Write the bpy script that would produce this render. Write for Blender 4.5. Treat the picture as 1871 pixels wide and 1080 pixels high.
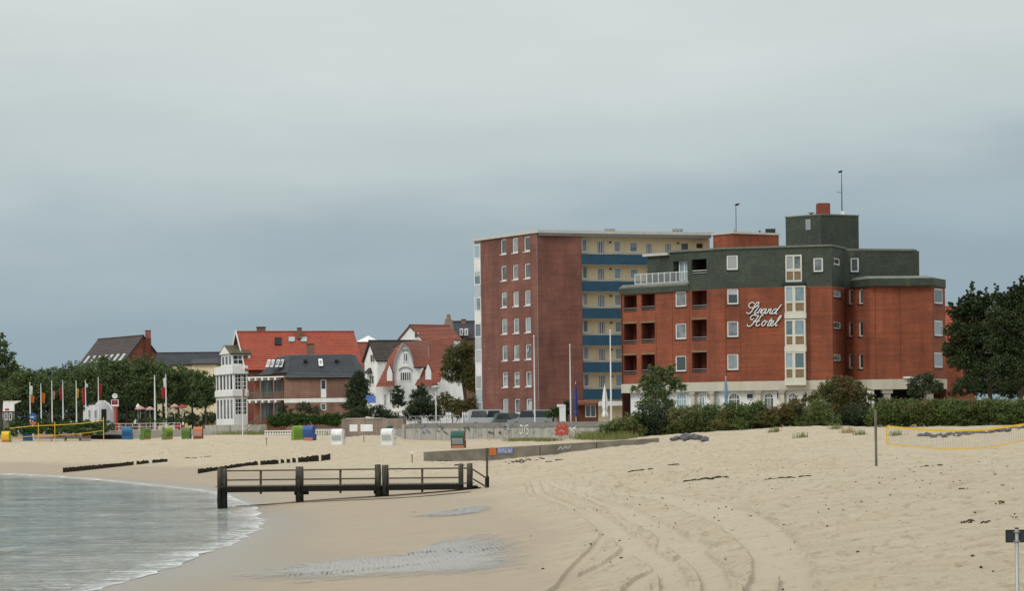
import bpy, bmesh, math, random
import numpy as np
from mathutils import Vector, Matrix, Euler
R = math.radians
random.seed(7); rng = np.random.default_rng(11)
for o in list(bpy.data.objects): bpy.data.objects.remove(o)
SC = bpy.context.scene
COL = SC.collection

# ------------------------------------------------------------------ camera
F, CX, CY, HC, ROLL = 5000.0, 935.5, 768.0, 4.4, R(0.75)     # focal length in photo pixels, optical axis, eye height above the sea
cd = bpy.data.cameras.new('camera'); cam = bpy.data.objects.new('camera', cd); COL.objects.link(cam)
cam.location = (0, 0, HC); cam.rotation_euler = (R(90), ROLL, 0)
cd.sensor_width = 36; cd.lens = F / 1871 * 36; cd.shift_y = (CY - 540) / 1871
cd.clip_start = 0.5; cd.clip_end = 20000
SC.camera = cam

# ------------------------------------------------------------------ sky, sun, exposure
SUN_EL, SUN_AZ = R(42), R(222)          # behind the camera, to the left, behind the cloud
wd = bpy.data.worlds.new('World'); SC.world = wd; wd.use_nodes = True
nt = wd.node_tree; N = nt.nodes; L = nt.links; N.clear()
def wn(t, **k):
    n = N.new(t)
    for a, b in k.items(): setattr(n, a, b)
    return n
out = wn('ShaderNodeOutputWorld'); bg = wn('ShaderNodeBackground'); bg.inputs[1].default_value = 1.0
sky = wn('ShaderNodeTexSky', sky_type='NISHITA', sun_disc=False, sun_elevation=SUN_EL, sun_rotation=SUN_AZ)
skys = wn('ShaderNodeVectorMath', operation='SCALE'); skys.inputs['Scale'].default_value = 0.07
L.new(sky.outputs[0], skys.inputs[0])
tc = wn('ShaderNodeTexCoord'); sep = wn('ShaderNodeSeparateXYZ'); L.new(tc.outputs['Generated'], sep.inputs[0])
mp = wn('ShaderNodeMapping'); mp.inputs['Scale'].default_value = (3.0, 3.0, 11); mp.inputs['Rotation'].default_value = (0, R(6), 0)
L.new(tc.outputs['Generated'], mp.inputs[0])
nz = wn('ShaderNodeTexNoise'); nz.inputs['Scale'].default_value = 1.5; nz.inputs['Detail'].default_value = 5; nz.inputs['Roughness'].default_value = .5
L.new(mp.outputs[0], nz.inputs['Vector'])
def wm(op, a, b):
    n = wn('ShaderNodeMath', operation=op)
    for i, q in enumerate((a, b)):
        if isinstance(q, (int, float)): n.inputs[i].default_value = q
        else: L.new(q, n.inputs[i])
    return n.outputs[0]
wob = wm('MULTIPLY', wm('SUBTRACT', nz.outputs['Fac'], .5), .10)
el = wm('ADD', wm('ADD', sep.outputs[2], wob), wm('MULTIPLY', sep.outputs[0], -.075))
ramp = wn('ShaderNodeValToRGB'); L.new(el, ramp.inputs[0]); cr = ramp.color_ramp; cr.interpolation = 'EASE'
stops = [(0.0, (.270, .360, .425)), (.045, (.300, .390, .448)), (.070, (.360, .445, .490)), (.108, (.515, .585, .595)), (.145, (.615, .668, .662)),
         (.30, (.82, .855, .85)), (.9, (1.22, 1.24, 1.24))]
while len(cr.elements) < len(stops): cr.elements.new(.5)
for e, (p, c) in zip(cr.elements, stops): e.position = p; e.color = (*c, 1)
nz2 = wn('ShaderNodeTexNoise'); nz2.inputs['Scale'].default_value = 3.1; nz2.inputs['Detail'].default_value = 6
mp2 = wn('ShaderNodeMapping'); mp2.inputs['Scale'].default_value = (2.2, 2.2, 12); mp2.inputs['Location'].default_value = (3, 1, 2); mp2.inputs['Rotation'].default_value = (0, R(-5), 0)
L.new(tc.outputs['Generated'], mp2.inputs[0]); L.new(mp2.outputs[0], nz2.inputs['Vector'])
mul = wn('ShaderNodeVectorMath', operation='SCALE'); L.new(ramp.outputs[0], mul.inputs[0])
L.new(wm('ADD', wm('MULTIPLY', nz2.outputs['Fac'], .20), .945), mul.inputs['Scale'])
mx = wn('ShaderNodeMix', data_type='RGBA'); mx.inputs[0].default_value = .93
L.new(skys.outputs[0], mx.inputs[6]); L.new(mul.outputs[0], mx.inputs[7])
L.new(mx.outputs[2], bg.inputs[0]); L.new(bg.outputs[0], out.inputs[0])
sl = bpy.data.lights.new('sun', 'SUN'); sl.energy = 1.3; sl.angle = R(20); sl.color = (1, .965, .91)
so = bpy.data.objects.new('sun', sl); COL.objects.link(so)
so.rotation_euler = (R(90) - SUN_EL, 0, R(180) - SUN_AZ)
so.location = (0, -20, 60)
vs = SC.view_settings; vs.view_transform = 'Standard'; vs.look = 'None'; vs.exposure = 0; vs.gamma = 1; vs.use_curve_mapping = False

# ------------------------------------------------------------------ helpers
cr_, sr_ = math.cos(ROLL), math.sin(ROLL)
def ray(px, py):
    u = (px - CX) / F; v = (CY - py) / F
    return u * cr_ + v * sr_, -u * sr_ + v * cr_          # world x and z slope per metre of depth
def W(px, py, Y):
    U, V = ray(px, py); return Vector((U * Y, Y, HC + V * Y))
def ppm(Y): return F / Y

class MB:
    def __init__(s): s.v = []; s.f = []; s.uv = []
    def add(s, vs, fs, uvs=None):
        b = len(s.v); s.v += [tuple(p) for p in vs]
        for k, f in enumerate(fs):
            s.f.append(tuple(b + i for i in f))
            s.uv.append(uvs[k] if uvs else None)
        return s
    def quad(s, a, b, c, d, uv=None): return s.add([a, b, c, d], [(0, 1, 2, 3)], [uv] if uv else None)
    def box(s, x0, x1, y0, y1, z0, z1, T=None):
        vs = [(x, y, z) for z in (z0, z1) for x, y in ((x0, y0), (x1, y0), (x1, y1), (x0, y1))]
        if T: vs = [T(*p) for p in vs]
        return s.add(vs, [(3, 2, 1, 0), (4, 5, 6, 7), (0, 1, 5, 4), (1, 2, 6, 5), (2, 3, 7, 6), (3, 0, 4, 7)])
    def bar(s, a, b, w, h=None, up=(0, 0, 1)):
        a, b = Vector(a), Vector(b); d = (b - a).normalized(); h = h or w; up = Vector(up)
        sd = d.cross(up)
        if sd.length < 1e-4: sd = d.cross(Vector((0, 1, 0)))
        sd.normalize(); up = sd.cross(d)
        vs = [p + sd * sx * w / 2 + up * sz * h / 2 for p in (a, b) for sx, sz in ((-1, -1), (1, -1), (1, 1), (-1, 1))]
        return s.add(vs, [(3, 2, 1, 0), (4, 5, 6, 7), (0, 1, 5, 4), (1, 2, 6, 5), (2, 3, 7, 6), (3, 0, 4, 7)])
    def tube(s, pts, r, n=8, cap=True):
        pts = [Vector(p) for p in pts]; rs = r if isinstance(r, (list, tuple)) else [r] * len(pts)
        rings = []; pv = None
        for i, p in enumerate(pts):
            d = (pts[min(i + 1, len(pts) - 1)] - pts[max(i - 1, 0)])
            d = d.normalized() if d.length > 1e-9 else Vector((0, 0, 1))
            if pv is None:
                pv = d.orthogonal().normalized()
            pv = (pv - d * pv.dot(d)); pv = pv.normalized() if pv.length > 1e-6 else d.orthogonal().normalized()
            q = d.cross(pv)
            rings.append([p + (pv * math.cos(6.28318 * k / n) + q * math.sin(6.28318 * k / n)) * rs[i] for k in range(n)])
        vs = [p for rg in rings for p in rg]; fs = []
        for i in range(len(pts) - 1):
            for k in range(n):
                a = i * n + k; b = i * n + (k + 1) % n
                fs.append((a, b, b + n, a + n))
        if cap: fs.append(tuple(reversed(range(n)))); fs.append(tuple(range(len(vs) - n, len(vs))))
        return s.add(vs, fs)
    def lathe(s, prof, c=(0, 0, 0), n=14):
        vs = []; fs = []
        for r, z in prof:
            for k in range(n): vs.append((c[0] + r * math.cos(6.28318 * k / n), c[1] + r * math.sin(6.28318 * k / n), c[2] + z))
        for i in range(len(prof) - 1):
            for k in range(n):
                a = i * n + k; b = i * n + (k + 1) % n
                fs.append((a, b, b + n, a + n))
        fs.append(tuple(reversed(range(n)))); fs.append(tuple(range(len(vs) - n, len(vs))))
        return s.add(vs, fs)
    def slab(s, poly, t):
        """polygon of world points with thickness t downwards / along -n"""
        p = [Vector(q) for q in poly]; n = Vector((0, 0, 0))
        for i in range(len(p)): n += (p[i] - p[0]).cross(p[(i + 1) % len(p)] - p[0])
        n.normalize(); k = len(p)
        vs = p + [q - n * t for q in p]
        fs = [tuple(range(k)), tuple(reversed(range(k, 2 * k)))] + [(i, i + k, (i + 1) % k + k, (i + 1) % k) for i in range(k)]
        return s.add(vs, fs)
    def mesh(s, name, off=(0, 0, 0), smooth=False):
        me = bpy.data.meshes.new(name); o = Vector(off)
        me.from_pydata([tuple(Vector(p) - o) for p in s.v], [], s.f)
        if any(s.uv):
            lay = me.uv_layers.new(name='uv'); i = 0
            for f, u in zip(s.f, s.uv):
                for k in range(len(f)):
                    lay.data[i].uv = u[k] if u else (0, 0); i += 1
        if smooth: me.shade_smooth()
        me.update(); return me

def wpos(o):
    p = Vector((0, 0, 0))
    while o: p += o.location; o = o.parent
    return p
def thing(name, label, cat, loc, group=None, rz=0):
    o = bpy.data.objects.new(name, None); o.empty_display_size = .3; COL.objects.link(o); o.location = loc; o.rotation_euler = (0, 0, rz)
    tag(o, label, cat, group); return o
def tag(o, label=None, cat=None, group=None, kind=None):
    if label: o['label'] = label
    if cat: o['category'] = cat
    if group: o['group'] = group
    if kind: o['kind'] = kind
    return o
def part(parent, name, mb, mat, smooth=False, local=False, label=None):
    """links a mesh as a part; world coordinates unless local"""
    off = (0, 0, 0) if local else wpos(parent)
    me = mb.mesh(name, off, smooth) if isinstance(mb, MB) else mb
    if mat and not me.materials: me.materials.append(mat)
    o = bpy.data.objects.new(name, me); COL.objects.link(o); o.parent = parent
    if label: o['label'] = label
    return o
def solo(name, mb, mat, label, cat, loc, group=None, smooth=False):
    me = mb.mesh(name, loc, smooth); me.materials.append(mat)
    o = bpy.data.objects.new(name, me); COL.objects.link(o); o.location = loc
    return tag(o, label, cat, group)
def struct(name, me, mat, kind='structure', label=None):
    me.materials.append(mat); o = bpy.data.objects.new(name, me); COL.objects.link(o); o['kind'] = kind
    if label: o['label'] = label
    return o
def copy_tree(o, parent=None):
    c = o.copy(); COL.objects.link(c); c.parent = parent
    for ch in list(o.children): copy_tree(ch, c)
    return c
def np_mesh(name, V, Q):
    me = bpy.data.meshes.new(name); V = np.ascontiguousarray(V, dtype=np.float32); Q = np.ascontiguousarray(Q, dtype=np.int32)
    me.vertices.add(len(V)); me.vertices.foreach_set('co', V.ravel())
    k = Q.shape[1]; me.loops.add(Q.size); me.loops.foreach_set('vertex_index', Q.ravel())
    me.polygons.add(len(Q)); me.polygons.foreach_set('loop_start', np.arange(len(Q), dtype=np.int32) * k)
    me.polygons.foreach_set('loop_total', np.full(len(Q), k, dtype=np.int32)); me.update(calc_edges=True); return me

# ------------------------------------------------------------------ materials
MATS = {}
class NB:
    def __init__(s, name):
        s.m = bpy.data.materials.new(name); s.m.use_nodes = True; s.t = s.m.node_tree; s.b = s.t.nodes['Principled BSDF']; MATS[name] = s.m
    def n(s, t, **k):
        n = s.t.nodes.new(t)
        for a, b in k.items():
            if a.startswith('i_'): n.inputs[a[2:].replace('_', ' ')].default_value = b
            else: setattr(n, a, b)
        return n
    def l(s, a, b): s.t.links.new(a, b)
    def math(s, op, a, b=0.0, c=None, clamp=False):
        n = s.n('ShaderNodeMath', operation=op, use_clamp=clamp)
        for i, q in enumerate((a, b, c)):
            if q is None: continue
            if isinstance(q, (int, float)): n.inputs[i].default_value = q
            else: s.l(q, n.inputs[i])
        return n.outputs[0]
    def mix(s, f, a, b, mode='MIX'):
        n = s.n('ShaderNodeMix', data_type='RGBA', blend_type=mode)
        for i, q in ((0, f), (6, a), (7, b)):
            if isinstance(q, (int, float)): n.inputs[i].default_value = q
            elif isinstance(q, tuple): n.inputs[i].default_value = (*q, 1)
            else: s.l(q, n.inputs[i])
        return n.outputs[2]
    def noise(s, scale, detail=4, rough=.55, vec=None, stretch=None):
        n = s.n('ShaderNodeTexNoise'); n.inputs['Scale'].default_value = scale; n.inputs['Detail'].default_value = detail; n.inputs['Roughness'].default_value = rough
        if vec is None: vec = s.n('ShaderNodeNewGeometry').outputs['Position']
        if stretch:
            m = s.n('ShaderNodeMapping'); m.inputs['Scale'].default_value = stretch; s.l(vec, m.inputs[0]); vec = m.outputs[0]
        s.l(vec, n.inputs['Vector']); return n.outputs['Fac']
    def ramp(s, f, a, b, lo=0., hi=1.):
        n = s.n('ShaderNodeMapRange', clamp=True); s.l(f, n.inputs[0]); n.inputs[1].default_value = a; n.inputs[2].default_value = b
        n.inputs[3].default_value = lo; n.inputs[4].default_value = hi; return n.outputs[0]
    def bump(s, h, strength=.5, dist=.02):
        n = s.n('ShaderNodeBump'); n.inputs['Strength'].default_value = strength; n.inputs['Distance'].default_value = dist; s.l(h, n.inputs['Height']); s.l(n.outputs[0], s.b.inputs['Normal'])
    def col(s, c):
        if isinstance(c, tuple): s.b.inputs['Base Color'].default_value = (*c, 1)
        else: s.l(c, s.b.inputs['Base Color'])
    def rough(s, r):
        if isinstance(r, (int, float)): s.b.inputs['Roughness'].default_value = r
        else: s.l(r, s.b.inputs['Roughness'])
def plain(name, c, rough=.7, var=.18, scale=2.5, metal=0., spec=.4, streak=False):
    """painted / cast surface with mottled wear"""
    m = NB(name); f = m.noise(scale, 5, .6, stretch=(1, 1, .25) if streak else None)
    k = m.ramp(f, .3, .7, 1 - var, 1 + var * .5); m.col(m.mix(1.0, c, k, 'MULTIPLY')); m.rough(rough)
    m.b.inputs['Metallic'].default_value = metal; m.b.inputs['Specular IOR Level'].default_value = spec
    return m.m
def brick(name, c1, c2, mortar, var=.36, bw=.24, rh=.075):
    m = NB(name); uv = m.n('ShaderNodeUVMap', uv_map='uv').outputs[0]
    b = m.n('ShaderNodeTexBrick'); b.inputs['Scale'].default_value = 1; b.inputs['Brick Width'].default_value = bw; b.inputs['Row Height'].default_value = rh
    b.inputs['Mortar Size'].default_value = .007; b.inputs['Color1'].default_value = (*c1, 1); b.inputs['Color2'].default_value = (*c2, 1); b.inputs['Mortar'].default_value = (*mortar, 1); b.inputs['Bias'].default_value = -.1
    m.l(uv, b.inputs['Vector'])
    f = m.noise(.35, 6, .62); st = m.noise(.9, 4, .6, stretch=(1, 1, .12))
    k = m.math('MULTIPLY', m.ramp(f, .3, .7, 1 - var, 1 + var * .4), m.ramp(st, .35, .7, 1.08, .74))
    rows = m.noise(1, 2, .5, stretch=(.25, .25, 5)); k = m.math('MULTIPLY', k, m.ramp(rows, .3, .7, .86, 1.12))
    m.col(m.mix(1.0, b.outputs['Color'], k, 'MULTIPLY')); m.rough(.85); m.bump(b.outputs['Fac'], .3, -.004); return m.m
def slate(name, c1, c2, w=.3, h=.22, lich=(.16, .15, .06)):
    m = NB(name); uv = m.n('ShaderNodeUVMap', uv_map='uv').outputs[0]
    b = m.n('ShaderNodeTexBrick'); b.inputs['Scale'].default_value = 1; b.inputs['Brick Width'].default_value = w; b.inputs['Row Height'].default_value = h
    b.inputs['Mortar Size'].default_value = .018; b.inputs['Color1'].default_value = (*c1, 1); b.inputs['Color2'].default_value = (*c2, 1); b.inputs['Mortar'].default_value = (*[q * .4 for q in c1], 1)
    m.l(uv, b.inputs['Vector']); f = m.noise(.6, 6, .65); st = m.noise(1.6, 5, .65, stretch=(1, 1, .2))
    c = m.mix(1.0, b.outputs['Color'], m.ramp(f, .3, .7, .7, 1.3), 'MULTIPLY')
    m.col(m.mix(m.ramp(st, .6, .78, 0, .55), c, lich)); m.rough(.65); m.bump(b.outputs['Fac'], .4, -.008); return m.m
def tiles(name, c1, c2, dirt):
    m = NB(name); uv = m.n('ShaderNodeUVMap', uv_map='uv').outputs[0]
    b = m.n('ShaderNodeTexBrick'); b.inputs['Scale'].default_value = 1; b.inputs['Brick Width'].default_value = .26; b.inputs['Row Height'].default_value = .34; b.offset = 0
    b.inputs['Mortar Size'].default_value = .02; b.inputs['Color1'].default_value = (*c1, 1); b.inputs['Color2'].default_value = (*c2, 1); b.inputs['Mortar'].default_value = (*[q * .6 for q in c1], 1)
    m.l(uv, b.inputs['Vector']); f = m.noise(.7, 6, .65)
    c = m.mix(1.0, b.outputs['Color'], m.ramp(f, .3, .7, .82, 1.12), 'MULTIPLY')
    g = m.noise(.45, 7, .7, stretch=(1, 1, .4)); m.col(m.mix(m.ramp(g, .5, .72, 0, .6), c, dirt)); m.rough(.7); return m.m
def leafmat(name, c1, c2, c3=None, tr=.25):
    m = NB(name); g = m.n('ShaderNodeNewGeometry'); f = m.noise(.8, 4, .6)
    r = m.math('ADD', m.math('MULTIPLY', g.outputs['Random Per Island'], .65), m.math('MULTIPLY', f, .5), clamp=True)
    c = m.mix(m.ramp(r, .25, .95), c1, c2)
    if c3:
        f2 = m.noise(.55, 3, .5); c = m.mix(m.ramp(f2, .52, .68, 0, .85), c, c3)
    m.col(c); m.rough(.6); m.b.inputs['Specular IOR Level'].default_value = .25
    t = m.n('ShaderNodeBsdfTranslucent'); m.l(c, t.inputs[0]); ms = m.n('ShaderNodeMixShader'); ms.inputs[0].default_value = tr
    m.l(m.b.outputs[0], ms.inputs[1]); m.l(t.outputs[0], ms.inputs[2]); m.l(ms.outputs[0], m.t.nodes['Material Output'].inputs[0]); return m.m
def glass(name, dark, light, amt=.5):
    """window pane: dark room or pale curtain behind, differs from pane to pane, reflecting the sky"""
    m = NB(name); oi = m.n('ShaderNodeObjectInfo'); f = m.noise(1.3, 2, .5)
    r = m.math('ADD', oi.outputs['Random'], m.math('MULTIPLY', m.math('SUBTRACT', f, .5), .7))
    m.col(m.mix(m.ramp(r, amt - .25, amt + .25), dark, light)); m.rough(.06); m.b.inputs['Specular IOR Level'].default_value = .9; return m.m
def wood(name, c1, c2, moss=None, scale=(9, 9, 1.2)):
    m = NB(name); tcn = m.n('ShaderNodeNewGeometry').outputs['Position']; f = m.noise(1.4, 6, .65, tcn, scale); c = m.mix(m.ramp(f, .3, .7), c1, c2)
    if moss:
        z = m.n('ShaderNodeSeparateXYZ'); m.l(tcn, z.inputs[0]); f2 = m.noise(4, 4, .6)
        k = m.math('ADD', m.ramp(z.outputs[2], .9, 2.3, 1, 0), m.math('MULTIPLY', m.math('SUBTRACT', f2, .5), .9), clamp=True); c = m.mix(k, c, moss)
    m.col(c); m.rough(.85); m.b.inputs['Specular IOR Level'].default_value = .15; m.bump(f, .5, .01); return m.m

M = dict(
 brick_hotel=brick('brick_hotel', (.315, .076, .028), (.245, .056, .024), (.20, .09, .055)),
 brick_apartment=brick('brick_apartment', (.235, .077, .050), (.175, .055, .038), (.21, .14, .115)),
 brick_brown=brick('brick_brown', (.24, .115, .075), (.19, .09, .06), (.26, .20, .16)),
 brick_red=brick('brick_red', (.26, .068, .04), (.21, .055, .035), (.24, .15, .11)),
 slate_green=slate('slate_green', (.034, .047, .031), (.049, .063, .042)),
 slate_dark=slate('slate_dark', (.040, .046, .054), (.056, .062, .07), .25, .3, (.07, .075, .075)),
 slate_brown=slate('slate_brown', (.045, .033, .028), (.065, .045, .036), .25, .34, (.06, .075, .03)),
 slate_moss=slate('slate_moss', (.11, .10, .055), (.15, .13, .07), .25, .3, (.13, .14, .05)),
 tile_orange=tiles('tile_orange', (.42, .085, .04), (.34, .066, .033), (.24, .075, .045)),
 tile_old=tiles('tile_old', (.30, .082, .042), (.22, .06, .036), (.12, .07, .05)),
 white=plain('white_paint', (.74, .75, .73), .55, .14, 1.6, streak=True), frame=plain('white_frame', (.72, .73, .71), .45, .08),
 cream=plain('cream_render', (.80, .67, .44), .8, .12, .9, streak=True), band=plain('cream_concrete', (.50, .47, .38), .8, .15, .8, streak=True),
 bay=plain('cream_metal', (.60, .59, .50), .55, .1), tan=plain('tan_panel', (.22, .145, .07), .5, .15),
 blue=plain('blue_parapet', (.014, .064, .112), .5, .22, 1.2), roofedge=plain('pale_roof_edge', (.50, .50, .47), .6, .15), grey=plain('grey_metal', (.28, .29, .29), .5, .15),
 coping=plain('mossy_coping', (.16, .17, .135), .8, .3, 1.4), concrete=plain('concrete', (.36, .34, .30), .85, .3, .7), dark=plain('dark_void', (.018, .017, .017), .8, .1),
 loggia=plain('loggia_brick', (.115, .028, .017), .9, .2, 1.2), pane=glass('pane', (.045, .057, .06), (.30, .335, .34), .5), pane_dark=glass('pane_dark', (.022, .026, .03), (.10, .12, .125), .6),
 pane_blue=glass('pane_blue', (.10, .15, .17), (.30, .40, .44), .5), frosted=plain('frosted_glass', (.42, .47, .48), .25, .15),
 pile=wood('weathered_pile', (.17, .16, .13), (.065, .058, .045), (.011, .012, .009)), beam=wood('dark_beam', (.022, .019, .014), (.010, .010, .008)), rail=wood('rail_wood', (.12, .105, .075), (.06, .052, .036), None, (1.2, 9, 9)),
 groyne=wood('groyne_pile', (.045, .036, .027), (.016, .014, .012)), plank=wood('old_plank', (.20, .185, .155), (.11, .10, .08)),
 steel=plain('galvanised_steel', (.34, .35, .34), .45, .12, 3, .6), whitepole=plain('white_pole', (.70, .71, .70), .4, .06), black=plain('black_plastic', (.02, .02, .021), .5, .1),
 red=plain('red_paint', (.36, .022, .02), .5, .1), orange=plain('orange_paint', (.50, .14, .03), .6, .15), yellow=plain('yellow_webbing', (.72, .46, .03), .6, .15), bluepaint=plain('blue_paint', (.025, .085, .28), .5, .12),
 lime=plain('lime_plastic', (.15, .28, .025), .5, .12), green=plain('green_canvas', (.085, .17, .03), .6, .15), cyan=plain('turquoise_canvas', (.02, .15, .28), .55, .15), brownwood=wood('brown_wood', (.22, .09, .05), (.13, .055, .035)),
 pink=plain('faded_pink', (.45, .27, .24), .7, .15), teal=plain('dark_green_canvas', (.02, .09, .07), .6, .15), orange_canvas=plain('orange_canvas', (.50, .17, .085), .7, .15), skin=plain('skin', (.52, .32, .24), .6, .05), navy=plain('navy_cloth', (.02, .03, .06), .8, .1), hair=plain('brown_hair', (.06, .035, .02), .7, .1),
 leaf_left=leafmat('leaf_broad', (.042, .070, .026), (.15, .21, .072)), leaf_pine=leafmat('leaf_pine', (.022, .038, .016), (.082, .112, .040)), leaf_autumn=leafmat('leaf_autumn', (.05, .065, .018), (.13, .135, .04), (.19, .09, .025)),
 leaf_dune=leafmat('leaf_dune', (.044, .078, .022), (.175, .225, .062), (.17, .15, .055)), leaf_dark=leafmat('leaf_dark', (.018, .032, .016), (.066, .095, .038)), leaf_hedge=leafmat('leaf_hedge', (.03, .065, .015), (.075, .14, .03)), leaf_rust=leafmat('leaf_rust', (.06, .065, .02), (.16, .15, .045), (.17, .085, .035)),
 straw=leafmat('dry_grass', (.28, .20, .085), (.42, .33, .16)), grass=leafmat('dune_grass', (.09, .11, .03), (.24, .25, .09)), bark=wood('bark', (.10, .08, .06), (.05, .04, .03)), weed=plain('seaweed', (.05, .037, .023), .8, .3, 6),
)

# ------------------------------------------------------------------ the beach: one height field through surveyed spots
def G0(px, py, z):
    U, V = ray(px, py); Y = (z - HC) / V; return (U * Y, Y, z)
ctrl = [G0(*p, 0.0) for p in [(-260, 864), (-120, 866), (0, 868), (100, 872), (200, 880), (300, 890), (390, 902), (440, 922), (465, 945), (462, 965), (432, 985), (380, 1010), (300, 1040), (220, 1064), (140, 1085), (-60, 1150), (-400, 1270)]]
ctrl += [G0(*p) for p in [(548, 920, .3), (697, 912, .48), (800, 904, .66), (890, 893, .9), (700, 960, .36), (620, 1000, .22), (560, 1050, .2), (760, 1030, .33), (900, 1010, .42), (960, 1060, .62), (500, 1080, .2), (760, 1080, .42),
  (1050, 1000, .95), (1050, 920, 1.1), (1000, 870, 1.3), (1150, 960, 1.25), (1100, 1080, 1.1), (1300, 1080, 1.7), (1300, 960, 1.7), (1400, 900, 1.85), (1250, 870, 1.8), (1601, 853, 2.1), (1500, 940, 2.0), (1700, 1000, 2.15), (1871, 1075, 2.3), (1600, 1078, 2.05), (1871, 940, 2.3),
  (1200, 835, 2.15), (1050, 840, 1.85), (900, 850, 1.45), (775, 842, 1.75), (840, 821, 2.25), (617, 813, 2.3), (708, 813, 2.3), (550, 804, 2.5), (450, 815, 2.1), (450, 845, 1.3), (600, 845, 1.3), (500, 880, .45), (300, 842, 1.2), (115, 862, .35), (362, 866, .55), (300, 806, 2.4), (232, 804, 2.4), (60, 809, 2.3), (100, 835, 1.4), (0, 845, .9), (-100, 812, 2.3),
  (745, 803, 2.6), (900, 803, 2.7), (1000, 801, 2.8), (1080, 800, 2.9), (1150, 800, 3.0), (1230, 799, 3.05), (1300, 790, 3.3), (1400, 783, 3.55), (1480, 778, 3.7), (1540, 783, 3.55), (1600, 792, 3.2), (1750, 803, 2.9), (1871, 790, 3.2), (1450, 830, 2.4), (1700, 838, 2.25), (1871, 830, 2.5), (1300, 815, 2.6), (1600, 815, 2.6), (2100, 830, 2.6), (2100, 950, 2.5)]]
ctrl += [(-26, 140, -.45), (-30, 190, -.5), (-22, 100, -.5), (-45, 120, -1.2), (-60, 200, -1.2), (-25, 60, -1.), (-60, 60, -1.8), (-100, 150, -2.2), (-16, 60, -.2),
  (12, 20, 1.9), (0, 25, 1.0), (-6, 25, .2), (6, 30, 1.75), (-40, 10, -1.5), (40, 30, 2.6), (60, 120, 3.0), (60, 200, 3.6), (25, 235, 3.75), (55, 240, 3.85), (5, 262, 3.3), (-12, 285, 3.1), (-30, 330, 3.0), (-70, 380, 2.6), (-110, 330, 1.2), (-40, 400, 3.3), (0, 400, 3.5), (60, 400, 3.8), (-140, 400, 2.9)]
C = np.array(ctrl, dtype=float)
SCX, SCY = 1.0, .45        # the beach is surveyed far more densely across the view than along it
def _U(d2): return np.where(d2 > 1e-9, d2 * np.log(np.maximum(d2, 1e-9)) * .5, 0)
def _sc(x, y): return np.stack([x * SCX / 20, (18 * np.log(np.maximum(y, 5))) / 20 * 3.2], -1)
CP = _sc(C[:, 0], C[:, 1]); n = len(C)
K = _U(((CP[:, None] - CP[None]) ** 2).sum(-1)) + np.eye(n) * .012
A_ = np.zeros((n + 3, n + 3)); A_[:n, :n] = K; A_[:n, n] = 1; A_[:n, n + 1:] = CP; A_[n, :n] = 1; A_[n + 1:, :n] = CP.T
sol = np.linalg.solve(A_, np.concatenate([C[:, 2], np.zeros(3)]))
def sm(a, b, x): t = np.clip((x - a) / (b - a), 0, 1); return t * t * (3 - 2 * t)
def field(x, y):
    x = np.asarray(x, float); y = np.asarray(y, float); sh = x.shape; P = _sc(x.ravel(), y.ravel()); z = np.empty(len(P))
    for i in range(0, len(P), 40000):
        q = P[i:i + 40000]; z[i:i + 40000] = _U(((q[:, None] - CP[None]) ** 2).sum(-1)) @ sol[:n] + sol[n] + q @ sol[n + 1:]
    z = z.reshape(sh)
    z = np.clip(z, -3, 4.0)
    far = sm(385, 425, y); z = z * (1 - far) + 3.35 * far
    side = sm(.30, .45, np.abs(x) / np.maximum(y, 20) ) * sm(30, 60, np.abs(x)); tgt = np.where(x > 0, 3.2, -2.0 + 5.3 * far); z = z * (1 - side) + tgt * side
    return z
def gz(x, y): return float(field(np.array([x]), np.array([y]))[0])
_ys = np.exp(np.linspace(math.log(20), math.log(480), 900))
def GP(px, py):
    """where the sight line through a photograph point meets the sand"""
    U, V = ray(px, py); d = field(U * _ys, _ys) - (HC + V * _ys); k = int(np.argmax(d > 0))
    if d[k] <= 0: k = len(_ys) - 1
    a = max(k - 1, 0); t = d[a] / (d[a] - d[k] + 1e-9) if k > a else 0; Y = _ys[a] + (_ys[k] - _ys[a]) * min(max(t, 0), 1)
    return Vector((U * Y, Y, gz(U * Y, Y)))

# wheel tracks worn into the sand, as lists of points of the photograph
def cat_(ps, k=14):
    ps = [np.array(p, float) for p in ps]; ps = [2 * ps[0] - ps[1]] + ps + [2 * ps[-1] - ps[-2]]; o = []
    for i in range(1, len(ps) - 2):
        for t in np.linspace(0, 1, k, endpoint=False):
            a, b, c, d = ps[i - 1:i + 3]; o.append(.5 * (2 * b + (c - a) * t + (2 * a - 5 * b + 4 * c - d) * t * t + (3 * b - a - 3 * c + d) * t ** 3))
    o.append(ps[-2]); return np.array(o)
TRK = [([(975, 882), (990, 905), (1040, 925), (1090, 948), (1140, 985), (1190, 1020), (1225, 1050), (1232, 1085)], .38), ([(1000, 880), (1040, 897), (1090, 917), (1150, 940), (1210, 970), (1260, 1010), (1300, 1050), (1310, 1085)], .38),
       ([(1010, 886), (1100, 900), (1180, 910), (1260, 925), (1330, 955), (1385, 1000), (1400, 1040), (1385, 1085)], .42), ([(1060, 890), (1170, 903), (1280, 920), (1370, 945), (1430, 995), (1450, 1040), (1450, 1085)], .42),
       ([(1150, 985), (1155, 1000), (1120, 1025), (1060, 1055), (1010, 1085)], .34), ([(1255, 990), (1275, 1003), (1240, 1025), (1180, 1055), (1150, 1085)], .34), ([(1205, 955), (1212, 985), (1205, 1010)], .3),
       ([(1500, 900), (1420, 915), (1360, 922), (1290, 918)], .4), ([(1110, 970), (1090, 1000), (1050, 1040), (1020, 1085)], .34), ([(1871, 835), (1750, 832), (1600, 838), (1450, 836)], .45)]
TRK += [([(x + dx, y + dy) for x, y in ps], w * .6) for ps, w in TRK[:6] for dx, dy in ((-13, 3), (15, -2))]
tracks = []
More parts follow.
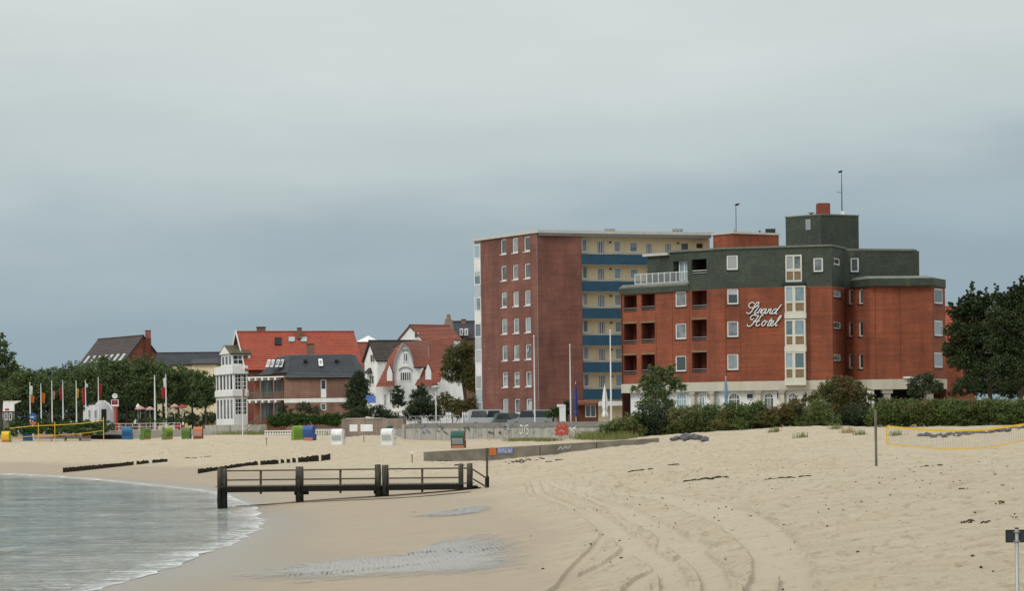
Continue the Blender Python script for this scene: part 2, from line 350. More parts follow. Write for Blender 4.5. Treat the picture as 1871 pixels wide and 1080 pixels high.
for ps, w in TRK:
    q = [GP(*p) for p in cat_(ps)]; tracks.append((np.array([(v.x, v.y) for v in q]), w))
def seg_dist(x, y, P):
    best = np.full(x.shape, 1e9)
    for a, b in zip(P[:-1], P[1:]):
        d = b - a; t = np.clip(((x - a[0]) * d[0] + (y - a[1]) * d[1]) / (d @ d + 1e-12), 0, 1)
        best = np.minimum(best, (x - a[0] - t * d[0]) ** 2 + (y - a[1] - t * d[1]) ** 2)
    return np.sqrt(best)
def vnoise(x, y, s, seed):
    r = np.random.default_rng(seed); g = r.random((64, 64)); x = x / s; y = y / s; i = np.floor(x).astype(int); j = np.floor(y).astype(int); u = x - i; v = y - j
    u = u * u * (3 - 2 * u); v = v * v * (3 - 2 * v); a = g[i % 64, j % 64]; b = g[(i + 1) % 64, j % 64]; c = g[i % 64, (j + 1) % 64]; d = g[(i + 1) % 64, (j + 1) % 64]
    return (a * (1 - u) + b * u) * (1 - v) + (c * (1 - u) + d * u) * v - .5
# grid: fine where the beach is near, coarse out to the skyline
yy = np.concatenate([[-400, -60, 2, 12, 20, 26], np.exp(np.linspace(math.log(31), math.log(130), 470)), np.exp(np.linspace(math.log(131.5), math.log(430), 190)), [480, 560, 700, 1000, 1600, 3000, 6000]])
core = np.concatenate([np.linspace(-.215, -.01, 170), np.linspace(-.0092, .105, 240), np.linspace(.106, .225, 110)])
aa = np.concatenate([[-9, -4, -2, -1.2, -.8, -.55, -.4, -.3, -.25], core, [.25, .3, .4, .55, .8, 1.2, 2, 4, 9]])
XX = aa[None, :] * np.maximum(yy[:, None], 31); YY = np.repeat(yy[:, None], len(aa), 1)
ZZ = field(XX, YY)
dry = sm(.75, 1.5, ZZ)
tr = np.zeros_like(ZZ)
msk = (YY > 33) & (YY < 175) & (XX > -3) & (XX < 24)
xm, ym = XX[msk], YY[msk]; acc = np.zeros(len(xm)); smooth_ = np.zeros(len(xm))
for P_, w in tracks:
    d = seg_dist(xm, ym, P_); h = w / 2
    rut = -.058 * (1 - sm(h * .8, h * 1.02, d)) * (d < h * 1.05); acc = np.where(rut < -.01, np.minimum(np.minimum(acc, 0), rut), np.maximum(acc, 0) * (acc > 0) + np.minimum(acc, 0) + np.where(acc > -.01, np.maximum(0, .04 * np.exp(-((d - h * 1.28) / .075) ** 2) - np.maximum(acc, 0)), 0)); smooth_ = np.maximum(smooth_, 1 - sm(h * .85, h * 1.15, d))
tr[msk] = acc; sflat = np.zeros_like(ZZ); sflat[msk] = smooth_
rough_ = (vnoise(XX, YY, .33, 1) * .06 + vnoise(XX, YY, .8, 2) * .09 + vnoise(XX + 50, YY, 2.4, 3) * .14) * (1 - sflat * .6)
big = vnoise(XX, YY, 7, 4) * .14
nearm = sm(22, 33, YY) * (1 - sm(300, 420, YY)) * (1 - sm(.23, .3, np.abs(aa[None, :])))
pits = -sm(.12, .34, vnoise(XX, YY * .8, .42, 31)) * .09 - sm(.15, .36, vnoise(XX + 9, YY * .8, .7, 32)) * .08; rough_ = rough_ + pits * (1 - sflat)
churn = .55 + 1.1 * sm(.0, .35, vnoise(XX, YY * .6, 11, 9))
ZZ = ZZ + (dry * (rough_ * churn + big) + tr) * nearm
nr, nc = ZZ.shape
def gs(x, y, nr=nr, nc=nc, ZZ=ZZ, yy=yy, aa=aa):
    """height of the finished sand surface"""
    i = min(max(int(np.searchsorted(yy, y)) - 1, 0), nr - 2); a = x / max(y, 31); j = min(max(int(np.searchsorted(aa, a)) - 1, 0), nc - 2); u = (y - yy[i]) / (yy[i + 1] - yy[i]); v = (a - aa[j]) / (aa[j + 1] - aa[j])
    return float((ZZ[i, j] * (1 - v) + ZZ[i, j + 1] * v) * (1 - u) + (ZZ[i + 1, j] * (1 - v) + ZZ[i + 1, j + 1] * v) * u)
V_ = np.stack([XX, YY, ZZ], -1).reshape(-1, 3); idx = np.arange(nr * nc).reshape(nr, nc)
Q_ = np.stack([idx[:-1, :-1], idx[:-1, 1:], idx[1:, 1:], idx[1:, :-1]], -1).reshape(-1, 4)
me = np_mesh('beach', V_, Q_); me.shade_smooth()
at = me.attributes.new('packed', 'FLOAT', 'POINT'); at.data.foreach_set('value', sflat.astype(np.float32).ravel())
s = NB('sand'); pos = s.n('ShaderNodeNewGeometry').outputs['Position']; sz = s.n('ShaderNodeSeparateXYZ'); s.l(pos, sz.inputs[0])
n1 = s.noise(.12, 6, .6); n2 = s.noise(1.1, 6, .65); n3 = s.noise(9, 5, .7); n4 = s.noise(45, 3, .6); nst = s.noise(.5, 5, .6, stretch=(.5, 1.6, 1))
drycol = s.mix(s.ramp(n2, .25, .75), (.46, .39, .27), (.56, .488, .362))
drycol = s.mix(s.ramp(nst, .42, .7, 0, .6), drycol, (.405, .325, .20)); drycol = s.mix(s.ramp(n3, .3, .75, 0, .35), drycol, (.60, .53, .405))
pk = s.n('ShaderNodeAttribute', attribute_name='packed').outputs['Fac']; drycol = s.mix(s.math('MULTIPLY', pk, .55), drycol, (.56, .485, .355))
n5 = s.noise(1, 5, .62, stretch=(2.6, .85, 1)); n6 = s.noise(1, 4, .6, stretch=(6, 2.2, 1)); drycol = s.mix(s.math('MULTIPLY', s.ramp(n5, .55, .63, 0, .5), s.math('SUBTRACT', 1, pk)), drycol, (.33, .262, .165)); drycol = s.mix(s.ramp(n6, .60, .66, 0, .5), drycol, (.27, .215, .14))  # dark dashes: shade of trampled pits painted into the sand colour
wetcol = s.mix(s.ramp(n2, .3, .7), (.305, .248, .172), (.34, .282, .20))
h = s.math('ADD', sz.outputs[2], s.math('MULTIPLY', s.math('SUBTRACT', n1, .5), .55))
wet = s.ramp(h, .78, 1.15, 1, 0); soak = s.ramp(s.math('ADD', sz.outputs[2], s.math('MULTIPLY', s.math('SUBTRACT', n2, .5), .07)), .03, .24, 1, 0)
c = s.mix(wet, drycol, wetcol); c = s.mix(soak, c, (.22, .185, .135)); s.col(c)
s.rough(s.math('SUBTRACT', s.math('SUBTRACT', .95, s.math('MULTIPLY', wet, .2)), s.math('MULTIPLY', soak, .45)))
s.b.inputs['Specular IOR Level'].default_value = .25
hb = s.math('ADD', s.math('MULTIPLY', n3, 1.0), s.math('MULTIPLY', n4, .35)); hb = s.math('MULTIPLY', hb, s.math('SUBTRACT', 1, s.math('MULTIPLY', wet, .93)))
s.bump(hb, 1., .09)
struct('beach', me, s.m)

# ------------------------------------------------------------------ sea with the foaming edge
sy = np.concatenate([[-900, -200, 0, 30], np.linspace(40, 300, 300), [330, 400, 700, 1500, 6000]]); sx = np.concatenate([[-6000, -1500, -500, -200, -110], np.linspace(-80, 0, 160)])
SX, SY = np.meshgrid(sx, sy); SZ = (vnoise(SX * .5, SY, 1.3, 21) * .05 + vnoise(SX * .6, SY, .7, 22) * .022 + vnoise(SX * .3, SY, 4, 25) * .04) * sm(-.02, -.5, field(SX, SY)) * sm(30, 45, SY) * (1 - sm(280, 300, SY)) * sm(-110, -80, SX)
i2 = np.arange(SX.size).reshape(SX.shape); Q2 = np.stack([i2[:-1, :-1], i2[:-1, 1:], i2[1:, 1:], i2[1:, :-1]], -1).reshape(-1, 4)
me = np_mesh('sea', np.stack([SX, SY, SZ], -1).reshape(-1, 3), Q2); me.shade_smooth()
fz = field(SX, SY); at = me.attributes.new('depth', 'FLOAT', 'POINT'); at.data.foreach_set('value', (-fz).astype(np.float32).ravel())
w = NB('sea_water'); dp = w.n('ShaderNodeAttribute', attribute_name='depth').outputs['Fac']
a1 = w.noise(1.1, 6, .65, stretch=(.45, 1, 1)); a2 = w.noise(.18, 4, .55, stretch=(.4, 1, 1)); a3 = w.noise(5.5, 4, .6, stretch=(.5, 1, 1))
w.col(w.mix(w.ramp(dp, 0, .45), (.36, .38, .34), w.mix(w.ramp(a2, .35, .65), (.175, .23, .222), (.26, .325, .315))))
w.rough(.10); w.b.inputs['IOR'].default_value = 1.33
gust = w.ramp(w.noise(1.15, 4, .6, stretch=(.5, .85, 1)), .42, .60); gust2 = w.ramp(w.noise(.13, 3, .5, stretch=(.5, 1, 1)), .35, .65, .5, 1.3)
amp = w.math('MULTIPLY', w.math('ADD', .25, w.math('MULTIPLY', gust, 2.8)), gust2)
w.bump(w.math('ADD', w.math('MULTIPLY', w.math('ADD', a1, w.math('MULTIPLY', a3, .3)), amp), w.math('MULTIPLY', a2, 1.2)), 1., .3)
struct('sea', me, w.m)
# foam: a broken white ribbon lying along the water's edge, one sheet just above the water
edge = cat_([(-150, 866), (0, 868), (100, 872), (200, 880), (300, 890), (390, 902), (440, 922), (465, 945), (462, 965), (432, 985), (380, 1010), (300, 1040), (220, 1064), (140, 1085), (40, 1115)], 40)
P0 = []
for p in edge:
    q = G0(p[0], p[1], 0.); P0.append(q[:2])
P0 = np.array(P0); T = np.gradient(P0, axis=0); T /= np.linalg.norm(T, axis=1)[:, None] + 1e-9; NN = np.stack([T[:, 1], -T[:, 0]], -1)
if NN[len(NN) // 2, 0] > 0: NN = -NN                                        # towards the water
def band(o0, o1, k, z, jit, seed):
    r = np.random.default_rng(seed); ts = np.linspace(0, 1, k); wv = np.interp(np.arange(len(P0)), np.arange(0, len(P0), 7), r.normal(0, jit, len(np.arange(0, len(P0), 7))))
    pts = P0[:, None] + NN[:, None] * (o0 + (o1 - o0) * ts[None, :, None] + wv[:, None, None]); zz = np.full(pts.shape[:2], z); zz = np.maximum(zz, field(pts[..., 0], pts[..., 1]) + .012)
    i = np.arange(pts.shape[0] * k).reshape(-1, k); q = np.stack([i[:-1, :-1], i[:-1, 1:], i[1:, 1:], i[1:, :-1]], -1).reshape(-1, 4)
    m_ = np_mesh('foam', np.concatenate([pts, zz[..., None]], -1).reshape(-1, 3), q); a = m_.attributes.new('across', 'FLOAT', 'POINT'); a.data.foreach_set('value', np.tile(ts, pts.shape[0]).astype(np.float32)); return m_
fm = NB('foam'); ac = fm.n('ShaderNodeAttribute', attribute_name='across').outputs['Fac']; f1 = fm.noise(2.4, 7, .75); f2 = fm.noise(.5, 4, .6)
edgeline = fm.ramp(ac, .0, .10, 1, 0); thr = fm.math('ADD', fm.math('MULTIPLY', f1, .8), fm.math('MULTIPLY', f2, .5))
al = fm.ramp(fm.math('SUBTRACT', thr, fm.math('MULTIPLY', ac, .42)), .50, .74); al = fm.math('MAXIMUM', fm.math('MULTIPLY', al, .8), fm.math('MULTIPLY', edgeline, fm.ramp(f2, .38, .6, 0, .85)))
al = fm.math('MULTIPLY', al, fm.ramp(ac, .75, 1, 1, 0)); fm.col((.72, .74, .72)); fm.rough(.9); fm.l(al, fm.b.inputs['Alpha'])
struct('foam', band(-.25, 3.2, 14, .03, .16, 5), fm.m, 'stuff', 'white foam along the curved edge of the sea')
# tide pool left on the wet sand
def pool(name, outline, label, seed):
    cs = cat_([*outline, outline[0]], 10)[:-1]; r = np.random.default_rng(seed); cen = np.mean(cs, 0); pts = [GP(*cen)]; ring = []
    for sc_ in (.35, .7, 1.0):
        for i, p in enumerate(cs):
            j = 1 + (r.normal(0, .025) if sc_ == 1 else 0); q = cen + (p - cen) * sc_ * j; pts.append(GP(*q))
    k = len(cs); fs = [(0, 1 + i, 1 + (i + 1) % k) for i in range(k)]
    for lv in range(2):
        for i in range(k): a = 1 + lv * k + i; b = 1 + lv * k + (i + 1) % k; fs.append((a, a + k, b + k, b))
    me = bpy.data.meshes.new(name); me.from_pydata([(p.x, p.y, p.z + .022) for p in pts], [], fs); me.shade_smooth(); at = me.attributes.new('rim', 'FLOAT', 'POINT')
    at.data.foreach_set('value', np.array([0] + [.35] * k + [.7] * k + [1.] * k, dtype=np.float32)); return me
pm = NB('pool_water'); rim = pm.n('ShaderNodeAttribute', attribute_name='rim').outputs['Fac']
pp = pm.n('ShaderNodeNewGeometry').outputs['Position']; q1 = pm.noise(1.1, 5, .65, stretch=(.22, .45, 1)); q2 = pm.noise(2.2, 5, .6)
wv = pm.n('ShaderNodeTexWave', wave_type='BANDS', bands_direction='DIAGONAL'); wv.inputs['Scale'].default_value = 1.5; wv.inputs['Distortion'].default_value = 4.5; wv.inputs['Detail'].default_value = 2; wv.inputs['Detail Scale'].default_value = .6
mpp = pm.n('ShaderNodeMapping'); mpp.inputs['Scale'].default_value = (2.9, .17, 1); pm.l(pp, mpp.inputs[0]); pm.l(mpp.outputs[0], wv.inputs['Vector'])
act = pm.math('MULTIPLY', pm.ramp(q1, .50, .60), pm.ramp(pm.noise(3.2, 4, .65, stretch=(1, .35, 1)), .42, .58)); crest = pm.math('MULTIPLY', pm.ramp(wv.outputs['Fac'], .5, .72), act)      # crests of the sand ripples stand out of the water film
pm.col(pm.mix(crest, (.56, .56, .525), (.06, .072, .058))); pm.rough(pm.math('ADD', .08, pm.math('MULTIPLY', crest, .7)))
pm.bump(pm.math('ADD', pm.math('MULTIPLY', wv.outputs['Fac'], pm.math('ADD', pm.math('MULTIPLY', act, .5), .08)), pm.math('MULTIPLY', pm.noise(9, 3, .6), .8)), 1., .12)
pm.l(pm.ramp(pm.math('ADD', rim, pm.math('MULTIPLY', pm.math('SUBTRACT', q2, .5), .9)), .62, 1.0, .76, 0), pm.b.inputs['Alpha'])
struct('tide_pool', pool('tide_pool', [(400, 1058), (500, 1038), (620, 1022), (740, 1012), (800, 990), (880, 976), (950, 984), (975, 1010), (955, 1038), (860, 1052), (700, 1058), (540, 1066)], '', 3), pm.m)
struct('tide_pool', pool('tide_pool', [(735, 946), (800, 936), (870, 925), (905, 928), (880, 938), (810, 946)], '', 4), pm.m)

# ------------------------------------------------------------------ building helpers
class FR:
    """a vertical wall plane from A to B (plan points), u along it, d out of it towards the viewer, z up"""
    def __init__(s, A, B):
        s.A = Vector((A[0], A[1])); s.B = Vector((B[0], B[1])); s.L = (s.B - s.A).length; s.U = (s.B - s.A) / s.L
        s.N = Vector((s.U.y, -s.U.x))
    def __call__(s, u, d, z): p = s.A + s.U * u + s.N * d; return (p.x, p.y, z)
    def px(s, px, py, d=0):
        U, V = ray(px, py); A = s.A + s.N * d; D = Vector((U, 1.0)); den = D.x * s.U.y - D.y * s.U.x
        t = (A.x * s.U.y - A.y * s.U.x) / den; return ((D * t - A).dot(s.U), HC + V * t)
    def rect(s, x0, x1, y0, y1, d=0):
        ym = (y0 + y1) / 2; xm = (x0 + x1) / 2
        return (s.px(x0, ym, d)[0], s.px(x1, ym, d)[0], s.px(xm, y1, d)[1], s.px(xm, y0, d)[1])
    def off(s, d): return FR(s.A + s.N * d, s.B + s.N * d)
def C2(px, Y, py=600): p = W(px, py, Y); return (p.x, p.y)
def wall_mb(mb, fr, u0, u1, z0, z1, ops, depth=.22, uo=0):
    us = sorted({u0, u1, *[q for o in ops for q in o[:2] if u0 < q < u1]}); zs = sorted({z0, z1, *[q for o in ops for q in o[2:4] if z0 < q < z1]})
    for a, b in zip(us[:-1], us[1:]):
        for c, d in zip(zs[:-1], zs[1:]):
            m, k = (a + b) / 2, (c + d) / 2
            if any(o[0] < m < o[1] and o[2] < k < o[3] for o in ops): continue
            mb.quad(fr(a, 0, c), fr(b, 0, c), fr(b, 0, d), fr(a, 0, d), [(uo + a, c), (uo + b, c), (uo + b, d), (uo + a, d)])
    for a, b, c, d in ops:
        for p, q in (((a, c), (b, c)), ((b, c), (b, d)), ((b, d), (a, d)), ((a, d), (a, c))):
            mb.quad(fr(p[0], 0, p[1]), fr(q[0], 0, q[1]), fr(q[0], -depth, q[1]), fr(p[0], -depth, p[1]), [(p[0], p[1]), (q[0], q[1]), (q[0] + .2, q[1] + .2), (p[0] + .2, p[1] + .2)])
    return mb
def wall(t, fr, z0, z1, ops, mat, name='wall', depth=.22, u0=0, u1=None): return part(t, name, wall_mb(MB(), fr, u0, fr.L if u1 is None else u1, z0, z1, ops, depth), mat)
def fbox(mb, fr, u0, u1, d0, d1, z0, z1): return mb.box(u0, u1, d0, d1, z0, z1, lambda u, d, z: fr(u, d, z))
WR = random.Random(77)
M['curtain'] = plain('net_curtain', (.34, .36, .355), .5, .12, 5)
def window(t, fr, r, d=-.13, cols=1, rows=1, fw=.09, fmat='frame', pmat='pane', sill=True, tilt=0, name='window', vs=None):
    """frame ring with bars, each pane an object of its own, and a sill"""
    a, b, z0, z1 = r; mb = MB(); us = [a + (b - a) * i / cols for i in range(cols + 1)] if vs is None else [a, *[a + (b - a) * q for q in vs], b]; zs = [z0 + (z1 - z0) * i / rows for i in range(rows + 1)]
    fbox(mb, fr, a, b, d - .05, d + .03, z0, z0 + fw); fbox(mb, fr, a, b, d - .05, d + .03, z1 - fw, z1)
    fbox(mb, fr, a, a + fw, d - .05, d + .03, z0 + fw, z1 - fw); fbox(mb, fr, b - fw, b, d - .05, d + .03, z0 + fw, z1 - fw)
    bw = fw * .55
    for u in us[1:-1]: fbox(mb, fr, u - bw, u + bw, d - .05, d + .028, z0 + fw, z1 - fw)
    for z in zs[1:-1]: fbox(mb, fr, a + fw, b - fw, d - .05, d + .026, z - bw, z + bw)
    w = part(t, name, mb, M[fmat])
    for i in range(len(us) - 1):
        for j in range(rows):
            p0 = us[i] + (fw if i == 0 else bw); p1 = us[i + 1] - (fw if i == len(us) - 2 else bw); q0 = zs[j] + (fw if j == 0 else bw); q1 = zs[j + 1] - (fw if j == rows - 1 else bw)
            k = MB(); k.quad(fr(p0, d - .02, q0), fr(p1, d - .02, q0), fr(p1, d - .02 - tilt, q1), fr(p0, d - .02 - tilt, q1)); part(w, 'pane', k, M[pmat])
            if pmat in ('pane', 'pane_blue') and WR.random() < .32:
                z2 = q1 - (q1 - q0) * WR.choice((.35, .5, .7, 1)); e1 = p0 + (p1 - p0) * WR.choice((1, 1, .35)); c = MB().quad(fr(p0, d - .012, z2), fr(e1, d - .012, z2), fr(e1, d - .012 - tilt, q1), fr(p0, d - .012 - tilt, q1)); part(w, 'curtain', c, M[WR.choice(('curtain', 'curtain', 'frosted'))])
    if sill: part(w, 'sill', fbox(MB(), fr, a - .06, b + .06, -.1, .07, z0 - .09, z0 - .012), M['frame'] if sill is True else M[sill])
    return w
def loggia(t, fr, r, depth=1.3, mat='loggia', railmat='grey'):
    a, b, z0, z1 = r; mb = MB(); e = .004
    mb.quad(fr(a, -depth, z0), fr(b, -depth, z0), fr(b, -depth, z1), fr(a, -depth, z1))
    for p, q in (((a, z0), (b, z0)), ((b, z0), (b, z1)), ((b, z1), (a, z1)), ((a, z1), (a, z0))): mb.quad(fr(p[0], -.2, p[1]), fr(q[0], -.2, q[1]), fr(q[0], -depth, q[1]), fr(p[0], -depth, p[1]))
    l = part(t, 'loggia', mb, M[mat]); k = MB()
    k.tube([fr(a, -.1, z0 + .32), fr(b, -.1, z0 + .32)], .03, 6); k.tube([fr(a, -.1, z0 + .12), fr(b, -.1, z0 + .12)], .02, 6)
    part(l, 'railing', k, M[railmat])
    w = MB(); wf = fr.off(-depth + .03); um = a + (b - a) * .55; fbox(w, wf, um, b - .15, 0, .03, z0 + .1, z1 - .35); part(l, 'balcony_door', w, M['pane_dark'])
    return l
def plinth_back(t, pts, z0, z1, mat, name='wall'):
    """closing walls through plan points"""
    mb = MB(); u = 0
    for a, b in zip(pts[:-1], pts[1:]):
        l = math.dist(a, b); mb.quad((*a, z0), (*b, z0), (*b, z1), (*a, z1), [(u, z0), (u + l, z0), (u + l, z1), (u, z1)]); u += l
    return part(t, name, mb, mat)
def flat(t, pts, z, th, mat, name='roof'):
    mb = MB(); k = len(pts); mb.add([(*p, z) for p in pts] + [(*p, z - th) for p in pts], [tuple(range(k)), tuple(reversed(range(k, 2 * k)))] + [(i, i + k, (i + 1) % k + k, (i + 1) % k) for i in range(k)]); return part(t, name, mb, mat)
def strip(fr, u0, u1, d0, d1, z0, z1): return fbox(MB(), fr, u0, u1, d0, d1, z0, z1)
def back(fr, u, d): p = fr(u, -d, 0); return (p[0], p[1])

# ================================================================== apartment block
S = 2.75; ZG = 3.45
PA, PB, PC, PD = C2(880, 286.6), C2(982, 276), C2(1064.5, 277.9), C2(1306, 283.4, 500)
AG, AP, AB = FR(PA, PB), FR(PB, PC), FR(PC, PD)
ap = thing('apartment_building', 'seven storey red brick apartment block with blue gallery parapets beside the hotel', 'building', (PB[0], PB[1], ZG))
zr = AG.px(981, 426)[1]
ops = []
for cx in ((914.4, 924.8, 436.6, 464.5), (935.6, 946.4, 434.3, 461.8), (957, 968, 431.5, 459.2)):
    r = AG.rect(*cx)
    for k in range(7): ops.append((r[0], r[1], r[2] - k * S, r[3] - k * S))
wall(ap, AG, ZG - .5, zr, ops, M['brick_apartment'])
for i, r in enumerate(ops): window(ap, AG, r, cols=1, fw=.13, tilt=.12 if i in (5, 12, 13, 18, 19, 20) else 0)
wall(ap, AP, ZG - .5, zr, [], M['brick_apartment'])
part(ap, 'corner_strip', strip(AP, .02, .07, .003, .03, ZG, zr - .1), M['grey'])
# glazed loggia column at the seaward end
LGU = AG.px(868, 600)[0]
for k in range(7):
    zt = zr - .35 - k * S; w = window(ap, AG, (LGU, -.06, zt - 1.5, zt), d=.0, fw=.12, pmat='pane_blue', sill=False, name='glazed_loggia')
    part(w, 'panel', strip(AG, LGU, -.06, -.08, .02, zt - S + .02, zt - 1.52), M['frosted' if k % 2 else 'white'])
part(ap, 'loggia_wall', strip(AG, LGU + .02, -.02, -2.5, -.1, ZG - .5, zr - .2), M['white'])
# galleries
GW = AB.off(-1.1); zA = AB.px(1064, 464)[1]; zB = zA - 1.06
cols = [(1063.5, 1073, 437, 460.5, 'w'), (1091, 1104, 440, 464, 'd'), (1121.5, 1134.5, 440, 461.5, 'w'), (1150.5, 1165, 442, 461, 'w'), (1180, 1192, 444, 466, 'd'), (1215, 1227, 444, 466, 'd'), (1245, 1257, 445, 457.5, 'k'), (1272.5, 1284, 445, 453.5, 'k')]
ops = []; wins = []
for ci, (x0, x1, y0, y1, kd) in enumerate(cols):
    r = AB.rect(x0, x1, y0, y1, -1.1); du = max(r[0], .1) - r[0]
    for k in range(6):
        q = (r[0] + du, r[1] + du, r[2] - k * S, r[3] - k * S)
        if ci > 3 and k > 1: continue
        ops.append(q); wins.append((q, kd))
wall(ap, GW, ZG - .5, zr, ops, M['cream'], 'gallery_wall', .15)
for q, kd in wins:
    if kd == 'd': window(ap, GW, q, d=-.06, cols=4, rows=1, fw=.07, pmat='pane_dark', sill=False, name='gallery_door')
    elif kd == 'w': window(ap, GW, q, d=-.06, fw=.1, pmat='pane_blue')
    else: window(ap, GW, q, d=-.06, fw=.05, fmat='brownwood', pmat='pane_dark', sill=False)
for k in range(6):
    z = zA - k * S; part(ap, 'parapet', strip(AB, .02, AB.L, -.1, .03, z - 1.06, z), M['blue'])
    part(ap, 'gallery_floor', strip(AB, .02, AB.L, -1.09, -.02, z - 1.12, z - .98), M['band'])
    mb = MB(); mb.tube([AB(0.1, -.05, z + .16), AB(AB.L, -.05, z + .16)], .02, 5)
    for i in range(9): mb.tube([AB(.4 + i * 2.1, -.05, z - .05), AB(.4 + i * 2.1, -.05, z + .16)], .016, 5)
    part(ap, 'handrail', mb, M['grey'])
    for i, px in enumerate((1114, 1238)):
        if k > 1 and i: continue
        u = GW.px(px, 440)[0]; part(ap, 'gallery_lamp', MB().lathe([(.02, .12), (.1, .08), (.13, 0), (.1, -.06)], GW(u, .15, z + 1.27), 8), M['black'])
part(ap, 'gallery_beam', strip(AB, AB.px(1092, 736)[0], AB.L, -.3, .12, AB.px(1100, 742)[1], AB.px(1100, 733.5)[1]), M['white'])
# roof: white edge, dark soffit band
q = [AG(LGU - .3, .3, 0)[:2], (AP(0, .3, 0)[0] + .02, AP(0, .3, 0)[1] - .25), AP(AP.L, .28, 0)[:2], AB(AB.L, .28, 0)[:2], back(AB, AB.L, 12.5)]
flat(ap, q, zr + .33, .30, M['roofedge'])
q2 = [Vector(p) for p in q]; cen = sum(q2, Vector((0, 0))) / 5
flat(ap, [tuple(cen + (p - cen) * .965) for p in q2], zr + .03, .26, M['grey'], 'soffit')
plinth_back(ap, [AB(AB.L, -1.1, 0)[:2], back(AB, AB.L, 12.5), AG(LGU + .05, -.3, 0)[:2]], ZG - .5, zr, M['brick_apartment'], 'rear_wall')
for px in (1114, 1238):
    p = W(px, 421, 284); v = thing; vt = part(ap, 'roof_vent', MB().box(p.x - .55, p.x + .55, p.y - .5, p.y + .5, p.z - .05, p.z + .16), M['grey']); mb = MB()
    for sx in (-.4, 0, .4): mb.box(p.x + sx - .06, p.x + sx + .06, p.y - .3, p.y + .3, zr + .3, p.z - .05)
    part(vt, 'vent_leg', mb, M['grey'])
# stair tower of brick at the far end
T0, T1, T2 = C2(1303, 281.8, 440), C2(1340, 279.5, 440), C2(1423, 283, 440); TA, TB = FR(T0, T1), FR(T1, T2); zt = TB.px(1380, 428)[1]
wall(ap, TA, ZG - .5, zt, [], M['brick_hotel'], 'stair_tower_wall'); wall(ap, TB, ZG - .5, zt, [], M['brick_hotel'], 'stair_tower_wall')
e2 = back(TB, TB.L, 7); plinth_back(ap, [T2, e2, back(TA, 0, 6), T0], ZG - .5, zt, M['brick_hotel'], 'stair_tower_wall')
flat(ap, [TA(-.15, .12, 0)[:2], (T1[0], T1[1] - .2), TB(TB.L + .15, .12, 0)[:2], e2, back(TA, 0, 6)], zt + .2, .21, M['roofedge'], 'stair_tower_roof')
p = W(1345, 415, 282); an = part(ap, 'antenna_mast', MB().tube([(p.x, p.y, zt), (p.x, p.y, W(1345, 378, 282).z)], .035, 6), M['black']); part(an, 'antenna_base', MB().lathe([(.16, 0), (.17, .4), (.06, .6)], (p.x - .1, p.y, zt + .19), 8), M['grey'])
p = W(1408, 420, 283.5); part(ap, 'roof_vent', MB().box(p.x - .5, p.x + .5, p.y, p.y + .6, zt + .2, p.z + .12), M['black']); p = W(1388, 421, 283.5); part(ap, 'roof_vent', MB().lathe([(.07, 0), (.07, .22), (.13, .24), (.11, .34)], (p.x, p.y, zt + .19), 8), M['black'])

# ================================================================== hotel
H = [C2(1135, 244.5), C2(1323.5, 236.3), C2(1521, 234.0), C2(1545, 238.2), C2(1590, 234.2), C2(1703, 234.6), C2(1727.5, 238)]
HF = [FR(a, b) for a, b in zip(H[:-1], H[1:])]; ZH = 3.75
ho = thing('hotel', 'red brick seaside hotel with dark green slate top storey and white lettering', 'building', (H[1][0], H[1][1], ZH))
F1, F2, F3, F4, F5, F6 = HF
zb0, zb1 = F2.px(1430, 713)[1], F2.px(1430, 696)[1]      # concrete band
zbt = F2.px(1430, 525)[1]; zsl = F2.px(1430, 452)[1]      # brick top, slate top
ST = 60 / ppm(235)
def rows3(fr, x0, x1, rows): return [fr.rect(x0, x1, a, b) for a, b in rows]
lg = rows3(F1, 1139.4, 1163.5, [(540, 570), (591.5, 629.5), (649.5, 685)]) + rows3(F1, 1171.8, 1196.5, [(537.5, 567), (590, 627), (648, 683)]) + rows3(F1, 1264, 1291.5, [(531, 565), (584, 623), (644, 681.5)])
w1 = rows3(F1, 1233.6, 1253.5, [(533, 560.5), (591, 620), (650, 679)])
w2 = rows3(F2, 1328.3, 1349, [(527.5, 556), (587, 616), (647, 676.5)])
w3 = rows3(F3, 1523, 1537, [(530.5, 543), (588, 601), (647, 660)]); w4 = rows3(F4, 1549.5, 1558, [(529, 556.5), (588, 615.5), (647, 674)]) + rows3(F4, 1568, 1576.5, [(528.5, 555.5), (587, 615), (646.5, 674)])
w6 = rows3(F6, 1707.5, 1722.5, [(527.5, 555), (586, 614), (644.5, 672)])
cl = lambda L_, fr: [(max(a, .02), min(b, fr.L - .02), c, min(d, zbt - .02)) for a, b, c, d in L_]
lg, w1, w2, w3, w4, w6 = cl(lg, F1), cl(w1, F1), cl(w2, F2), cl(w3, F3), cl(w4, F4), cl(w6, F6)
bx0, bx1 = F2.px(1433.5, 600)[0], F2.px(1471, 600)[0]
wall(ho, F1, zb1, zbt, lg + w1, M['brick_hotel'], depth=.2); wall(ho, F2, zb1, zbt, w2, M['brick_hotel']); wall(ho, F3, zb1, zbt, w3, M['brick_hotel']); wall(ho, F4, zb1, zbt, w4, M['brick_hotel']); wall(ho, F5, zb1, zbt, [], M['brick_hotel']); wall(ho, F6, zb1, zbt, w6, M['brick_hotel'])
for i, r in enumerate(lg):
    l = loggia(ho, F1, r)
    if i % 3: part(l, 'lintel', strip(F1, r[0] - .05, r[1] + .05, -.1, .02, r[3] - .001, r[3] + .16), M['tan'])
for r in w1: window(ho, F1, r, fw=.11, d=-.1, sill='slate_green')
for r in w2: window(ho, F2, r, fw=.11, d=-.1, sill='slate_green')
for r in w3: window(ho, F3, r, fw=.1, d=-.1, pmat='pane_blue', sill='slate_green')
for r in w4: window(ho, F4, r, fw=.09, d=-.16, pmat='pane_dark', sill='slate_green')
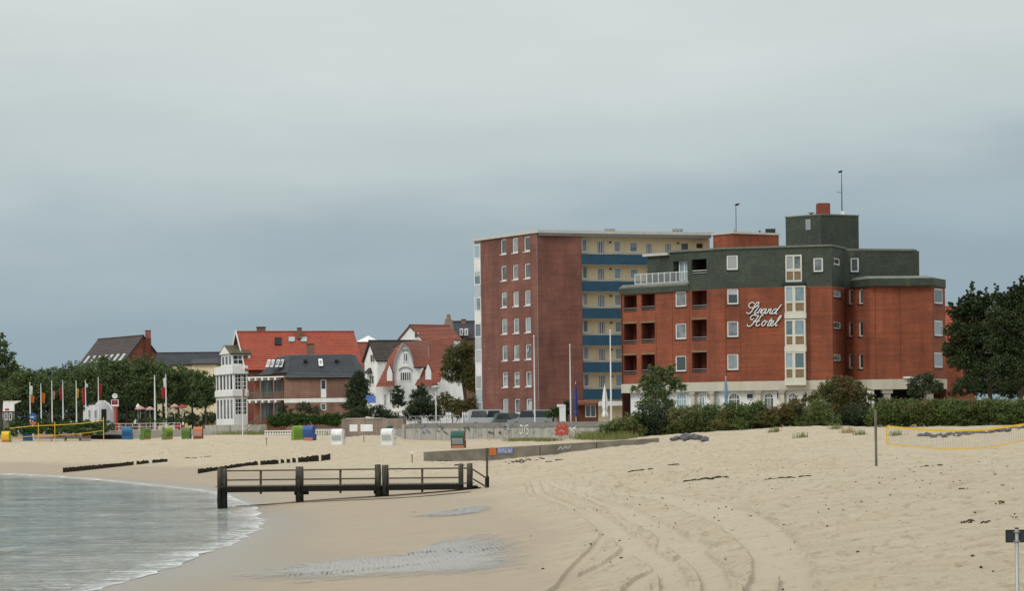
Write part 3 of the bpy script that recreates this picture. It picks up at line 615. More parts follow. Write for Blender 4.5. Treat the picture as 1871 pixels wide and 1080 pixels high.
for r in w6: window(ho, F6, r, fw=.12, d=-.05, sill='slate_green')
# concrete band under the brick, all round
for i, fr in enumerate(HF):
    part(ho, 'concrete_band', strip(fr, 0 if i in (0,) else .004, fr.L - .004, -.4, .09, zb0 if i < 4 else F5.px(1600, 712)[1], zb1 - .004), M['band'])
# slate top storey
zc = zbt + .60                                               # terrace edge level
uT = F1.px(1258, 500)[0]
wall(ho, F1.off(.17), zbt - .02, zc - .05, [], M['slate_green'], 'slate_band', u0=-.04, u1=uT)
ld = F1.rect(1263.5, 1291, 473.5, 501)
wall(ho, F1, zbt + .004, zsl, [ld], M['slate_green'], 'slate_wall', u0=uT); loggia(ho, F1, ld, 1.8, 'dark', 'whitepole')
s2 = [F2.rect(1327.5, 1348, 466.5, 493), F2.rect(1486, 1503.5, 471, 496.5)]; bt = F2.rect(1434.5, 1465, 465, 515.5)
wall(ho, F2, zbt + .004, zsl, s2 + [bt], M['slate_green'], 'slate_wall')
for r in s2: window(ho, F2, r, fw=.11, d=-.08, sill='slate_green')
s3 = [F3.rect(1522.5, 1534, 471.5, 484)]; s3 = cl([(a, b, c, d) for a, b, c, d in s3], F3); s3 = [(F3.rect(1523, 1535, 471.5, 484))]
wall(ho, F3, zbt + .004, zsl, s3, M['slate_green'], 'slate_wall'); window(ho, F3, s3[0], fw=.1, d=-.08, pmat='pane_dark', sill=False)
F7 = FR(H[3], C2(1679.5, 240.5, 480)); zs7 = F7.px(1620, 458)[1]; s7 = [F7.rect(1554.5, 1569.5, 471, 497)]
wall(ho, F7, zbt + .004, zs7, s7, M['slate_green'], 'slate_wall'); window(ho, F7, s7[0], fw=.11, d=-.08, sill='slate_green')
e7 = back(F7, F7.L, 8); plinth_back(ho, [F7(F7.L, 0, 0)[:2], e7], zbt, zs7, M['slate_green'], 'slate_wall')
flat(ho, [F7(-.5, .0, 0)[:2], F7(F7.L - .7, .1, 0)[:2], F7(F7.L + .1, -.6, 0)[:2], e7, back(F7, -.5, 8)], zs7 + .16, .18, M['coping'], 'roof_coping')
# recessed penthouse behind the roof terrace
G1 = FR(C2(1183, 250.3, 490), C2(1224, 248.6, 490)); G2 = FR(C2(1223, 246.8, 490), C2(1262, 245.2, 490)); zg1 = G1.px(1200, 468)[1]; zg2 = G2.px(1240, 461)[1]
wall(ho, G1, zc - .2, zg1, [], M['slate_green'], 'slate_wall'); dr = G2.rect(1230.5, 1256, 477, 512)
wall(ho, G2, zc - .2, zg2, [dr], M['slate_green'], 'slate_wall', depth=.5); window(ho, G2, (dr[0] + .35, dr[1], dr[2], dr[3]), d=-.4, cols=2, fw=.1, pmat='pane_blue', sill=False, name='terrace_door'); 
plinth_back(ho, [G1(0, 0, 0)[:2], back(G1, 0, 7)], zc - .2, zg1, M['slate_green'], 'slate_wall')
flat(ho, [G1(-.3, .35, 0)[:2], G1(G1.L, .35, 0)[:2], back(G1, G1.L, 7), back(G1, -.3, 7)], zg1 + .24, .23, M['roofedge'], 'roof_coping')
flat(ho, [G2(-.2, .15, 0)[:2], G2(G2.L + .4, .15, 0)[:2], back(G2, G2.L + .4, 7), back(G2, -.2, 7)], zg2 + .2, .19, M['coping'], 'roof_coping')
plinth_back(ho, [G2(0, 0, 0)[:2], back(G2, 0, 4)], zc - .2, zg2, M['slate_green'], 'slate_wall'); plinth_back(ho, [F1(uT, 0, 0)[:2], F1(uT, -6, 0)[:2]], zc - .2, zsl, M['slate_green'], 'slate_wall')
fl = [F1(0, .18, 0)[:2], F1(uT, .18, 0)[:2], F1(uT, -8, 0)[:2], F1(0, -8, 0)[:2]]; flat(ho, fl, zc + .02, .12, M['coping'], 'terrace_floor')
# sloped slate lip along the terrace edge, glass balustrade
mb = MB(); a, b = 0, uT
mb.add([F1(a - .05, .19, zc - .05), F1(b, .19, zc - .05), F1(b, -.3, zc + .22), F1(a, -.3, zc + .22), F1(a - .05, .02, zbt - .021), F1(b, .02, zbt - .021)], [(0, 1, 2, 3), (4, 5, 1, 0), (0, 3, 4), (1, 5, 2), (3, 2, 5, 4)], None); part(ho, 'slate_lip', mb, M['coping'])
cg_ = NB('clear_glass'); cg_.col((.30, .33, .33)); cg_.rough(.08); cg_.b.inputs['Alpha'].default_value = .4; M['clear'] = cg_.m
rl = F1.off(-1.0); ua, ub = rl.px(1160, 510)[0], rl.px(1257, 505)[0]; npn = 9; za = zc + .18
for i in range(npn):
    p, q = ua + (ub - ua) * i / npn, ua + (ub - ua) * (i + 1) / npn; mb = MB(); zz = za + 1.0
    fbox(mb, rl, p, p + .06, -.03, .03, za, zz + .02); fbox(mb, rl, p + .06, q, -.025, .025, zz - .05, zz); fbox(mb, rl, p + .06, q, -.025, .025, za + .1, za + .15)
    w = part(ho, 'balustrade_panel', mb, M['whitepole']); part(w, 'glass', MB().quad(rl(p + .08, 0, za + .15), rl(q - .02, 0, za + .15), rl(q - .02, 0, zz - .05), rl(p + .08, 0, zz - .05)), M['clear'])
flat(ho, [F1(uT, .12, 0)[:2], F1(F1.L, .14, 0)[:2], F2(F2.L + .1, .12, 0)[:2], (H[3][0] + .1, H[3][1]), back(F2, F2.L, 11), back(F1, uT, 11)], zsl + .14, .16, M['coping'], 'roof_coping')
K0, K1, K2 = C2(1435.5, 243, 420), C2(1500, 240, 420), C2(1569, 242.2, 420); KA, KB = FR(K0, K1), FR(K1, K2); zk = KA.px(1499, 392.5)[1]
wall(ho, KA, zsl, zk, [], M['slate_green'], 'tower_wall'); wall(ho, KB, zsl - .6, zk, [], M['slate_green'], 'tower_wall'); ek = back(KB, KB.L, 6); plinth_back(ho, [K2, ek, back(KA, 0, 5), K0], zsl - .6, zk, M['slate_green'], 'tower_wall')
flat(ho, [KA(-.05, .06, 0)[:2], (K1[0], K1[1] - .08), KB(KB.L + .05, .06, 0)[:2], ek, back(KA, 0, 5)], zk + .1, .11, M['coping'], 'tower_roof')
r = KA.rect(1472.5, 1481.5, 400.5, 420); part(ho, 'tower_hatch', strip(KA, r[0], r[1], 0, .05, r[2], r[3]), M['grey'])
p = W(1504, 391, 243); q = W(1504, 372.5, 243); cm_ = part(ho, 'chimney', MB().box(p.x - .58, p.x + .58, p.y - .5, p.y + .5, zk, q.z), plain('rusty_cladding', (.22, .05, .03), .7, .3)); part(cm_, 'chimney_cap', MB().box(p.x - .5, p.x + .5, p.y - .4, p.y + .4, q.z, q.z + .05), M['dark'])
p = W(1482, 390, 243); part(ho, 'roof_vent', MB().lathe([(.12, 0), (.12, .25), (.3, .3), (.3, .36), (.05, .42)], (p.x, p.y, zk + .08), 10), M['grey'])
p = W(1538.5, 388, 242); mt = part(ho, 'antenna_mast', MB().tube([(p.x, p.y, zk), (p.x, p.y, W(1538, 350, 242).z), (p.x, p.y, W(1538, 313, 242).z)], [.05, .04, .022], 6), M['black'])
mb = MB()
za_ = W(1538, 351, 242).z; mb.tube([(p.x - .42, p.y, za_), (p.x + .06, p.y, za_)], .018, 5)
for k in range(4): mb.tube([(p.x - .4 + k * .12, p.y - .2, za_), (p.x - .4 + k * .12, p.y + .2, za_)], .012, 5); mb.tube([(p.x - .4 + k * .12, p.y, za_ - .12), (p.x - .4 + k * .12, p.y, za_ + .12)], .012, 5)
part(mt, 'aerial', mb, M['grey']); part(mt, 'junction_box', MB().box(p.x - .12, p.x + .2, p.y - .1, p.y + .1, zk + .1, zk + .45), M['white'])
# low roof round the right wing: sloping coping over a slate edge
out_ = [F4(F4.L * .25, .05, 0)[:2], (H[4][0] - .1, H[4][1] - .45), (H[5][0] + .12, H[5][1] - .45), (H[6][0] + .06, H[6][1] - .12)]; mid_ = [F4(F4.L * .22, -.25, 0)[:2], (H[4][0] - .2, H[4][1] + .35), (H[5][0] - .25, H[5][1] + .5), (H[6][0] - .75, H[6][1] + .6)]
e6 = (H[6][0] + .9, H[6][1] + 8); mb = MB(); mb2 = MB()
for i in range(3):
    l = math.dist(out_[i], out_[i + 1]); mb.quad((*out_[i], zbt - .02), (*out_[i + 1], zbt - .02), (*out_[i + 1], zbt + .6), (*out_[i], zbt + .6), [(0, 0), (l, 0), (l, .6), (0, .6)]); mb2.quad((*out_[i], zbt + .6), (*out_[i + 1], zbt + .6), (*mid_[i + 1], zbt + .84), (*mid_[i], zbt + .84))
l = math.dist(out_[3], e6); mb.quad((*out_[3], zbt - .02), (*e6, zbt - .02), (*e6, zbt + .6), (*out_[3], zbt + .6), [(0, 0), (l, 0), (l, .6), (0, .6)]); mb2.quad((*out_[3], zbt + .6), (*e6, zbt + .6), (e6[0] - 1, e6[1], zbt + .84), (*mid_[3], zbt + .84))
part(ho, 'slate_edge', mb, M['slate_green']); part(ho, 'sloped_coping', mb2, M['coping'])
flat(ho, [*out_, e6, back(F4, 0, 6)], zbt - .0, .1, M['slate_green'], 'eave_soffit'); flat(ho, [*mid_, (e6[0] - 1, e6[1]), back(F4, 0, 6)], zbt + .83, .2, M['coping'], 'low_roof')
plinth_back(ho, [H[6], (H[6][0] + .9, H[6][1] + 9), (H[0][0] + 2.5, H[0][1] + 12), H[0]], ZH - .5, zbt, M['brick_hotel'], 'rear_wall')
# bay window column
bz = [(522.5, 571), (584, 632), (643.5, 693)]
fr = F2.off(.55)
def bay_unit(r, name='bay_window'):
    a, b, z0, z1 = r; zm = z0 + (z1 - z0) * .40; mb = MB(); ft = .11; um = a + (b - a) * .44
    fbox(mb, fr, a, b, -.54, .0, z0 - .02, z0 + ft); fbox(mb, fr, a, b, -.54, 0, z1 - ft, z1 + .02)
    for u0, u1 in ((a, a + .13), (um - .13, um + .13), (b - .13, b)): fbox(mb, fr, u0, u1, -.12, 0, z0 + ft, z1 - ft)
    fbox(mb, fr, a + .13, b - .13, -.1, -.004, zm - .09, zm + .06); fbox(mb, fr, a, a + .1, -.54, -.12, z0 + ft, z1 - ft); fbox(mb, fr, b - .1, b, -.54, -.12, z0 + ft, z1 - ft)
    w = part(ho, name, mb, M['bay'])
    for u0, u1 in ((a + .13, um - .13), (um + .13, b - .13)):
        part(w, 'pane', MB().quad(fr(u0, -.06, zm + .06), fr(u1, -.06, zm + .06), fr(u1, -.06, z1 - ft), fr(u0, -.06, z1 - ft)), M['pane_blue']); part(w, 'panel', MB().quad(fr(u0, -.05, z0 + ft), fr(u1, -.05, z0 + ft), fr(u1, -.05, zm - .09), fr(u0, -.05, zm - .09)), M['tan'])
    return w
for y0, y1 in bz:
    r = fr.rect(1434, 1471.5, y0, y1); bay_unit(r); part(ho, 'bay_sill', strip(fr, r[0] - .04, r[1] + .04, -.53, .04, r[2] - .52, r[2] - .03), M['bay'])
r = fr.rect(1434.5, 1465.5, 465, 513.5); fr_keep = fr; fr = F2.off(.12); r = fr.rect(1435, 1465, 465.5, 514)
a, b, z0, z1 = r; window(ho, fr, (a, b, z0 + (z1 - z0) * .42, z1), d=-.05, cols=2, fw=.13, fmat='bay', pmat='pane', sill=False, name='bay_window'); w = window(ho, fr, (a, b, z0, z0 + (z1 - z0) * .42 - .01), d=-.05, cols=2, fw=.1, fmat='bay', pmat='tan', sill=False, name='bay_panel'); fr = fr_keep
part(ho, 'bay_cap', strip(F2, bx0 - .1, bx1 + .1, .0, .65, F2.px(1450, 521)[1], F2.px(1450, 516)[1]), M['slate_green'])
# ground floor: white arcade
zg = ZH - .6
AR = [HF[0].off(-.45), HF[1].off(-.45)]; wh = []
for fr_ in AR: wall(ho, fr_, zg, zb0 + .02, [], M['white'], 'arcade_wall', u0=0 if fr_ is AR[1] else fr_.px(1152, 720)[0])
def arch(fr_, xc, wpx, ytop, dark):
    u, zt = fr_.px(xc, ytop); hw = wpx / 2 / ppm(237); z0 = zg + .9; zs_ = zt - hw; pts = [(u - hw, z0), (u + hw, z0)] + [(u + hw * math.cos(t), zs_ + hw * math.sin(t)) for t in np.linspace(0, math.pi, 11)]
    big = [(u - hw - .14, z0), (u + hw + .14, z0)] + [(u + (hw + .14) * math.cos(t), zs_ + (hw + .14) * math.sin(t)) for t in np.linspace(0, math.pi, 11)]; mb = MB(); k = len(pts)
    mb.add([fr_(a_, .06, b_) for a_, b_ in pts] + [fr_(a_, .06, b_) for a_, b_ in big], [(i, (i + 1) % k, (i + 1) % k + k, i + k) for i in range(1, k)]); mb.add([fr_(a_, .06, b_) for a_, b_ in big] + [fr_(a_, .0, b_) for a_, b_ in big], [(i, (i + 1) % k, (i + 1) % k + k, i + k) for i in range(k)])
    fbox(mb, fr_, u - hw, u + hw, .02, .055, zs_ - .03, zs_ + .03)
    for q in (-.4, 0., .4): fbox(mb, fr_, u + q * hw - .02, u + q * hw + .02, .02, .054, z0, zs_ + hw * .85)
    w = part(ho, 'arched_window', mb, M['white']); part(w, 'pane', MB().add([fr_(a_, .022, b_) for a_, b_ in pts], [tuple(range(k))]), M['pane_dark' if dark else 'pane_blue'])
for xc, wp, yt, dk in ((1246, 23, 719, 0), (1283, 10, 721, 0), (1311, 11, 721, 0)): arch(AR[0], xc, wp, yt, dk)
for xc, wp, yt, dk in ((1341.5, 20, 720, 1), (1405, 15.5, 719.5, 1), (1448.5, 15, 719.5, 1), (1490, 15, 719.5, 1)): arch(AR[1], xc, wp, yt, dk)
for fr_, x0, x1, y0, y1 in ((AR[0], 1269.5, 1275, 719, 733), (AR[0], 1293, 1297, 719, 729), (AR[1], 1364, 1377, 719, 729.5), (AR[1], 1387.5, 1392, 718, 731), (AR[1], 1419, 1423.5, 717, 729.5), (AR[1], 1432.5, 1437, 717, 729), (AR[1], 1470, 1476, 717, 731)):
    window(ho, fr_.off(.1), fr_.rect(x0, x1, y0, y1), d=-.03, fw=.05, pmat='pane_dark', sill=False)
for fr_, px in ((HF[0], 1265), (HF[0], 1300), (HF[1], 1385.5), (HF[1], 1428.5), (HF[1], 1478), (HF[1], 1515), (HF[0], 1190)):
    u = fr_.px(px, 720)[0]; c_ = part(ho, 'pillar', strip(fr_, u - .2, u + .2, -.4, -.02, zg, zb0 - .3), M['band']); mb = MB(); A_2 = [(u - .2, -.42, zb0 - .3), (u + .2, -.42, zb0 - .3), (u + .36, -.42, zb0 - .003), (u - .36, -.42, zb0 - .003)]
    mb.add([fr_(a_, b_, c0) for a_, b_, c0 in A_2] + [fr_(a_, .06, c0) for a_, b_, c0 in A_2], [(3, 2, 1, 0), (4, 5, 6, 7), (0, 1, 5, 4), (1, 2, 6, 5), (2, 3, 7, 6), (3, 0, 4, 7)]); part(c_, 'capital', mb, M['concrete'])
EN = F5.off(-3.2); zE = F5.px(1600, 712)[1]
wall(ho, EN, zg, zE, [], M['dark'], 'entrance_recess'); wall(ho, F6.off(-2), zg, zE, [], M['dark'], 'entrance_recess'); wall(ho, F4.off(-.3), zg, zE + .02, [], M['white'], 'arcade_wall'); window(ho, F5, F5.rect(1584, 1597, 714, 760), d=-.3, fw=.14, cols=2, pmat='pane_dark', sill=False, name='entrance_door')
for px in (1622, 1700):
    u = F5.px(px, 720)[0]; c_ = part(ho, 'pillar', strip(F5, u - .28, u + .28, -.7, -.1, zg, zE - .35), M['concrete']); part(c_, 'capital', strip(F5, u - .45, u + .45, -.8, -.02, zE - .34, zE - .003), M['concrete'])
part(ho, 'entrance_sign', strip(F5, F5.px(1650, 690)[0], F5.px(1675, 690)[0], .0, .25, F5.px(1660, 692)[1], F5.px(1660, 688.5)[1]), M['white'])
part(ho, 'downpipe', MB().tube([F3(F3.L - .1, .08, zb1), F3(F3.L - .1, .08, zbt)], .05, 6), M['loggia'])
for fr_, xs_ in ((F1, (1199, 1229, 1260, 1297)), (F2, (1326, 1353, 1480)), (F5, (1600, 1645))):
    for x in xs_: u = fr_.px(x, 610)[0]; part(ho, 'expansion_joint', strip(fr_, u - .022, u + .022, .002, .006, zb1, zbt - .03), M['loggia'])
part(ho, 'downpipe', MB().tube([F1(.12, .07, zb1), F1(.12, .07, zbt - .03)], .045, 6), M['loggia'])
# lettering
SG = thing('hotel_lettering', 'white script lettering on the brick wall of the hotel', 'sign', (F2(F2.px(1395, 577)[0], .1, F2.px(1395, 577)[1])))
def lt(name, strokes, r=.048):
    mb = MB(); bk_ = MB()
    for s_ in strokes:
        pts = cat_(s_, 5); P_ = []
        for q in pts:
            u, z = F2.px(1350 + q[0] / 15.43, 540 + q[1] / 15.43, .12); P_.append(F2(u, .12, z))
        mb.tube(P_, r, 6); bk_.tube([Vector(p) - Vector((F2.N.x, F2.N.y, 0)) * .075 for p in P_], r * 1.75, 6)
    l_ = part(SG, 'letter', mb, M['frame'], label='white script letter ' + name); part(l_, 'letter_return', bk_, M['black'])
lt('S', [[(440, 240), (405, 198), (335, 210), (285, 265), (292, 325), (345, 352), (430, 345), (520, 290), (568, 220), (552, 190), (512, 208), (460, 275), (400, 390), (340, 480), (280, 515), (228, 495), (222, 462)]])
lt('t', [[(578, 285), (505, 400), (445, 480), (452, 515), (500, 508), (558, 455)]])
lt('r', [[(545, 505), (580, 420), (600, 378), (645, 392), (625, 440), (605, 500)]])
lt('a', [[(780, 385), (710, 388), (645, 455), (640, 510), (690, 505), (760, 420), (785, 380), (742, 470), (745, 515), (795, 495)]])
lt('n', [[(850, 385), (800, 505)], [(812, 465), (885, 385), (908, 395), (872, 480), (882, 515), (930, 500)]])
lt('d', [[(1070, 392), (1005, 390), (940, 460), (935, 512), (985, 510), (1065, 425), (1130, 350), (1208, 255)], [(1208, 255), (1060, 450), (1035, 510), (1060, 522), (1085, 500)]])
lt('H', [[(425, 655), (360, 690), (330, 645), (360, 580), (430, 552), (500, 575), (560, 565)], [(565, 565), (480, 690), (400, 800), (330, 860), (270, 872), (235, 838), (252, 815)], [(400, 735), (500, 735), (590, 720)], [(690, 580), (655, 560), (600, 625), (540, 720), (490, 800), (492, 850), (535, 860), (605, 810)]])
lt('o', [[(725, 712), (660, 780), (648, 840), (690, 860), (742, 810), (765, 745), (740, 712), (715, 725)], [(765, 745), (815, 738)]])
lt('t', [[(935, 640), (850, 770), (810, 840), (830, 865), (890, 820)], [(850, 715), (965, 712)]])
lt('e', [[(890, 820), (960, 775), (985, 732), (952, 716), (910, 770), (895, 840), (930, 862), (1000, 820)]])
lt('l', [[(1000, 820), (1130, 690), (1196, 595), (1183, 570), (1140, 610), (1080, 720), (1038, 820), (1050, 860), (1095, 832)]])

# ================================================================== older houses along the shore
def course_roof(t, e0, e1, r0, r1, mat, name='roof', row=.34, th=.05, uvs=1.0):
    """roof slope laid in stepped courses from the eave line e0-e1 up to r0-r1"""
    e0, e1, r0, r1 = map(Vector, (e0, e1, r0, r1)); sl = ((r0 + r1) / 2 - (e0 + e1) / 2).length; n = max(2, int(sl / row)); mb = MB(); nrm = (e1 - e0).cross(r0 - e0).normalized()
    if nrm.z < 0: nrm = -nrm
    ln = (e1 - e0).length
    for i in range(n):
        a, b = i / n, (i + 1) / n; p0, p1 = e0.lerp(r0, a) + nrm * th, e1.lerp(r1, a) + nrm * th; q0, q1 = e0.lerp(r0, b), e1.lerp(r1, b)
        mb.quad(p0, p1, q1, q0, [(0, a * sl), (ln, a * sl), (ln, b * sl), (0, b * sl)]); z0, z1 = e0.lerp(r0, a) - nrm * .03, e1.lerp(r1, a) - nrm * .03
        mb.quad(z0, z1, p1, p0, [(0, a * sl), (ln, a * sl), (ln, a * sl), (0, a * sl)])
    mb.quad(e0 - nrm * .14, r0 - nrm * .14, r1 - nrm * .14, e1 - nrm * .14); mb.quad(e0 - nrm * .14, e0, r0, r0 - nrm * .14); mb.quad(e1, e1 - nrm * .14, r1 - nrm * .14, r1)
    return part(t, name, mb, M[mat])
class GH:
    """gabled house: front wall from O along angle a (degrees), depth to the left of that direction"""
    def __init__(s, t, O, a, Ln, D, z0, ze, zr, wmat, rmat, ov=.35, ops=(), hip=(0, 0), brk=None, gops=()):
        s.U = Vector((math.cos(R(a)), math.sin(R(a)))); s.V = Vector((-s.U.y, s.U.x)); O = Vector(O); s.O = O; P = lambda u, v: O + s.U * u + s.V * v; s.P = P
        f = FR(P(0, 0), P(Ln, 0)); bk = FR(P(Ln, D), P(0, D)); g0 = FR(P(0, D), P(0, 0)); g1 = FR(P(Ln, 0), P(Ln, D)); s.f, s.g0, s.g1 = f, g0, g1
        wall(t, f, z0, ze, list(ops), M[wmat]); wall(t, bk, z0, ze, [], M[wmat])
        for g, hp, k in ((g0, hip[0], 0), (g1, hip[1], 1)):
            wall(t, g, z0, ze, list(gops) if k == 0 else [], M[wmat])
            if not hp: mb = MB().add([g(0, 0, ze), g(D, 0, ze), g(D / 2, 0, zr)], [(0, 1, 2)], [[(0, ze), (D, ze), (D / 2, zr)]]); part(t, 'gable', mb, M[wmat])
        k = ov / (D / 2) * (zr - ze); h0, h1 = hip; o3 = lambda u, v, z: (*P(u, v), z)
        lo, hi = -ov, Ln + ov
        s.rf = course_roof(t, o3(lo, -ov, ze - k), o3(hi, -ov, ze - k), o3(lo + h0, D / 2, zr), o3(hi - h1, D / 2, zr), rmat); course_roof(t, o3(hi, D + ov, ze - k), o3(lo, D + ov, ze - k), o3(hi - h1, D / 2, zr), o3(lo + h0, D / 2, zr), rmat)
        if h0: course_roof(t, o3(lo, D + ov, ze - k), o3(lo, -ov, ze - k), o3(lo + h0, D / 2, zr), o3(lo + h0, D / 2, zr + .001), rmat)
        if h1: course_roof(t, o3(hi, -ov, ze - k), o3(hi, D + ov, ze - k), o3(hi - h1, D / 2, zr), o3(hi - h1, D / 2, zr + .001), rmat)
        part(t, 'ridge', MB().tube([o3(lo + h0, D / 2, zr + .03), o3(hi - h1, D / 2, zr + .03)], .13, 6), M[rmat])
        s.slope = lambda u, q, l=0: Vector(o3(u, -ov + (D / 2 + ov) * q, ze - k + (zr - ze + k) * q + .12 + l))
    def roofpx(s, px, py):
        a, b, c = s.slope(0, 0), s.slope(1, 0), s.slope(0, 1); n = (b - a).cross(c - a); U, V = ray(px, py); d = Vector((U, 1, V)); o = Vector((0, 0, HC)); t = (a - o).dot(n) / d.dot(n); return o + d * t
def skylight(t, roof, h, x0, x1, y0, y1, pm='frosted', fm='grey'):
    p = [h.roofpx(x0, y1), h.roofpx(x1, y1), h.roofpx(x1, y0), h.roofpx(x0, y0)]; a, b = h.slope(0, 0), h.slope(1, 0); n = (b - a).cross(h.slope(0, 1) - a).normalized(); n = n if n.z > 0 else -n
    w = part(t, 'skylight', MB().slab([q + n * .08 for q in p], .2), M[fm]); c = sum(p, Vector()) / 4; part(w, 'pane', MB().add([c + (q - c) * .8 + n * .09 for q in p], [(0, 1, 2, 3)]), M[pm])
def chimney(t, px, y0, y1, Y, wpx, mat='brick_red', cap='dark'):
    a, b = W(px, y0, Y), W(px, y1, Y); h = wpx / 2 / ppm(Y); f = FR((a.x - h, a.y - h), (a.x + h, a.y - h)); mb = MB(); 
    for g in (f, FR((a.x + h, a.y - h), (a.x + h, a.y + h)), FR((a.x + h, a.y + h), (a.x - h, a.y + h)), FR((a.x - h, a.y + h), (a.x - h, a.y - h))): wall_mb(mb, g, 0, 2 * h, b.z - 1, a.z, [])
    c = part(t, 'chimney', mb, M[mat]); part(c, 'chimney_cap', MB().box(a.x - h * 1.12, a.x + h * 1.12, a.y - h * 1.12, a.y + h * 1.12, a.z, a.z + .12), M[cap]); return c

# --- white verandah house with the orange roof
ZL = 3.6; a0 = 19.0
O = Vector(C2(427, 374, 720)); U19 = Vector((math.cos(R(a0)), math.sin(R(a0)))); V19 = Vector((-U19.y, U19.x))
vh = thing('verandah_house', 'white timber verandah house with bright orange tiled roof', 'building', (O.x, O.y, ZL)); E0 = O + U19 * 1.95 + V19 * .0
ze = W(452, 673, 375).z; zrr = W(531, 606, 380).z
h = GH(vh, E0, a0, 16.2, 9.6, ZL - .5, ze + .1, zrr, 'brick_red', 'tile_orange', .35)
skylight(vh, None, h, 502, 514, 617, 631, 'dark', 'dark'); skylight(vh, None, h, 527, 539, 616, 625); skylight(vh, None, h, 549, 561, 616, 625)
part(vh, 'verge_board', MB().bar(h.slope(-.42, 0), h.slope(-.42, 1), .08, .34), M['white']); mb = MB().bar(Vector((*h.P(-.42, 9.9), ze - .1)), h.slope(-.42, 1), .08, .34); part(vh, 'verge_board', mb, M['white'])
chimney(vh, 477, 599, 607, 381, 15, 'brick_brown'); chimney(vh, 547, 600.5, 606, 381, 8, 'brick_brown'); chimney(vh, 567, 630, 646, 372, 13, 'brick_brown')
VL, VR = FR(O + V19 * 10.8, O), FR(O, O + U19 * 1.93)
lv = [(W(0, 0, 374), 0)]; zz = lambda y: W(427, y, 374.5).z
for fr_, nc, kk in ((VL, 5, 'l'), (VR, 1, 'r')):
    o1 = []
    for y0, y1 in ((684, 712.5), (729.5, 766)):
        if kk == 'l':
            for i in range(nc): o1.append((.35 + i * (fr_.L - .4) / nc, .35 + (i + .68) * (fr_.L - .4) / nc, zz(y1), zz(y0)))
        else: o1.append((.22, fr_.L - .12, zz(y1 - (0 if y1 < 720 else 8)), zz(y0)))
    wall(vh, fr_, ZL - .3, zz(671.5), o1, M['white'], 'verandah_wall', .15)
    for q in o1: window(vh, fr_, q, d=-.03 if kk == 'l' else -.08, cols=1 if kk == 'l' else 4, rows=1 if kk == 'l' else 4, fw=.06, pmat='pane_dark', sill=False)
for y0, y1 in ((668.5, 683), (713.5, 724)):
    for fr_ in (VL, VR): part(vh, 'balcony_band', strip(fr_, -.12, fr_.L + .12, 0.003, .16 if fr_ is VL else .14, zz(y1), zz(y0)), M['white'])
    for fr_ in (VL, VR): part(vh, 'drip_board', strip(fr_, -.14, fr_.L + .14, .004, .22, zz(y1) - .09, zz(y1) - .005), M['grey'])
for i in range(1): flat(vh, [VL(0, .1, 0)[:2], VL(VL.L, .1, 0)[:2], VR(VR.L, .1, 0)[:2], tuple(O + V19 * 10.8 + U19 * 1.93)], zz(671), .1, M['white'], 'balcony_floor')
O2 = O + V19 * 1.2 + U19 * .1; TL, TR = FR(O2 + V19 * 6.6, O2), FR(O2, O2 + U19 * 2.6); zt0, zt1 = zz(671), zz(646); o1 = [(.4 + i * 2.1, 2.0 + i * 2.1, zt0 + .35, zt1 - .25) for i in range(3)]; o2 = [(.15, 2.3, zt0 + .4, zt1 - .2)]
wall(vh, TL, zt0, zt1, o1, M['white'], 'turret_wall', .12); wall(vh, TR, zt0, zt1, o2, M['white'], 'turret_wall', .12)
for q in o1: window(vh, TL, q, d=-.03, cols=1, fw=.07, pmat='pane_dark', sill=False)
window(vh, TR, o2[0], d=-.06, cols=3, rows=2, fw=.07, pmat='pane_dark', sill=False)
zp = zz(629); tg = [TL(-.3, .3, zt1), TL(TL.L + .3, .3, zt1), TL(TL.L / 2, .3, zp)]; part(vh, 'turret_gable', MB().slab(tg, .12), M['white'])
b0 = Vector((*(U19 * 2.9), 0)); tp, tl, tr_ = Vector(tg[2]), Vector(tg[0]), Vector(tg[1]); course_roof(vh, tr_, tr_ + b0, tp, tp + b0, 'slate_moss', 'turret_roof'); course_roof(vh, tl + b0, tl, tp + b0, tp, 'slate_moss', 'turret_roof')
# --- low guest house with the slate roof, balconies on its left
gh = thing('guest_house', 'brown brick guest house with dark slate hip roof in front of the orange roof', 'building', (*C2(520, 362, 740), ZL))
A0, A1 = C2(519, 362, 720), C2(655, 362, 720); gf = FR(A0, A1); zq = lambda y, Y=362: W(560, y, Y).z
go = [gf.rect(586, 596, 694, 727), gf.rect(586, 596, 737, 750)]
wall(gh, gf, ZL - .5, zq(690), go, M['brick_brown'])
for q in go[:1]:
    zm = q[2] + (q[3] - q[2]) * .45; window(gh, gf, (q[0], q[1], zm, q[3]), d=-.06, fw=.09, pmat='pane_dark', sill=False); part(gh, 'window_panel', strip(gf, q[0], q[1], -.1, -.02, q[2], zm - .01), M['white'])
window(gh, gf, go[1], d=-.06, fw=.09, pmat='pane_dark', sill=False); part(gh, 'white_band', strip(gf, 0, gf.L, .003, .05, zq(736), zq(728.5)), M['white'])
hh = GH.__new__(GH)
e = lambda px, py, Y: W(px, py, Y)
course_roof(gh, e(520, 691, 361.6), e(652, 690, 361.6), e(526, 680.5, 363), e(648, 679.5, 363), 'slate_dark'); course_roof(gh, e(526, 680.5, 363), e(648, 679.5, 363), e(531, 648.5, 368), e(640, 647, 368), 'slate_dark')
course_roof(gh, e(472, 687, 370), e(526, 680.5, 363), e(508, 652, 372), e(531, 648.5, 368), 'slate_dark'); course_roof(gh, e(648, 679.5, 363), e(668, 681, 374), e(640, 647, 368), e(648, 648, 373), 'slate_dark')
part(gh, 'roof_top', MB().add([e(508, 652, 372), e(531, 648.5, 368), e(640, 647, 368), e(648, 648, 373), e(600, 649, 380)], [(0, 1, 2, 3, 4)]), M['slate_dark'])
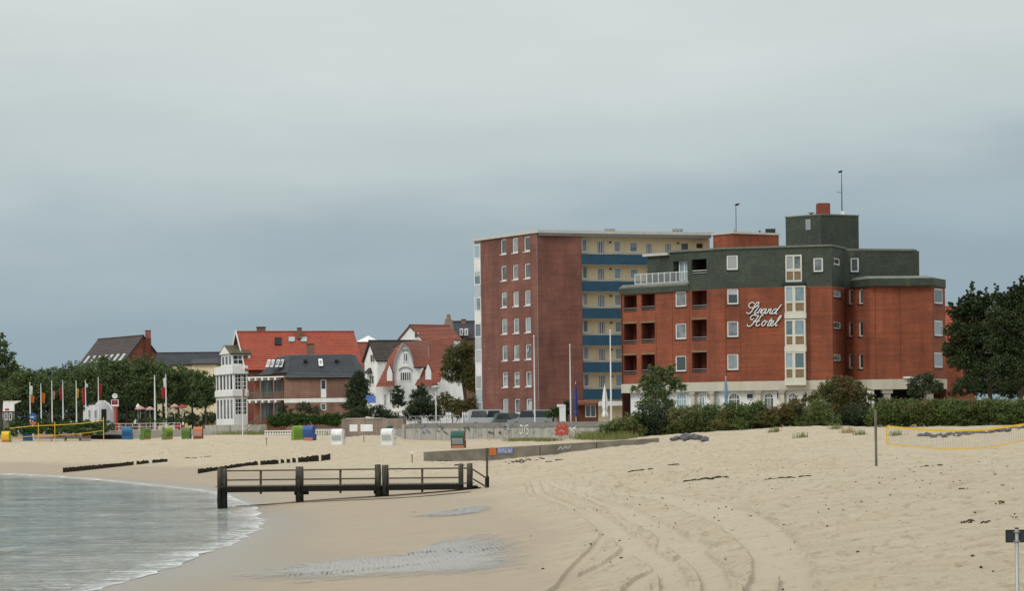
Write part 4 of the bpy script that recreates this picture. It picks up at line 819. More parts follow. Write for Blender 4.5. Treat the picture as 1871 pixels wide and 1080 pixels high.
for x in (486, 493.5, 503, 510.5): 
    q = [e(x, 674, 366.2), e(x + 5, 673.5, 365.4), e(x + 9, 660.5, 368.2), e(x + 4, 661, 368.8)]; w = part(gh, 'skylight', MB().slab([p + Vector((0, -.6, .25)) for p in q], .1), M['frame']); c = sum(q, Vector()) / 4; part(w, 'pane', MB().add([c + (p - c) * .72 + Vector((0, -.64, .27)) for p in q], [(0, 1, 2, 3)]), M['pane'])
q = [e(583, 671, 364.2), e(591, 671, 364.2), e(589, 658.5, 366.2), e(582, 658.5, 366.2)]; w = part(gh, 'skylight', MB().slab([p + Vector((0, -.3, .2)) for p in q], .1), M['frame']); part(w, 'pane', MB().add([p * .5 + (sum(q, Vector()) / 4) * .5 + Vector((0, -.34, .22)) for p in q], [(0, 1, 2, 3)]), M['pane'])
for x in (558, 615): p = e(x, 660, 365.6); part(gh, 'roof_vent', MB().box(p.x - .25, p.x + .25, p.y - .3, p.y + .3, p.z - .1, p.z + .22), M['dark'])
bf = FR(C2(452, 365, 720), A0)
for y0, y1 in ((687.5, 694.5), (729, 735.5)):
    mb = fbox(MB(), bf, 0, bf.L, -1.4, .05, zq(y0 + 2, 364), zq(y0, 364)); part(gh, 'balcony_slab', mb, M['white'])
    for i in range(5): part(gh, 'beam_end', strip(bf, .25 + i * 1.05, .5 + i * 1.05, -1.2, .1, zq(y1, 364), zq(y0 + 2, 364) - .003), M['white'])
wall(gh, bf.off(-1.4), ZL - .5, zq(687, 364), [], M['brick_red'], 'balcony_wall')
mb = MB(); z0, z1 = zq(727.5, 364), zq(717, 364)
for i in range(24): fbox(mb, bf, .05 + i * (bf.L - .1) / 24, .13 + i * (bf.L - .1) / 24, 0, .04, z0, z1)
fbox(mb, bf, 0, bf.L, -.02, .06, z1, z1 + .07); part(gh, 'balcony_railing', mb, M['plank'])
for px in (476, 500): part(gh, 'post', strip(bf, bf.px(px, 720)[0] - .1, bf.px(px, 720)[0] + .1, -.15, .0, ZL, zq(688, 364)), M['plank'])
wb = bf.off(-1.35)
for x0, x1, y0, y1 in ((480, 497, 697, 727), (503, 518, 697, 716), (480, 498, 738, 765), (503, 518, 738, 765)): window(gh, wb, wb.rect(x0, x1, y0, y1), d=.05, cols=3, fw=.07, fmat='plank', pmat='pane_dark', sill=False)
plinth_back(gh, [A1, (A1[0] + .8, A1[1] + 10), (A0[0], A0[1] + 12), A0], ZL - .5, zq(690), M['brick_brown'], 'rear_wall')
# --- house with black roof and white gable
dk = thing('white_gable_house', 'narrow white house with steep near black roof behind the guest house', 'building', (*C2(690, 358, 720), ZL))
Od = C2(690, 352, 700); zed, zrd = W(690, 656, 354).z, W(690, 624, 356).z
hd = GH(dk, Od, 24, 6.5, 4.6, ZL - .5, zed, zrd, 'white', 'slate_brown', .3)
g = hd.g0; window(dk, g, g.rect(677.5, 685, 648, 662), d=.05, cols=2, fw=.08, fmat='band', pmat='pane_dark'); window(dk, g, g.rect(676, 684, 686, 703), d=.05, cols=2, fw=.08, pmat='pane_dark')
mb = MB().add([g(.9, .02, W(680, 682, 353).z), g(2.9, .02, W(680, 682, 353).z), g(2.9, .75, W(680, 682, 353).z - .1), g(.9, .75, W(680, 682, 353).z - .1), g(1.5, .02, W(680, 672, 353).z), g(2.3, .02, W(680, 672, 353).z)], [(3, 2, 5, 4), (0, 3, 4), (2, 1, 5), (0, 1, 2, 3)]); part(dk, 'bay_roof', mb, M['slate_brown'])
# --- white villa with swept orange roof
vi = thing('white_villa', 'white villa with curved gable and swept old orange tiled roof', 'building', (*C2(740, 332, 740), ZL)); Yv = 332
def cp(x, y, Y=Yv): return W(620 + x / 4.5, 560 + y / 4.5, Y)
gab = [(455, 900), (452, 640), (446, 560), (458, 455), (488, 372), (522, 312), (532, 312), (566, 350), (592, 415), (616, 503), (690, 508), (640, 640), (640, 900)]
vf = FR(cp(300, 800)[:2], cp(860, 800)[:2]); part(vi, 'gable', MB().slab([cp(*p, Yv - .5) for p in reversed(gab)], .4), M['white']); wl = vf
wall(vi, vf, ZL - .5, cp(300, 652).z, [], M['white'])
for x0, x1, y0, y1, c_, r_ in ((525, 562, 385, 455, 2, 1), (500, 590, 540, 614, 5, 1)): f_ = vf.off(.5); window(vi, f_, f_.rect(620 + x0 / 4.5, 620 + x1 / 4.5, 560 + y0 / 4.5, 560 + y1 / 4.5), d=.05, cols=c_, rows=r_, fw=.07, pmat='pane' if c_ == 2 else 'pane_dark')
for x0, x1, y0, y1 in ((362, 388, 720, 825), (412, 440, 700, 790), (570, 600, 700, 790), (805, 830, 640, 700)): window(vi, vf, vf.rect(620 + x0 / 4.5, 620 + x1 / 4.5, 560 + y0 / 4.5, 560 + y1 / 4.5), d=.05, cols=2, fw=.07, pmat='pane_dark')
for xc, yc, rr in ((543, 372, 26), (543, 530, 50), (428, 705, 20), (585, 705, 20)):
    mb = MB().tube([cp(xc + rr * math.cos(t) * -1.05, yc - rr * .62 * math.sin(t), Yv - (.62 if yc < 600 else .1)) for t in np.linspace(0, math.pi, 9)], .07, 5); part(vi, 'eyebrow_moulding', mb, M['grey'])
def sweep(L0, L1, mat='tile_old', name='roof'):
    """tiled slope between two swept curves"""
    n = len(L0); P_ = [[Vector(a), Vector(b)] for a, b in zip(L0, L1)]; mb = MB(); acc = 0
    for (a, b), (c, d) in zip(P_[:-1], P_[1:]):
        k = max(1, int(((a - c).length + (b - d).length) / 2 / .33)); st = ((a - c).length + (b - d).length) / 2
        for i in range(k):
            p, q, r_, s_ = a.lerp(c, i / k), b.lerp(d, i / k), b.lerp(d, (i + 1) / k), a.lerp(c, (i + 1) / k); l = (q - p).length; o_ = Vector((0, -.03, .045)); u0, u1 = acc + st * i / k, acc + st * (i + 1) / k
            mb.quad(p, q, r_ + o_, s_ + o_, [(0, u0), (l, u0), (l, u1), (0, u1)]); mb.quad(s_ + o_, r_ + o_, r_, s_, [(0, u1)] * 4)
        acc += st
    return part(vi, name, mb, M[mat])
sweep([cp(520, 298, 332), cp(455, 350, 332.5), cp(405, 430, 333), cp(370, 520, 332), cp(300, 662, 331)], [cp(528, 300, 331.3), cp(490, 372, 331.3), cp(462, 450, 331.3), cp(450, 560, 331.3), cp(456, 656, 331)])
sweep([cp(532, 296, 331.3), cp(570, 345, 331.3), cp(596, 415, 331.3), cp(620, 500, 331)], [cp(730, 272, 340), cp(730, 345, 337), cp(735, 420, 334.5), cp(738, 500, 332.5)])
sweep([cp(728, 276, 340), cp(732, 345, 337), cp(736, 420, 334.5), cp(700, 500, 332.5), cp(620, 650, 331)], [cp(960, 245, 342), cp(930, 330, 339), cp(900, 430, 336), cp(870, 510, 333), cp(820, 650, 331)])
part(vi, 'eave_board', MB().bar(cp(616, 503, 330.9), cp(700, 505, 331.9), .25, .16), M['slate_brown']); part(vi, 'verge_trim', MB().tube([cp(*p, 331.25) for p in ((446, 560), (458, 452), (488, 368), (526, 303), (568, 345), (594, 412), (620, 502))], .1, 5), M['grey'])
for x0, x1, yt, y1 in ((712, 757, 478, 604), (398, 438, 490, 615)):
    xm = (x0 + x1) / 2; p = [(x0, y1), (x1, y1), (x1, yt + 55), (xm, yt), (x0, yt + 55)]; dm = part(vi, 'dormer', MB().slab([cp(*q, 330.2) for q in reversed(p)], 2.2), M['white']); fd = FR(cp(x0, 550, 330.15)[:2], cp(x1, 550, 330.15)[:2])
    window(vi, fd, fd.rect(620 + (xm - 13) / 4.5, 620 + (xm + 13) / 4.5, 560 + (yt + 50) / 4.5, 560 + (y1 - 8) / 4.5), d=.06, fw=.06, pmat='pane_blue', sill=False, name='dormer_window'); part(dm, 'dormer_roof', MB().tube([cp(x0 - 5, yt + 62, 330), cp(xm, yt - 6, 330), cp(x1 + 5, yt + 62, 330)], .12, 5), M['slate_brown'])
plinth_back(vi, [cp(860, 800)[:2], (cp(900, 800).x + 1, 344), (cp(330, 800).x, 344), cp(300, 800)[:2]], ZL - .5, cp(300, 652).z, M['white'], 'rear_wall')
part(vi, 'side_porch', MB().box(cp(800, 0).x, cp(1010, 0).x, 331, 336, ZL - .5, cp(800, 625).z), M['white'])
# --- roofs behind the villa
bh = thing('orange_roof_house', 'small house with orange tiled roof and white gable behind the villa', 'building', (*C2(765, 372, 640), ZL)); hb_ = GH(bh, C2(772, 366, 620), 40, 6.5, 5.2, ZL, W(760, 619, 368).z, W(760, 595.5, 370).z, 'white', 'tile_old', .2); window(bh, hb_.g0, hb_.g0.rect(758, 765, 608, 618), d=.05, fw=.07, pmat='pane_dark', sill=False)
bb = thing('slate_mansard_house', 'large slate roofed house with brick stepped gable rising behind the villa', 'building', (*C2(840, 385, 640), ZL)); hb2 = GH(bb, C2(806, 380, 620), 6, 9, 8, ZL, W(840, 618, 381).z, W(840, 588, 384).z, 'brick_brown', 'slate_dark', .2, hip=(1.5, 1))
sg = [(849, 250), (849, 160), (862, 150), (870, 105), (880, 98), (882, 66), (905, 62), (915, 75), (917, 105), (930, 115), (936, 150), (945, 250)]; part(bb, 'stepped_gable', MB().slab([cp(*p, 377) for p in reversed(sg)], .6), M['brick_brown'])
for x in (866, 903): f_ = FR(cp(x - 9, 220, 376.9)[:2], cp(x + 9, 220, 376.9)[:2]); window(bb, f_, f_.rect(620 + (x - 9) / 4.5, 620 + (x + 9) / 4.5, 560 + 195 / 4.5, 560 + 243 / 4.5), d=.06, fw=.08, pmat='pane_dark', sill=False)
for x in (1003, 1043):
    f_ = FR(cp(x - 14, 220, 379)[:2], cp(x + 14, 220, 379)[:2]); zt_, zb_ = cp(x, 182, 379).z, cp(x, 240, 379).z; dm = part(bb, 'dormer', strip(f_, 0, f_.L, -2.5, 0, zb_, zt_), M['white']); window(bb, f_, (.1, f_.L - .1, zb_ + .1, zt_ - .1), d=.05, fw=.06, pmat='pane_dark', sill=False, name='dormer_window')
chimney(bb, 847, 585, 590, 384, 8, 'brick_brown')
br = thing('brown_roof_house', 'brown roofed house seen between the orange roof and the white gable house', 'building', (*C2(660, 395, 640), ZL)); GH(br, C2(650, 395, 660), 30, 5.5, 6, ZL, W(660, 665, 395).z, W(660, 626, 397).z, 'brick_brown', 'tile_old', .2, hip=(0, .5))
wt = solo('white_tent_roof', MB().lathe([(2.1, 0), (.9, .55), (.12, .95), (.05, 1.0)], W(673, 626, 402), 8), M['white'], 'white pointed tent roof showing above the brown roof', 'tent', W(673, 626, 402))
# --- far left: brick house with brown roof, slate roofed hall
fb = thing('far_brick_house', 'tall brick house with mossy brown roof and row of skylights above the trees', 'building', (*C2(268, 478, 740), ZL)); Of = C2(301, 478, 650); hf = GH(fb, Of, 120, 21, 8.0, ZL, W(300, 664, 478).z, W(266, 613.5, 477).z, 'brick_red', 'slate_brown', .3)
chimney(fb, 270.5, 605, 618, 476.5, 9, 'brick_red'); 
part(fb, 'chimney_breast', MB().box(W(270.5, 640, 476).x - .45, W(270.5, 640, 476).x + .45, 475.6, 476.9, ZL, W(270, 618, 476).z), M['loggia'])
def rear_slope(h, D, ze, zr, ov=.3):
    k = ov / (D / 2) * (zr - ze); return lambda u, q: Vector((*h.P(u, D + ov - (D / 2 + ov) * q), ze - k + (zr - ze + k) * q + .12))
sl_ = rear_slope(hf, 8.0, W(300, 664, 478).z, W(266, 613.5, 477).z)
for i in range(7):
    u = 1.2 + i * 2.8; p = [sl_(u, .14), sl_(u + 1.0, .14), sl_(u + 1.0, .36), sl_(u, .36)]; w = part(fb, 'skylight', MB().slab([q + Vector((-.06, -.02, .1)) for q in reversed(p)], .12), M['frame']); c = sum(p, Vector()) / 4; part(w, 'pane', MB().add([c + (q - c) * .8 + Vector((-.08, -.03, .12)) for q in p], [(0, 1, 2, 3)]), M['frosted'])
sh = thing('slate_roof_hall', 'long low building with blue grey slate roof behind the left trees', 'building', (*C2(340, 455, 700), ZL)); hs = GH(sh, C2(287, 450, 690), 3, 10.5, 7, ZL, W(340, 665, 450).z, W(340, 645, 453).z, 'cream', 'slate_dark', .3)
hs2 = FR(C2(352, 446, 680), C2(396, 446, 680)); wall(sh, hs2, ZL, W(370, 664, 446).z, [], M['cream'], 'wing_wall'); part(sh, 'wing_roof', MB().slab([W(350, 665, 445.5), W(398, 664, 445.5), W(398, 655, 449), W(350, 656, 449)], .15), M['slate_dark'])
# --- orange tiled house to the right of the hotel
rh = thing('rear_tiled_house', 'house with orange tiled roof half hidden between hotel and dark pines', 'building', (*C2(1740, 262, 700), 3.7)); GH(rh, C2(1718, 258, 650), -4, 3.2, 8, 3.4, W(1740, 640, 258).z, W(1740, 562, 262).z, 'brick_hotel', 'tile_orange', .3)
# --- small white chapel-like building and kiosk under the trees
wc = thing('white_gabled_shop', 'small white building with rounded gable and dark door under the trees', 'building', (*C2(180, 415, 760), ZL)); wf_ = FR(C2(152, 416, 750), C2(206, 412, 750))
gp = [(152, 776), (206, 776), (206, 757), (203, 748), (197, 738), (188, 732), (180, 732), (173, 740), (152, 742)]; part(wc, 'wall', MB().slab([W(x, y, 416 - 4 * (x - 152) / 54) for x, y in gp], .4), M['white'])
part(wc, 'door', strip(wf_, wf_.px(186, 760)[0], wf_.px(194.5, 760)[0], .02, .1, ZL, W(190, 748, 413).z), M['dark'])
for x in (164, 175): window(wc, wf_, wf_.rect(x - 1.8, x + 1.8, 749, 764), d=.1, cols=1, fw=.1, fmat='frame', pmat='pane_dark', sill=False)
part(wc, 'roof', MB().slab([W(152, 741, 416), W(175, 737, 414.4), W(176, 734, 421), W(154, 737, 422)], .15), M['slate_dark']); part(wc, 'rear_wall', MB().box(W(154, 750, 417).x, W(204, 750, 417).x, 417, 422, ZL, W(180, 745, 418).z), M['white'])
kk = thing('beach_kiosk', 'pale kiosk with red lettering board and awning at the left edge', 'kiosk', (*C2(15, 400, 770), ZL)); kf = FR(C2(-40, 402, 760), C2(27, 400, 760)); wall(kk, kf, ZL, W(10, 752, 400).z, [], M['plank'])
part(kk, 'sign_board', strip(kf, 0, kf.L, .02, .25, W(10, 752, 400).z, W(10, 739, 400).z), M['white']); part(kk, 'red_emblem', strip(kf, kf.px(11, 748)[0], kf.px(18, 748)[0], .25, .29, W(10, 752, 400).z + .12, W(10, 747, 400).z), M['red']); part(kk, 'awning', MB().slab([kf(0, .2, W(10, 739, 400).z), kf(kf.L, .2, W(10, 739, 400).z), kf(kf.L, -2, W(10, 733, 402).z), kf(0, -2, W(10, 733, 402).z)], .1), M['band'])
for x in (4, 12, 20): window(kk, kf, kf.rect(x - 3, x + 2, 755, 768), d=.05, fw=.08, pmat='pane_dark', sill=False)
# --- beach bar hut and entrance glass by the block
hu = thing('beach_bar_hut', 'dark brown hut with glazed front beside the blue folded parasol', 'hut', (*C2(1075, 258, 755), 3.6)); uf = FR(C2(1052, 257, 750), C2(1093, 257, 750)); wall(hu, uf, 3.4, W(1075, 735, 257).z, [], M['brownwood'])
part(hu, 'roof', MB().slab([W(1050, 738.5, 256), W(1090, 737, 256), W(1094, 732, 259.5), W(1050, 732, 259.5)], .15), M['brownwood']); part(hu, 'side_wall', MB().box(W(1052, 750, 257).x, W(1093, 750, 257).x, 257.3, 260, 3.4, W(1075, 737, 258).z), M['brownwood']); window(hu, uf, uf.rect(1069, 1089, 740, 763), d=.06, cols=2, fw=.1, pmat='pane_blue', sill=False)

# ================================================================== promenade, sea walls, timber on the beach
pv = NB('paving'); pv.col(pv.mix(pv.noise(1.2, 5), (.24, .22, .20), (.33, .31, .28))); pv.rough(.9)
SWL, SWR = GP(741, 803), GP(1108, 799); WF = FR((SWL.x, SWL.y), (SWR.x, SWR.y)); ztop = 4.2
mb = MB(); zP = 3.62
pr = [(SWL.x + .1, SWL.y + .25), (SWR.x, SWR.y + .25), (30, 226), (62, 226), (75, 300), (75, 425), (-160, 440), (-160, 398), (-46, 380), (-20, 355), (-15, 300)]
mb.add([(*p, zP) for p in pr] + [(*p, zP - 1.6) for p in pr], [tuple(range(len(pr)))] + [(i, i + len(pr), (i + 1) % len(pr) + len(pr), (i + 1) % len(pr)) for i in range(len(pr))]); struct('promenade', mb.mesh('promenade'), pv.m)
gw = NB('stained_concrete'); f = gw.noise(.8, 6, .65, stretch=(1, 1, .3)); f2 = gw.noise(2.2, 5, .7, stretch=(1, 1, .15)); g3 = gw.noise(1.7, 3, .5)
c = gw.mix(gw.ramp(f, .3, .7), (.30, .285, .25), (.43, .41, .37)); c = gw.mix(gw.ramp(f2, .5, .66, 0, .75), c, (.12, .115, .105)); c = gw.mix(gw.ramp(g3, .64, .72, 0, .4), c, (.16, .20, .24)); gw.col(c); gw.rough(.9); gw.bump(f2, .4, .03); M['stained'] = gw.m
sw = thing('sea_wall', 'long stained concrete sea wall covered in graffiti below the apartment block', 'wall', (SWL.x, SWL.y, 2.6)); npn = 16
for i in range(npn):
    a, b = WF.L * i / npn, WF.L * (i + 1) / npn; part(sw, 'wall_panel', strip(WF, a + .02, b - .02, -.3, random.uniform(-.02, .02), 1.9, ztop - .42), M['stained'])
part(sw, 'wall_core', strip(WF, 0, WF.L, -.5, -.31, 1.9, ztop - .43), M['concrete'])
mb = MB(); mb.add([WF(-.2, .06, ztop - .41), WF(WF.L, .06, ztop - .41), WF(WF.L, -.55, ztop), WF(-.2, -.55, ztop), WF(-.2, -.6, ztop - .41), WF(WF.L, -.6, ztop - .41)], [(0, 1, 2, 3), (1, 5, 2), (0, 3, 4), (3, 2, 5, 4), (4, 5, 1, 0)]); cpn = part(sw, 'sloping_cap', mb, plain('dark_cap', (.135, .125, .105), .9, .3, 1.2))
part(sw, 'end_pier', strip(WF, -.95, -.05, -.6, .1, 1.9, ztop - .1), M['concrete'])
gn = 0
def graffiti(fr_, name, strokes, mat, r, d=.035, cx=0, parent=None):
    mb = MB()
    for s_ in strokes:
        P_ = [fr_.px(*q) for q in cat_(s_, 4)]; 
        for (u0, z0), (u1, z1) in zip(P_[:-1], P_[1:]):
            dx, dz = u1 - u0, z1 - z0; l = math.hypot(dx, dz) + 1e-6; nx, nz = -dz / l * r, dx / l * r; ex, ez = dx / l * r * .4, dz / l * r * .4
            mb.quad(fr_(u0 - nx - ex, d, z0 - nz - ez), fr_(u1 - nx + ex, d, z1 - nz + ez), fr_(u1 + nx + ex, d, z1 + nz + ez), fr_(u0 + nx - ex, d, z0 + nz - ez)); d += .0004
    return part(parent or sw, name, mb, M[mat])
graffiti(WF, 'white_letters', [[(951, 777), (951, 793)], [(951, 777), (955.5, 780), (955.5, 790), (951, 793)]], 'white', .055); graffiti(WF, 'white_letters', [[(957.5, 777), (959, 784)], [(961.5, 777), (959.5, 784), (958.5, 793)]], 'white', .055); graffiti(WF, 'white_letters', [[(966, 778.5), (963.5, 777), (962.8, 782), (965.8, 786), (965.5, 792), (962.5, 793)]], 'white', .055)
rp = [(1019, 774), (1035, 773.5), (1037, 781), (1040.5, 788), (1038, 796), (1033, 794.5), (1028, 797), (1021, 795), (1014, 796), (1016, 790), (1013.5, 787), (1018, 781)]
mb = MB(); mb.add([WF(*(lambda q: (q[0], .032, q[1]))(WF.px(*p))) for p in rp], [tuple(reversed(range(len(rp))))]); part(sw, 'red_graffiti', mb, plain('red_spray', (.40, .06, .035), .8, .35, 6)); graffiti(WF, 'pale_tag', [[(1022, 777), (1024, 780)], [(1026, 776.5), (1027, 780)], [(1030, 777), (1032, 780)], [(1022, 790), (1027, 787), (1033, 790)]], 'pink', .05, .045)
rs = random.Random(5)
for x0, x1, mt_, n_ in ((768, 785, 'bluepaint', 7), (800, 818, 'black', 6), (866, 882, 'grey', 5), (895, 903, 'black', 3), (912, 948, 'frosted', 9), (905, 946, 'black', 7), (970, 1010, 'concrete', 5), (1043, 1060, 'white', 5), (752, 764, 'grey', 4), (820, 862, 'black', 5)):
    st = []
    for k in range(n_): x = rs.uniform(x0, x1); y = rs.uniform(778, 795); st.append([(x, y), (x + rs.uniform(-3, 3), y - rs.uniform(2, 6)), (x + rs.uniform(1, 5), y + rs.uniform(-3, 3))])
    graffiti(WF, 'graffiti_tag', st, mt_, .035, .036)
# low ramp wall running down the sand
LA, LB = GP(775, 843), GP(1205, 806); LW = FR((LA.x, LA.y), (LB.x, LB.y)); zl0, zl1 = LW.px(776, 826.5)[1], LW.px(1200, 801)[1]
lw = thing('low_ramp_wall', 'low grey concrete wall sloping down across the sand with orange and blue paint', 'wall', (LA.x, LA.y, 1.8)); cut = [0, LW.px(888, 826)[0], LW.px(987, 820)[0], LW.px(1090, 812)[0], LW.L]
for a, b in zip(cut[:-1], cut[1:]):
    za, zb_ = zl0 + (zl1 - zl0) * a / LW.L, zl0 + (zl1 - zl0) * b / LW.L; mb = MB(); d1 = rs.uniform(-.02, .02)
    mb.add([LW(a + .03, d1, .8), LW(b - .03, d1, .8), LW(b - .03, d1, zb_), LW(a + .03, d1, za), LW(a + .03, d1 - .35, .8), LW(b - .03, d1 - .35, .8), LW(b - .03, d1 - .35, zb_), LW(a + .03, d1 - .35, za)], [(0, 1, 2, 3), (5, 4, 7, 6), (3, 2, 6, 7), (1, 5, 6, 2), (4, 0, 3, 7)]); part(lw, 'wall_panel', mb, plain('ramp_concrete%d' % int(a), (.20, .183, .145), .9, .4, .9))
r = LW.rect(893.5, 906.5, 818.5, 832.5); part(lw, 'orange_patch', MB().quad(LW(r[0], .03, r[2]), LW(r[1], .03, r[2]), LW(r[1], .03, r[3]), LW(r[0], .03, r[3])), M['orange']); r = LW.rect(908.5, 937, 818, 829.5); part(lw, 'blue_patch', MB().quad(LW(r[0], .03, r[2]), LW(r[1], .03, r[2]), LW(r[1], .03, r[3]), LW(r[0], .03, r[3])), plain('violet_spray', (.20, .22, .42), .8, .3, 8))
graffiti(LW, 'pale_tag', [[(911, 827), (912, 821), (915, 826)], [(917, 826), (919, 821), (921, 826)], [(923, 821), (923.5, 827), (926, 826)], [(928, 826), (930, 821), (931, 827)], [(934, 820), (933, 827)]], 'frosted', .03, .036, parent=lw); graffiti(LW, 'pale_tag', [[(1020, 822), (1024, 817), (1027, 822)], [(1029, 821), (1033, 816), (1036, 820)], [(1038, 820), (1042, 815)]], 'frosted', .04, .036, parent=lw)

# jetty of old piles
YP = 142.0
pj = thing('timber_jetty', 'short weathered timber jetty with rail reaching from wet sand into the water', 'jetty', W(640, 915, YP))
def post(x0, x1, yt, yb, dy=0, mat='pile'):
    a, b = W((x0 + x1) / 2, yt, YP + dy), W((x0 + x1) / 2, yb, YP + dy); r_ = (x1 - x0) / 2 / ppm(YP); mb = MB()
    zs_ = np.linspace(b.z - .7, a.z, 6); mb.tube([(b.x + rs.uniform(-.012, .012), a.y, z) for z in zs_], [r_ * rs.uniform(.94, 1.05) for _ in range(5)] + [r_ * .93], 9); return part(pj, 'pile', mb, M[mat])
for x0, x1, yt, yb in ((397, 407, 855, 930), (406, 416, 856, 930), (540, 555.5, 853, 921), (685, 697, 849, 911), (698, 711, 850, 912), (838, 847.5, 847.5, 900), (853, 864, 847, 899)): post(x0, x1, yt, yb)
for x0, x1, yt, yb in ((400, 412, 890, 929), (541, 554, 890, 920), (690, 704, 888, 911)): post(x0, x1, yt, yb, 1.5)
def hb(xa, ya, xb, yb, wy, dy, mat, nm, d=.12): part(pj, nm, MB().bar(W(xa, ya, YP + dy), W(xb, yb, YP + dy), d, wy / ppm(YP)), M[mat])
segs = [(416, 540), (555, 685), (711, 838)]
ln = lambda x, y0, y1: y0 + (y1 - y0) * (x - 416) / (840 - 416)
for a, b in segs:
    hb(a - 2, ln(a, 861, 856), b + 2, ln(b, 861, 856), 2.6, -.05, 'rail', 'handrail'); hb(a - 2, ln(a, 878, 873), b + 2, ln(b, 878, 873), 2.6, -.05, 'rail', 'mid_rail'); hb(a - 3, ln(a, 895.5, 890), b + 3, ln(b, 895.5, 890), 10, -.12, 'beam', 'beam', .2); hb(a - 3, ln(a, 895, 889.5), b + 3, ln(b, 895, 889.5), 10, 1.5, 'beam', 'beam', .2)
for x in (476.5, 622, 771.5): hb(x, ln(x, 860, 855), x, ln(x, 904, 899), 4, .02, 'rail', 'baluster', .11)
pk_ = MB().box(-.085, .085, -.85, .85, -.025, .025).mesh('deck_plank'); pk_.materials.append(M['plank']); x = 400
while x < 866:
    o_ = part(pj, 'deck_plank', pk_, None, local=True); p = W(x, ln(x, 889, 883.5), YP + .75); o_.location = p - wpos(pj); o_.rotation_euler = (0, rs.uniform(-.03, .03), rs.uniform(-.02, .02)); x += 6.9
for x, y0, y1 in ((545, 905, 915), (690, 903, 909)): hb(x - 7, y0 - 3, x + 19, y0 - 4, 6, .1, 'beam', 'cross_brace', .25)
hb(847, 856, 853, 856, 3, -.05, 'rail', 'handrail'); hb(864, 858, 889, 874.5, 2.8, -.05, 'rail', 'stair_rail'); hb(864, 875.5, 889, 890.5, 2.8, -.05, 'rail', 'stair_rail'); part(pj, 'mooring_post', MB().tube([W(890, 905, YP), W(890, 871, YP)], .11, 8), M['beam']); part(pj, 'thin_post', MB().tube([W(890, 880, YP), W(890, 819, YP)], .06, 8), M['rail'])
for i, (x, y) in enumerate(((868, 888), (874, 891), (880, 894.5))): p = W(x, y, YP + .6); part(pj, 'stair_tread', MB().box(p.x - .14, p.x + .14, p.y - .75, p.y + .75, p.z - .1, p.z), M['beam'])
q = W(838, 893, YP); part(pj, 'end_beam', MB().box(q.x - .05, q.x + .95, q.y - .15, q.y + .1, q.z - .25, q.z + .06), M['beam'])
mb = MB(); pts = [GP(x, y) for x, y in ((432, 926), (500, 922), (580, 917.5), (690, 913), (760, 909), (860, 900))]
for a, b in zip(pts[:-1], pts[1:]): mb.bar(a + Vector((0, 0, .0)), b + Vector((0, 0, .0)), .18, .07)
solo('jetty_shadow_strip', mb, M['rail'], 'thin dark strip added for the shadow and damp line in the wet sand under the jetty', 'plank', pts[2])  # dark bars added to stand for the shadow and damp line below the beam
# groynes: rows of short piles
def groyne(label, A, B, top, gaps, seed):
    r_ = random.Random(seed); a, b = GP(*A), GP(*B); t = thing('groyne', label, 'groyne', a, 'groynes of short dark piles'); n_ = int((b - a).length / .27)
    for i in range(n_):
        f_ = (i + .5) / n_; p = a.lerp(b, f_); px = A[0] + (B[0] - A[0]) * f_
        if any(g0 < f_ < g1 for g0, g1 in gaps) and r_.random() < .14: continue
        yt = top[0] + (top[1] - top[0]) * f_ + r_.uniform(-.35, .35) * (1 + f_); zt_ = W(px, yt, p.y).z; gr = gz(p.x, p.y); zt_ = max(zt_, gr + .22 + .05 * r_.random())
        mb = MB().tube([(p.x, p.y, gr - .5), (p.x + r_.uniform(-.02, .02), p.y, zt_ - .04), (p.x, p.y, zt_)], [.15, .148, .13], 7); part(t, 'pile', mb, M['groyne'])
    return t
groyne('straight row of dark piles on the sand at the far left of the jetty', (115, 864), (306, 844), (855.5, 838.5), ((.5, 1.),), 3); groyne('row of dark piles running up the sand behind the jetty', (362, 866), (603, 839), (857.5, 830), ((.3, 1.),), 4)

# ================================================================== beach furniture
def extr(prof, x0, x1):
    k = len(prof); mb = MB(); mb.add([(x0, y, z) for y, z in prof] + [(x1, y, z) for y, z in prof], [tuple(range(k)), tuple(reversed(range(k, 2 * k)))] + [(i, i + k, (i + 1) % k + k, (i + 1) % k) for i in range(k)]); return mb
def strandkorb(label, p, rz, sc, hood, side, base, back_='frosted', tiltx=0, group='hooded beach chairs on the sand'):
    t = thing('beach_chair', label, 'beach chair', p, group, rz); t.rotation_euler = (tiltx, 0, rz); t.scale = (sc, sc, sc)
    part(t, 'base', MB().box(-.58, .58, -.42, .38, .0, .42), M[base], local=True); part(t, 'seat', MB().box(-.52, .52, -.40, .25, .423, .52), M[back_], local=True); part(t, 'backrest', extr([(.20, .5), (.30, .5), (.44, 1.25), (.34, 1.25)], -.52, .52), M[back_], local=True)
    outer = [(.40, .36), (.50, .85), (.52, 1.2), (.44, 1.45), (.25, 1.58), (-.05, 1.61), (-.32, 1.55)]; inner = [(y - .05 if y > .3 else y, z - .06) for y, z in outer]; h_ = part(t, 'hood', extr(outer + inner[::-1], -.6, .6), M[hood], local=True)
    part(h_, 'rear_slats', extr([(.415, .44), (.515, .85), (.53, 1.0), (.545, 1.0), (.53, .85), (.43, .44)], -.5, .5), M[back_], local=True)
    for sx in (-1, 1):
        s_ = part(t, 'side_panel', extr([(.38, .0), (.45, .85), (.46, 1.2), (.38, 1.42), (.22, 1.53), (-.3, 1.5), (-.2, 1.05), (-.1, .75), (-.42, .66), (-.44, .0)], sx * .575 - .03, sx * .575 + .03), M[side], local=True); part(s_, 'armrest', MB().box(sx * .575 - .06, sx * .575 + .06, -.46, -.02, .66, .71), M['brownwood'], local=True)
    return t
